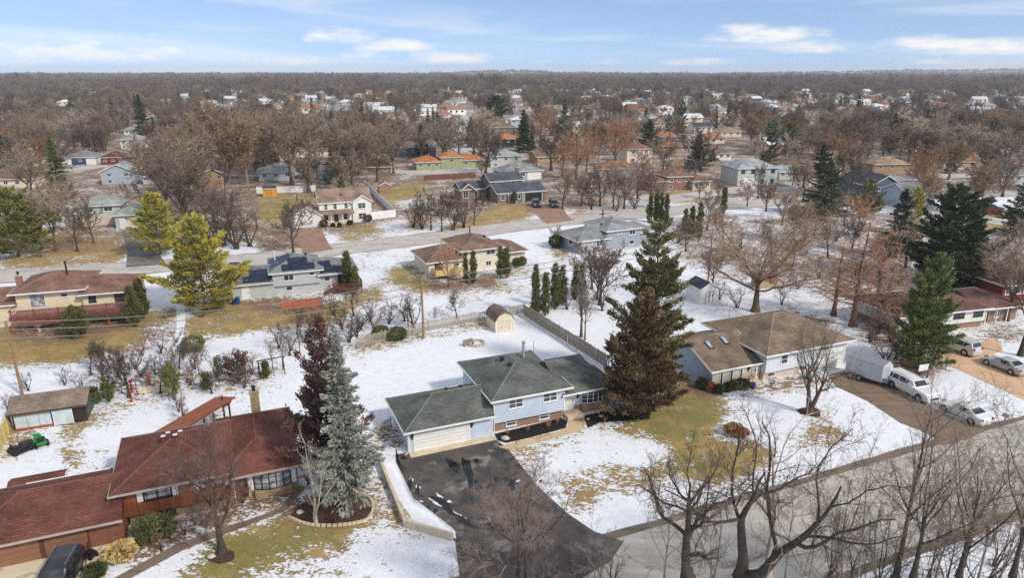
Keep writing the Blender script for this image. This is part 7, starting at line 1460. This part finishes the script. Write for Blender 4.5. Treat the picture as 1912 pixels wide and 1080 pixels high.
def car(name, label, kind, p_front, p_rear, col_, z=.03, rails=False):
    """p_front, p_rear: ground points under the front and rear of the car (world)"""
    c = (p_front + p_rear) / 2; d = (p_front - p_rear).normalized(); ang = math.atan2(d.y, d.x); q = PROF[kind]; L, W, belt = q['L'], q['W'], q['belt']
    root = empty(name, (c.x, c.y, z), ang, label, 'car'); hw = W / 2; mb = MB(); secs = []
    for (t, zt, cab) in q['st']:
        x = L / 2 - t * L; nose = .86 if t in (0, 1) else .95 if t < .05 or t > .95 else 1
        b_ = min(belt, zt - .03)
        if cab: s_ = [(hw * .93, .28), (hw, .5), (hw * 1.0, b_ - .12), (hw * .97, b_), (hw * .80, zt - .07), (hw * .68, zt - .005), (0, zt)]
        else: s_ = [(hw * .93 * nose, .28), (hw * nose, .5), (hw * nose, b_ - .12), (hw * .97 * nose, b_ - .02), (hw * .86 * nose, zt - .03), (hw * .68 * nose, zt - .008), (0, zt)]
        secs.append((x, s_))
    V = []; n = 13
    for x, s_ in secs: V += [(x, y, z_) for y, z_ in s_] + [(x, -y, z_) for y, z_ in s_[-2::-1]]
    F = []
    for i in range(len(secs) - 1):
        for k in range(n - 1): F.append((i * n + k, i * n + k + 1, (i + 1) * n + k + 1, (i + 1) * n + k))
        F.append((i * n + n - 1, i * n, (i + 1) * n, (i + 1) * n + n - 1))
    F += [tuple(range(n))[::-1], tuple(range((len(secs) - 1) * n, len(secs) * n))]
    F = [f[::-1] for f in F]
    body = mb.add(V, F).build('body', paint('paint_' + col_[0], col_[1]), root, False)
    # greenhouse: side windows between pillars, wind screen, rear screen
    w0, w1, w2, w3 = q['win']; roofz = max(s[1] for s in q['st']) - .1
    def top(t):
        st = q['st']
        for i in range(len(st) - 1):
            if st[i][0] <= t <= st[i + 1][0]: f = (t - st[i][0]) / (st[i + 1][0] - st[i][0]); return st[i][1] + (st[i + 1][1] - st[i][1]) * f
        return belt
    def side_y(z_, t): f = max(0, min(1, (z_ - belt) / (top(t) - .07 - belt + 1e-6))); return hw * (.97 - .17 * f) + .012
    cuts = [w0 + .015] + list(q['pil']) + [w3 - .01]
    for sgn in (1, -1):
        for i in range(len(cuts) - 1):
            a_, b_ = cuts[i] + .008, cuts[i + 1] - .008; pts = []; m_ = 5
            lowz = belt + .03
            xs = [a_ + (b_ - a_) * k / m_ for k in range(m_ + 1)]
            up = [(t, max(lowz + .02, min(top(t) - .13, roofz))) for t in xs]
            poly = [(a_, lowz), (b_, lowz)] + up[::-1]
            P = [(L / 2 - t * L, sgn * side_y(z_, t), z_) for t, z_ in poly]
            MB().poly(*(P if sgn < 0 else P[::-1])).build('side_window', CARGLASS, root)
    for (ta, tb, nm) in ((w0, w1, 'windscreen'), (w3, w2, 'rear_window')):
        xa, xb = L / 2 - (ta + (tb - ta) * .12) * L, L / 2 - (ta + (tb - ta) * .9) * L; za, zb = top(ta + (tb - ta) * .12) + .02, top(ta + (tb - ta) * .9) + .02
        MB().poly((xa, -hw * .78, za), (xa, hw * .78, za), (xb, hw * .66, zb), (xb, -hw * .66, zb)).build(nm, CARGLASS, root)
    for x in (L / 2 - .19 * L, L / 2 - .79 * L):
        for sgn in (1, -1):
            r = .33 if kind == 'sedan' else .38; y = sgn * (hw - .1); m = MB(); m.tube([(x, y - .11, r), (x, y + .11, r)], r, 16); ty = m.build('wheel', TYRE, root)
            MB().tube([(x, y + sgn * .1, r), (x, y + sgn * .122, r)], r * .62, 12).build('rim', RIM, ty)
            MB().tube([(x, sgn * (hw - .02), r + .02), (x, sgn * (hw + .006), r + .02)], r * 1.2, 16).build('wheel_arch', DARK, root)
    for sgn in (1, -1):
        MB().box(L / 2 - .16, L / 2 - .02, sgn * hw * .62 - .18, sgn * hw * .62 + .18, .62 if kind == 'sedan' else .8, .74 if kind == 'sedan' else .96).build('headlight', LAMP, root)
        MB().box(-L / 2 + .01, -L / 2 + .14, sgn * hw * .74 - .13, sgn * hw * .74 + .13, .72 if kind == 'sedan' else .85, .9 if kind == 'sedan' else 1.15).build('taillight', TAIL, root)
        MB().box(L / 2 - (w0 + .035) * L - .1, L / 2 - (w0 + .035) * L + .06, sgn * (hw + .1) - .09, sgn * (hw + .1) + .09, belt + .02, belt + .16).build('mirror', body.data.materials[0], root)
        if rails: MB().tube([(L / 2 - .42 * L, sgn * hw * .66, roofz + .16), (L / 2 - .88 * L, sgn * hw * .66, roofz + .14)], .025, 5).build('roof_rail', METAL if col_[0] != 'black' else RIM, root)
    MB().box(L / 2 - .03, L / 2 + .03, -hw * .55, hw * .55, .5, .7).build('grille', DARK, root)
    MB().box(-L / 2 - .025, -L / 2 + .03, -.26, .26, .62, .76).build('number_plate', M('plate', (.6, .6, .6)), root)
    return root
WHT = ('white', (.74, .74, .73)); SIL = ('silver', (.42, .43, .42)); BLK = ('black', (.012, .012, .014)); CHM = ('champagne', (.55, .53, .48))
def along(pa, pb, fa=0, fb=0):
    a_, b_ = un(*pa), un(*pb); d_ = (b_ - a_).normalized(); return a_ - d_ * fa, b_ + d_ * fb
a_, b_ = un(1662, 724), un(1716, 752); off = Vector((.9, .35, 0)); car('white_suv', 'long white sport utility vehicle parked nose out on the gravel driveway', 'long', b_ + off, a_ + off, WHT, rails=True)
a_, b_ = un(1760, 770), un(1812, 795); car('white_sedan', 'white saloon car at the street end of the gravel driveway', 'sedan', a_ + off, b_ + off, WHT)
a_, b_ = un(1758, 650), un(1796, 664); car('champagne_suv', 'cream white sport utility vehicle on the tan driveway', 'suv', a_ + off, b_ + off, CHM, rails=True)
a_, b_ = un(1840, 683), un(1887, 702); car('silver_sedan', 'silver grey saloon car on the tan driveway', 'sedan', a_ + off, b_ + off, SIL)
a_, b_ = un(130, 1066), un(98, 1124); car('black_suv', 'shiny black sport utility vehicle at the bottom left on the cream driveway', 'suv', b_, a_, BLK, rails=True)
a_, b_ = un(996, 380), un(1006, 391); car('black_suv', 'left one of two black sport utility vehicles on the paver drive', 'suv', b_, a_, BLK)
a_, b_ = un(1028, 379), un(1040, 393); car('black_suv', 'right one of two black sport utility vehicles on the paver drive', 'suv', b_, a_, BLK)
a_, b_ = un(1568, 344), un(1596, 352); car('white_pickup', 'white pickup truck on the street beyond the large dark spruce', 'pickup', b_, a_, WHT)
a_, b_ = un(1838, 392), un(1868, 394); car('dark_car', 'dark car behind the bare trees at the right edge', 'sedan', b_, a_, ('darkblue', (.03, .035, .05)))
a_, b_ = un(430, 520), un(448, 500); car('off_road_vehicle', 'black boxy off-road vehicle behind the solar house garage', 'suv', b_, a_, BLK)
# enclosed trailer
a_, b_ = un(1590, 704), un(1650, 722); d_ = (b_ - a_).normalized(); c_ = (a_ + b_) / 2 + Vector((-.1, .9, 0))
tr = empty('cargo_trailer', (c_.x, c_.y, .03), math.atan2(d_.y, d_.x), 'pale enclosed cargo trailer beside the skylight house garage', 'trailer'); TW_ = siding('trailer_white', srgb(190, 194, 198), 1.1, True, .3)
MB().box(-1.6, 2.2, -1.0, 1.0, .5, 2.35).add([(2.2, -1.0, .5), (2.2, 1.0, .5), (2.2, 1.0, 2.35), (2.2, -1.0, 2.35), (2.75, -.3, .5), (2.75, .3, .5), (2.75, .3, 2.25), (2.75, -.3, 2.25)], [(0, 4, 7, 3), (4, 5, 6, 7), (5, 1, 2, 6), (3, 7, 6, 2), (0, 1, 5, 4)]).build('body', TW_, tr)
MB().box(2.25, 2.8, -.9, .9, .5, 1.0).build('stone_guard', METAL, tr); MB().tube([(2.7, 0, .5), (3.7, 0, .5)], .06, 6).tube([(3.5, 0, 0), (3.5, 0, .7)], .04, 6).build('drawbar', DARK, tr)
MB().box(-1.63, 2.23, -1.03, 1.03, 2.35, 2.42).build('roof', METAL, tr)
for x in (-.9, .0):
    for y in (-1.06, 1.06): w = MB().tube([(x, y - .1, .34), (x, y + .1, .34)], .34, 14).build('wheel', TYRE, tr); MB().tube([(x, y - .12, .34), (x, y + .12, .34)], .2, 10).build('rim', RIM, w)
    MB().box(x - .5, x + .5, -1.2, -1.05, .68, .76).build('fender', METAL, tr)
# lawn tractor and covered mower behind the red house
def tractor(name, label, px, py, col_, rz):
    r = empty(name, un(px, py), rz, label, 'mower'); c_ = M('tractor_' + name, col_, .45, .1)
    MB().prism([(.1, -.3), (1.0, -.24), (1.05, 0), (1.0, .24), (.1, .3)], .35, .8).build('hood', c_, r); MB().box(-.75, .1, -.4, .4, .35, .55).build('fender', c_, r)
    MB().box(-.55, -.1, -.25, .25, .55, .68).box(-.62, -.52, -.25, .25, .6, 1.0).build('seat', DARK, r); MB().prism([(-.3, -.6), (.5, -.6), (.6, 0), (.5, .6), (-.3, .6)], .14, .3).build('mower_deck', c_ if name == 'lawn_tractor' else DARK, r)
    MB().tube([(.12, 0, .75), (-.02, 0, 1.0)], .03, 6).build('steering_column', DARK, r)
    for x, rr in ((-.5, .3), (.75, .22)):
        for y in (-.45, .45): MB().tube([(x, y - .1, rr), (x, y + .1, rr)], rr, 12).build('wheel', TYRE, r)
tractor('lawn_tractor', 'green riding lawn tractor in the snow behind the red house', 76, 832, (.02, .26, .04), 2.4); tractor('riding_mower', 'black riding mower beside the green lawn tractor', 38, 845, (.03, .03, .035), 1.0)
sb = empty('snow_blower', un(172, 1043), 1.2, 'small red and black snow blower on the cream driveway', 'snow blower'); MB().box(-.3, .3, .15, .5, .05, .5).build('auger_housing', M('blower_red', (.35, .03, .025), .45), sb); MB().box(-.2, .2, -.3, .15, .2, .6).build('engine', DARK, sb); MB().tube([(0, .2, .5), (0, .2, .95), (.12, .35, 1.1)], .08, 8).build('chute', DARK, sb)
for x in (-.25, .25): MB().tube([(x, -.25, .4), (x, -.85, 1.0)], .025, 6).build('handle', DARK, sb); MB().tube([(x - .05, -.15, .2), (x + .05, -.15, .2)], .2, 12).build('wheel', TYRE, sb)

# ---------------------------------------------------------------- fences, sheds, walls and garden things
PICK = M('picket_grey', srgb(164, 154, 140), .9, .2, 3)
fence('picket_fence', 'weathered pale picket fence along the back of the snowy yard', [(668, 652), (690, 645), (800, 618), (908, 598)], 1.45, PICK, WOODGREY, bw=.1, gap=.085, pickets=True, pname='picket')
fence('picket_fence', 'short picket fence stretch right of the barn shed', [(952, 590), (978, 584)], 1.35, PICK, WOODGREY, bw=.1, gap=.085, pickets=True, pname='picket')
fence('picket_fence', 'short picket fence beside the garage behind the silvery spruce', [(706, 812), (731, 800)], 1.15, PICK, WOODGREY, bw=.1, gap=.085, pickets=True, pname='picket')
fence('board_fence', 'tall weathered grey board fence down the right side of the snowy yard', [(978, 590), (1060, 642), (1135, 690)], 1.7, M('board_grey', srgb(150, 140, 126), .9, .22, 2), WOODGREY, bw=.145, gap=.012)
fence('privacy_fence', 'grey and orange board fence at the right beyond the bare trees', [(1830, 398), (1872, 405)], 1.7, M('stain_orange', srgb(168, 98, 68), .85, .25, 3), WOODGREY, bw=.3, gap=.02)
fence('grey_board_fence', 'low grey board fence right of the brick house', [(1318, 312), (1345, 310)], 1.7, WOODGREY, WOODGREY, bw=.4, gap=.02)
panel_fence('yellow_fence', 'yellowish wooden fence at the left edge by the greenhouse shed', [(-10, 872), (22, 800)], 1.7, M('fence_yellow', srgb(206, 186, 116), .85, .15, 2), pw=1.6)
# barn shed in the back yard: gambrel roof
c_ = un(955, 618); bs = House('barn_shed', 'cream barn shaped shed with brown gambrel roof in the snowy back yard', LW(c_, -2.2, 0, 0, R(22.5)), 22.5 + 0, 'shed')
CRM = M('shed_cream', srgb(214, 204, 176), .8, .08); PALEY = M('shed_panel', srgb(206, 192, 154), .8, .08)
w, d, e1, e2, e3 = 2.6, 3.6, 1.65, 2.3, 2.65; prof = [(0, 0), (w, 0), (w, e1), (w * .82, e2), (w / 2, e3), (w * .18, e2), (0, e1)]
bs.part('wall', CRM, lambda m: m.add([(x, 0, z) for x, z in prof] + [(x, d, z) for x, z in prof], [tuple(range(7)), tuple(range(13, 6, -1)), (0, 6, 13, 7), (1, 8, 9, 2)]))
def gam(m):
    rp = [(-.12, e1 - .12), (w * .16, e2 + .04), (w / 2, e3 + .06), (w * .84, e2 + .04), (w + .12, e1 - .12)]
    for i in range(4):
        (xa, za), (xb, zb) = rp[i], rp[i + 1]; m.add([(xa, -.12, za), (xb, -.12, zb), (xb, d + .12, zb), (xa, d + .12, za), (xa, -.12, za - .06), (xb, -.12, zb - .06), (xb, d + .12, zb - .06), (xa, d + .12, za - .06)], [(0, 1, 2, 3), (7, 6, 5, 4), (0, 4, 5, 1), (3, 2, 6, 7), (0, 3, 7, 4), (1, 5, 6, 2)])
bs.part('roof', shingle('shingle_barn', srgb(120, 104, 94)), gam)
for i in range(2):
    dr_ = bs.part('door', PALEY, lambda m: m.box(.42 + i * .9, 1.28 + i * .9, -.03, 0, .12, 1.75))
    MB().box(.42 + i * .9, .5 + i * .9, -.05, -.03, .12, 1.75).box(1.2 + i * .9, 1.28 + i * .9, -.05, -.03, .12, 1.75).box(.5 + i * .9, 1.2 + i * .9, -.05, -.03, .9, .98).box(.5 + i * .9, 1.2 + i * .9, -.05, -.03, 1.67, 1.75).box(.5 + i * .9, 1.2 + i * .9, -.05, -.03, .12, .2).build('door_trim', WHITE, dr_)
for x in (-.03, w - .1): bs.part('corner_trim', WHITE, lambda m: m.box(x, x + .13, -.035, .02, 0, e1))
s, b = shed('white_shed', 'white metal garden shed with dark roof and double doors left of the maple', un(1310, 560), 20, 3.2, 3.6, 2.3, .5, RF_DK, siding('shed_white', srgb(226, 226, 222), .25, True, .25), 'v'); s.door(b, 'f', 1.0, .15, .48, 1.6, SHUT, METAL); s.door(b, 'f', 1.68, .15, .48, 1.6, SHUT, METAL)
# greenhouse shed with plastic sheeting
gs = House('greenhouse_shed', 'dark shed with brown roof and plastic sheeted front at left', LW(un(28, 806), 0, 0, 0, R(20)), 20, 'shed'); b = gs.wall(0, 6.0, 0, 3.2, 0, 1.9, M('shed_black', srgb(58, 48, 42), .9, .2)); PLS = M('plastic_sheet', srgb(192, 202, 206), .35, .12, 2)
gs.gable(0, 6.0, 0, 3.2, 1.9, .42, shingle('shingle_old', srgb(138, 122, 108)), M('tarp', srgb(78, 86, 82), .6, .3, 2), 'u', .3, M('trim_dark', srgb(80, 66, 56)), peak=.6)
for a in (.15, 1.15, 2.15): gs.part('sheeting', PLS, lambda m: m.box(a, a + .96, -.06, 0, .25, 1.75))
gs.part('sheeting_door', PLS, lambda m: m.box(3.35, 4.9, -.25, -.2, .1, 1.75)); gs.part('door_trim', WHITE, lambda m: m.box(3.3, 3.36, -.28, -.19, .05, 1.8).box(4.9, 4.96, -.28, -.19, .05, 1.8).box(3.3, 4.96, -.28, -.19, 1.75, 1.82)); gs.part('sill_board', M('sill_red', srgb(160, 84, 60)), lambda m: m.box(.1, 3.2, -.1, 0, .05, .25)); gs.part('tarpaulin', M('tarp', srgb(78, 86, 82)), lambda m: m.box(6.0, 6.06, .2, 3.1, .1, 1.8))
# concrete retaining wall of the drive
rw_ = [un(706, 858), un(757, 985), un(843, 1010)]; m = MB()
for i in range(2):
    p, q_ = rw_[i], rw_[i + 1]; dd = (q_ - p).normalized(); nn = Vector((-dd.y, dd.x, 0)) * .12; e_ = dd * .1
    m.prism([(p - nn - e_)[:2], (q_ - nn + e_)[:2], (q_ + nn + e_)[:2], (p + nn - e_)[:2]], -.05, .62 + .004 * i)
tag(m.build('retaining_wall', M('cast_concrete', srgb(196, 184, 158), .9, .15, 1.2)), 'pale cast concrete retaining wall along the left of the asphalt driveway', 'wall')
# curved stone edging of the bed under the silvery spruce
eb = empty('bed_edging', un(600, 975), 0, 'curved concrete block edging of the mulch bed under the silvery spruce', 'edging'); EP = smooth_line([un(*q) for q in ((540, 968), (580, 982), (640, 982), (685, 972), (697, 950), (690, 932), (672, 926))], 6); me_ = None
for i in range(len(EP) - 1):
    p, q_ = EP[i], EP[i + 1]; L_ = (q_ - p).length; n_ = max(1, int(L_ / .32))
    for k in range(n_):
        if me_ is None: mm = MB().box(-.15, .15, -.1, .1, 0, .16); me_ = bpy.data.meshes.new('block'); me_.from_pydata(mm.v, [], mm.f); me_.materials.append(CONCRETE)
        o = link('block', me_, eb); o.location = p + (q_ - p) * ((k + .5) / n_) - eb.location; o.rotation_euler = (0, 0, math.atan2((q_ - p).y, (q_ - p).x) + random.uniform(-.05, .05))
sheet('mulch_bed', [(540, 966), (580, 979), (640, 979), (683, 969), (694, 950), (688, 934), (660, 925), (610, 930), (560, 945)], .05, MULCH, 'brown mulch bed around the trunk of the silvery spruce', thick=.04)
sheet('mulch_ring', blob(415, 1042, 26, 11, -.15, 5, rough=.1), .05, MULCH, 'dark mulch ring under the reddish ornamental tree', thick=.04)
sheet('mulch_ring', blob(1512, 770, 24, 8, .1, 6, rough=.15), .05, MULCH, 'mulch ring under the forked tree on the snowy lawn', thick=.04)
STN = M('stone', srgb(186, 178, 164), .9, .2, 3)
def rock(label, px, py, r, seed, mat=STN):
    q = np.random.RandomState(seed); m = MB(); m.lathe([(r * .75, 0), (r * 1.0, r * .25), (r * .8, r * .6), (r * .35, r * .78)], 0, 0, 9); m.v = [(x * (1 + q.uniform(-.15, .15)), y * (.8 + q.uniform(-.15, .15)), z * (1 + q.uniform(-.1, .1))) for x, y, z in m.v]
    o = m.build('stone', mat, None, True); o.location = un(px, py) + Vector((0, 0, .05)); tag(o, label, 'stone')
for i, (px, py, r, lab) in enumerate(((943, 822, .42, 'largest pale stone at the left end of the black mulch bed'), (1098, 785, .2, 'pale stone right of the front step'), (1122, 780, .25, 'pale stone in the middle of the right mulch bed'), (1118, 773, .16, 'small stone next to the pale one in the right mulch bed'), (1166, 774, .28, 'tan stone near the bronze conifer'), (395, 1043, .3, 'yellowish stone at the foot of the reddish tree'), (560, 960, .3, 'stone in the bed left of the silvery spruce'), (640, 965, .35, 'yellowish stone at the foot of the silvery spruce'))): rock(lab, px, py, r, i)
# fire ring and bench in the back yard
fr_ = empty('fire_pit', un(889, 643), 0, 'round stone fire ring in the snowy back yard', 'fire pit')
for k in range(14): q = k * 2 * math.pi / 14; o = MB().box(-.22, .22, -.11, .11, 0, .28).build('block', STN if k % 3 else CONCRETE, fr_); o.location = (math.cos(q) * 1.0, math.sin(q) * 1.0, 0); o.rotation_euler = (0, 0, q + math.pi / 2)
bn = empty('bench', un(875, 646), .6, 'low wooden bench next to the stone fire ring', 'bench'); MB().box(-.7, .7, -.2, .2, .4, .46).build('seat', WOODGREY, bn); MB().box(-.7, .7, .18, .24, .46, .8).build('backrest', WOODGREY, bn)
for x in (-.6, .6): MB().box(x - .05, x + .05, -.18, .2, 0, .4).build('leg', WOODGREY, bn)
# sign board and mail boxes
sg = empty('sign_board', un(1722, 708), .3, 'white yard sign panel hung on a dark post', 'sign'); MB().box(-.75, .55, -.03, .03, 1.0, 1.75).build('panel', M('sign_white', (.72, .72, .72), .4, .05), sg); MB().box(.55, .65, -.05, .05, 0, 1.95).box(-.75, .6, -.05, .05, 1.78, 1.88).build('post', DARK, sg)
def mailbox(label, px, py, rz=0):
    r = empty('mailbox', un(px, py), rz, label, 'mailbox'); MB().box(-.05, .05, -.05, .05, 0, 1.1).box(-.05, .05, -.35, .35, .95, 1.02).build('post', WOODGREY, r); MB().box(-.11, .11, -.28, .28, 1.02, 1.2).tube([(0, -.28, 1.2), (0, .28, 1.2)], .11, 10).build('box', METAL, r)
mailbox('mailbox on a post by the street right of the white saloon car', 1874, 796, .4); mailbox('dark mailbox by the far street below the grey green house', 196, 492); mailbox('mailbox by the far street in front of the grey house', 1072, 417)
# garden pieces behind the red house
arb_ = empty('garden_swing', un(508, 700), .5, 'dark wooden swing frame in the garden bed behind the cedar', 'swing')
for x in (-1.3, 1.3):
    for y in (-.6, .6): MB().tube([(x, y, 0), (x, 0, 1.9)], .06, 6).build('leg', M('post_dark', (.05, .04, .035)), arb_)
MB().tube([(-1.5, 0, 1.9), (1.5, 0, 1.9)], .07, 6).build('beam', M('post_dark', (.05, .04, .035)), arb_); MB().box(-.7, .7, -.2, .2, .5, .56).build('seat', WOODGREY, arb_); MB().tube([(-.65, 0, .55), (-.65, 0, 1.9)], .015, 4).tube([(.65, 0, .55), (.65, 0, 1.9)], .015, 4).build('chain', DARK, arb_)
RED_P = M('ornament_red', (.4, .04, .03), .6); CRM_P = M('ornament_cream', srgb(230, 214, 180), .7)
for i, (px, py, hh_, mt, lab) in enumerate(((247, 735, 1.6, RED_P, 'red post ornament in the garden bed'), (281, 725, 1.7, RED_P, 'second red post ornament in the garden bed'), (246, 752, .5, RED_P, 'low red garden ornament at the bed edge'), (290, 728, .9, M('ornament_yellow', srgb(220, 170, 80)), 'yellow garden ornament beside the red post'), (320, 690, .8, M('ornament_orange', srgb(196, 140, 80)), 'orange garden ornament among the bare shrubs'))):
    r = empty('garden_ornament', un(px, py), 0, lab, 'ornament'); MB().lathe([(.22, 0), (.2, hh_ * .1), (.1, hh_ * .2), (.09, hh_ * .75), (.16, hh_ * .8), (.16, hh_ * .93), (.05, hh_)], 0, 0, 10).build('post', mt, r); MB().lathe([(.3, 0), (.3, .06)], 0, 0, 10).build('base', CRM_P, r)
lg = empty('low_garden_wall', un(262, 735), R(12), 'low cream garden wall between the red ornaments', 'wall')
for k in range(8): MB().box(-.1 + k * .42, .3 + k * .42, -.12, .12, 0, .62 + .03 * (k % 3)).build('block', CRM_P, lg)
tg2 = empty('trellis', un(215, 735), R(10), 'rustic wooden trellis in the garden bed left of the bare oak', 'trellis')
for k in range(5): MB().tube([(k * .7, 0, 0), (k * .7 + random.uniform(-.1, .1), 0, 1.3)], .05, 5).build('post', WOODGREY, tg2)
MB().tube([(0, 0, 1.2), (2.8, 0, 1.15)], .04, 5).build('rail', WOODGREY, tg2); MB().tube([(0, 0, .7), (2.8, 0, .75)], .04, 5).build('rail', WOODGREY, tg2)
ps = empty('play_house', un(1425, 535), R(15), 'tan play house with brown roof under the spreading maple', 'play house'); MB().box(-1.6, 1.6, -1, 1, .0, 1.4).build('wall', M('play_yellow', srgb(168, 150, 118), .7), ps); MB().add([(-1.8, -1.2, 1.4), (1.8, -1.2, 1.4), (1.8, 1.2, 1.4), (-1.8, 1.2, 1.4), (-1.8, 0, 2.3), (1.8, 0, 2.3)], [(0, 1, 5, 4), (3, 4, 5, 2), (0, 4, 3), (1, 2, 5), (0, 3, 2, 1)]).build('roof', M('play_brown', srgb(110, 84, 70), .8), ps); MB().box(.4, 1.2, -1.25, -1.0, 1.0, 1.9).build('awning', M('awning_rust', srgb(150, 84, 64), .7), ps)
for i, (px, py) in enumerate(((444, 568), (437, 569))):
    r = empty('wheeled_bin', un(px, py), .3 * i, ['blue', 'dark blue'][i] + ' wheeled rubbish bin by the solar house garage', 'bin'); cm = M('bin_blue%d' % i, [(.03, .08, .25), (.02, .03, .09)][i], .5); MB().prism([(-.26, -.26), (.26, -.26), (.28, .26), (-.28, .26)], .1, .95).build('body', cm, r); MB().box(-.3, .3, -.32, .32, .95, 1.02).build('lid', cm, r)
    for x in (-.24, .24): MB().tube([(x - .04, .28, .12), (x + .04, .28, .12)], .12, 10).build('wheel', TYRE, r)
for px, py, lab, cc in ((1405, 725, 'dark blue water butt by the brick entry of the skylight house', (.02, .04, .14)), (1509, 708, 'green planter pot at the foot of the white garage wall', (.02, .16, .06))):
    o = MB().lathe([(.22, 0), (.3, .1), (.32, .5), (.28, .62), (.26, .6), (.22, .5)], 0, 0, 14).build('planter', M('pot%d' % px, cc, .5), None, True); o.location = un(px, py); tag(o, lab, 'planter')
# ---------------------------------------------------------------- poles and overhead wires
POLE = M('pole_wood', srgb(140, 112, 86), .95, .2, 3)
def pole(label, px, py, H=None, top=None, arm=False):
    b = un(px, py); H = H or height_at(b, top); r = empty('utility_pole', b, R(20), label, 'pole'); MB().tube([(0, 0, 0), (0, 0, H)], [.15, .11], 10).build('pole', POLE, r)
    if arm: MB().box(-1.1, 1.1, -.06, .06, H - .6, H - .48).build('crossarm', POLE, r)
    for x in ((-1, 1) if arm else (0,)): MB().lathe([(.04, H - .48 if arm else H), (.07, H - .36 if arm else H + .1), (.03, H - .3 if arm else H + .16)], x, 0, 8).build('insulator', METAL, r)
    return b + Vector((0, 0, H))
P1 = pole('wooden utility pole at the left behind the greenhouse shed', 42, 738, 8.2); P2 = pole('wooden utility pole at the picket fence', 791, 632, 8.0, arm=False); P3 = pole('wooden utility pole by the white shed, left of the maple', 1322, 525, 8.5)
P0 = P1 + (P1 - P2); P0.z = 8; P4 = P3 + (P3 - P2) * 1.1; P4.z = 8.5
for i, (px, py, top, lab) in enumerate(((1117, 318, 262, 'pale utility pole beside the grey two-storey house'), (256, 322, 268, 'utility pole before the red house, upper left'), (684, 330, 290, 'utility pole behind the white fence'), (1445, 300, 262, 'utility pole among trees right of the orange roofs'), (70, 360, 312, 'utility pole at left by the ranch house'))): pole(lab, px, py, None, top, arm=i in (0, 3))
WIRE = M('wire', (.22, .21, .2), .6)
def wire(a_, b_, sag, label, r=.045):
    pts = [a_ + (b_ - a_) * (k / 16) - Vector((0, 0, sag * 4 * (k / 16) * (1 - k / 16))) for k in range(17)]
    tag(MB().tube(pts, r, 4).build('overhead_wire', WIRE), label, 'wire')
for i, (dz, nm) in enumerate(((-.05, 'upper'), (-.9, 'middle'), (-1.8, 'lower'))):
    v = Vector((0, 0, dz)); wire(P0 + v, P1 + v, .5, f'{nm} overhead wire leaving the left edge of the picture'); wire(P1 + v, P2 + v, 1.2, f'{nm} overhead wire between the left pole and the picket fence pole'); wire(P2 + v, P3 + v, .8, f'{nm} overhead wire between the picket fence pole and the white shed pole'); wire(P3 + v, P4 + v, .8, f'{nm} overhead wire leading right from the white shed pole')
fl = empty('fallen_log', un(1390, 1052), 0, 'grey fallen log lying along the verge at the bottom right', 'log'); a_, b_ = un(1350, 1062) - fl.location, un(1470, 1020) - fl.location
MB().tube([a_ + (b_ - a_) * t + Vector((0, random.uniform(-.1, .1), .16)) for t in (0, .25, .5, .75, 1)], [.17, .15, .14, .1, .05], 8).build('stem', BK['dead'], fl); MB().tube([a_ + (b_ - a_) * .5 + Vector((0, 0, .15)), a_ + (b_ - a_) * .62 + Vector((-.2, .9, .5))], [.06, .02], 6).build('branch', BK['dead'], fl)
# ---------------------------------------------------------------- air: thin even haze over the whole suburb
def haze():
    m = bpy.data.materials.new('haze_air'); m.use_nodes = True; t = m.node_tree
    for n in list(t.nodes): t.nodes.remove(n)
    o = N(t, 'ShaderNodeOutputMaterial'); v = N(t, 'ShaderNodeVolumePrincipled'); v.inputs['Color'].default_value = (.97, .98, 1, 1); v.inputs['Density'].default_value = HAZE; v.inputs['Anisotropy'].default_value = 0
    t.links.new(v.outputs[0], o.inputs['Volume'])
    mb = MB().box(-5900, 5900, -120, 6700, -1.5, 70); ob = mb.build('haze', m); tag(ob, 'thin bluish haze over the far woods', None, None, 'stuff')
HAZE = .000125
haze()
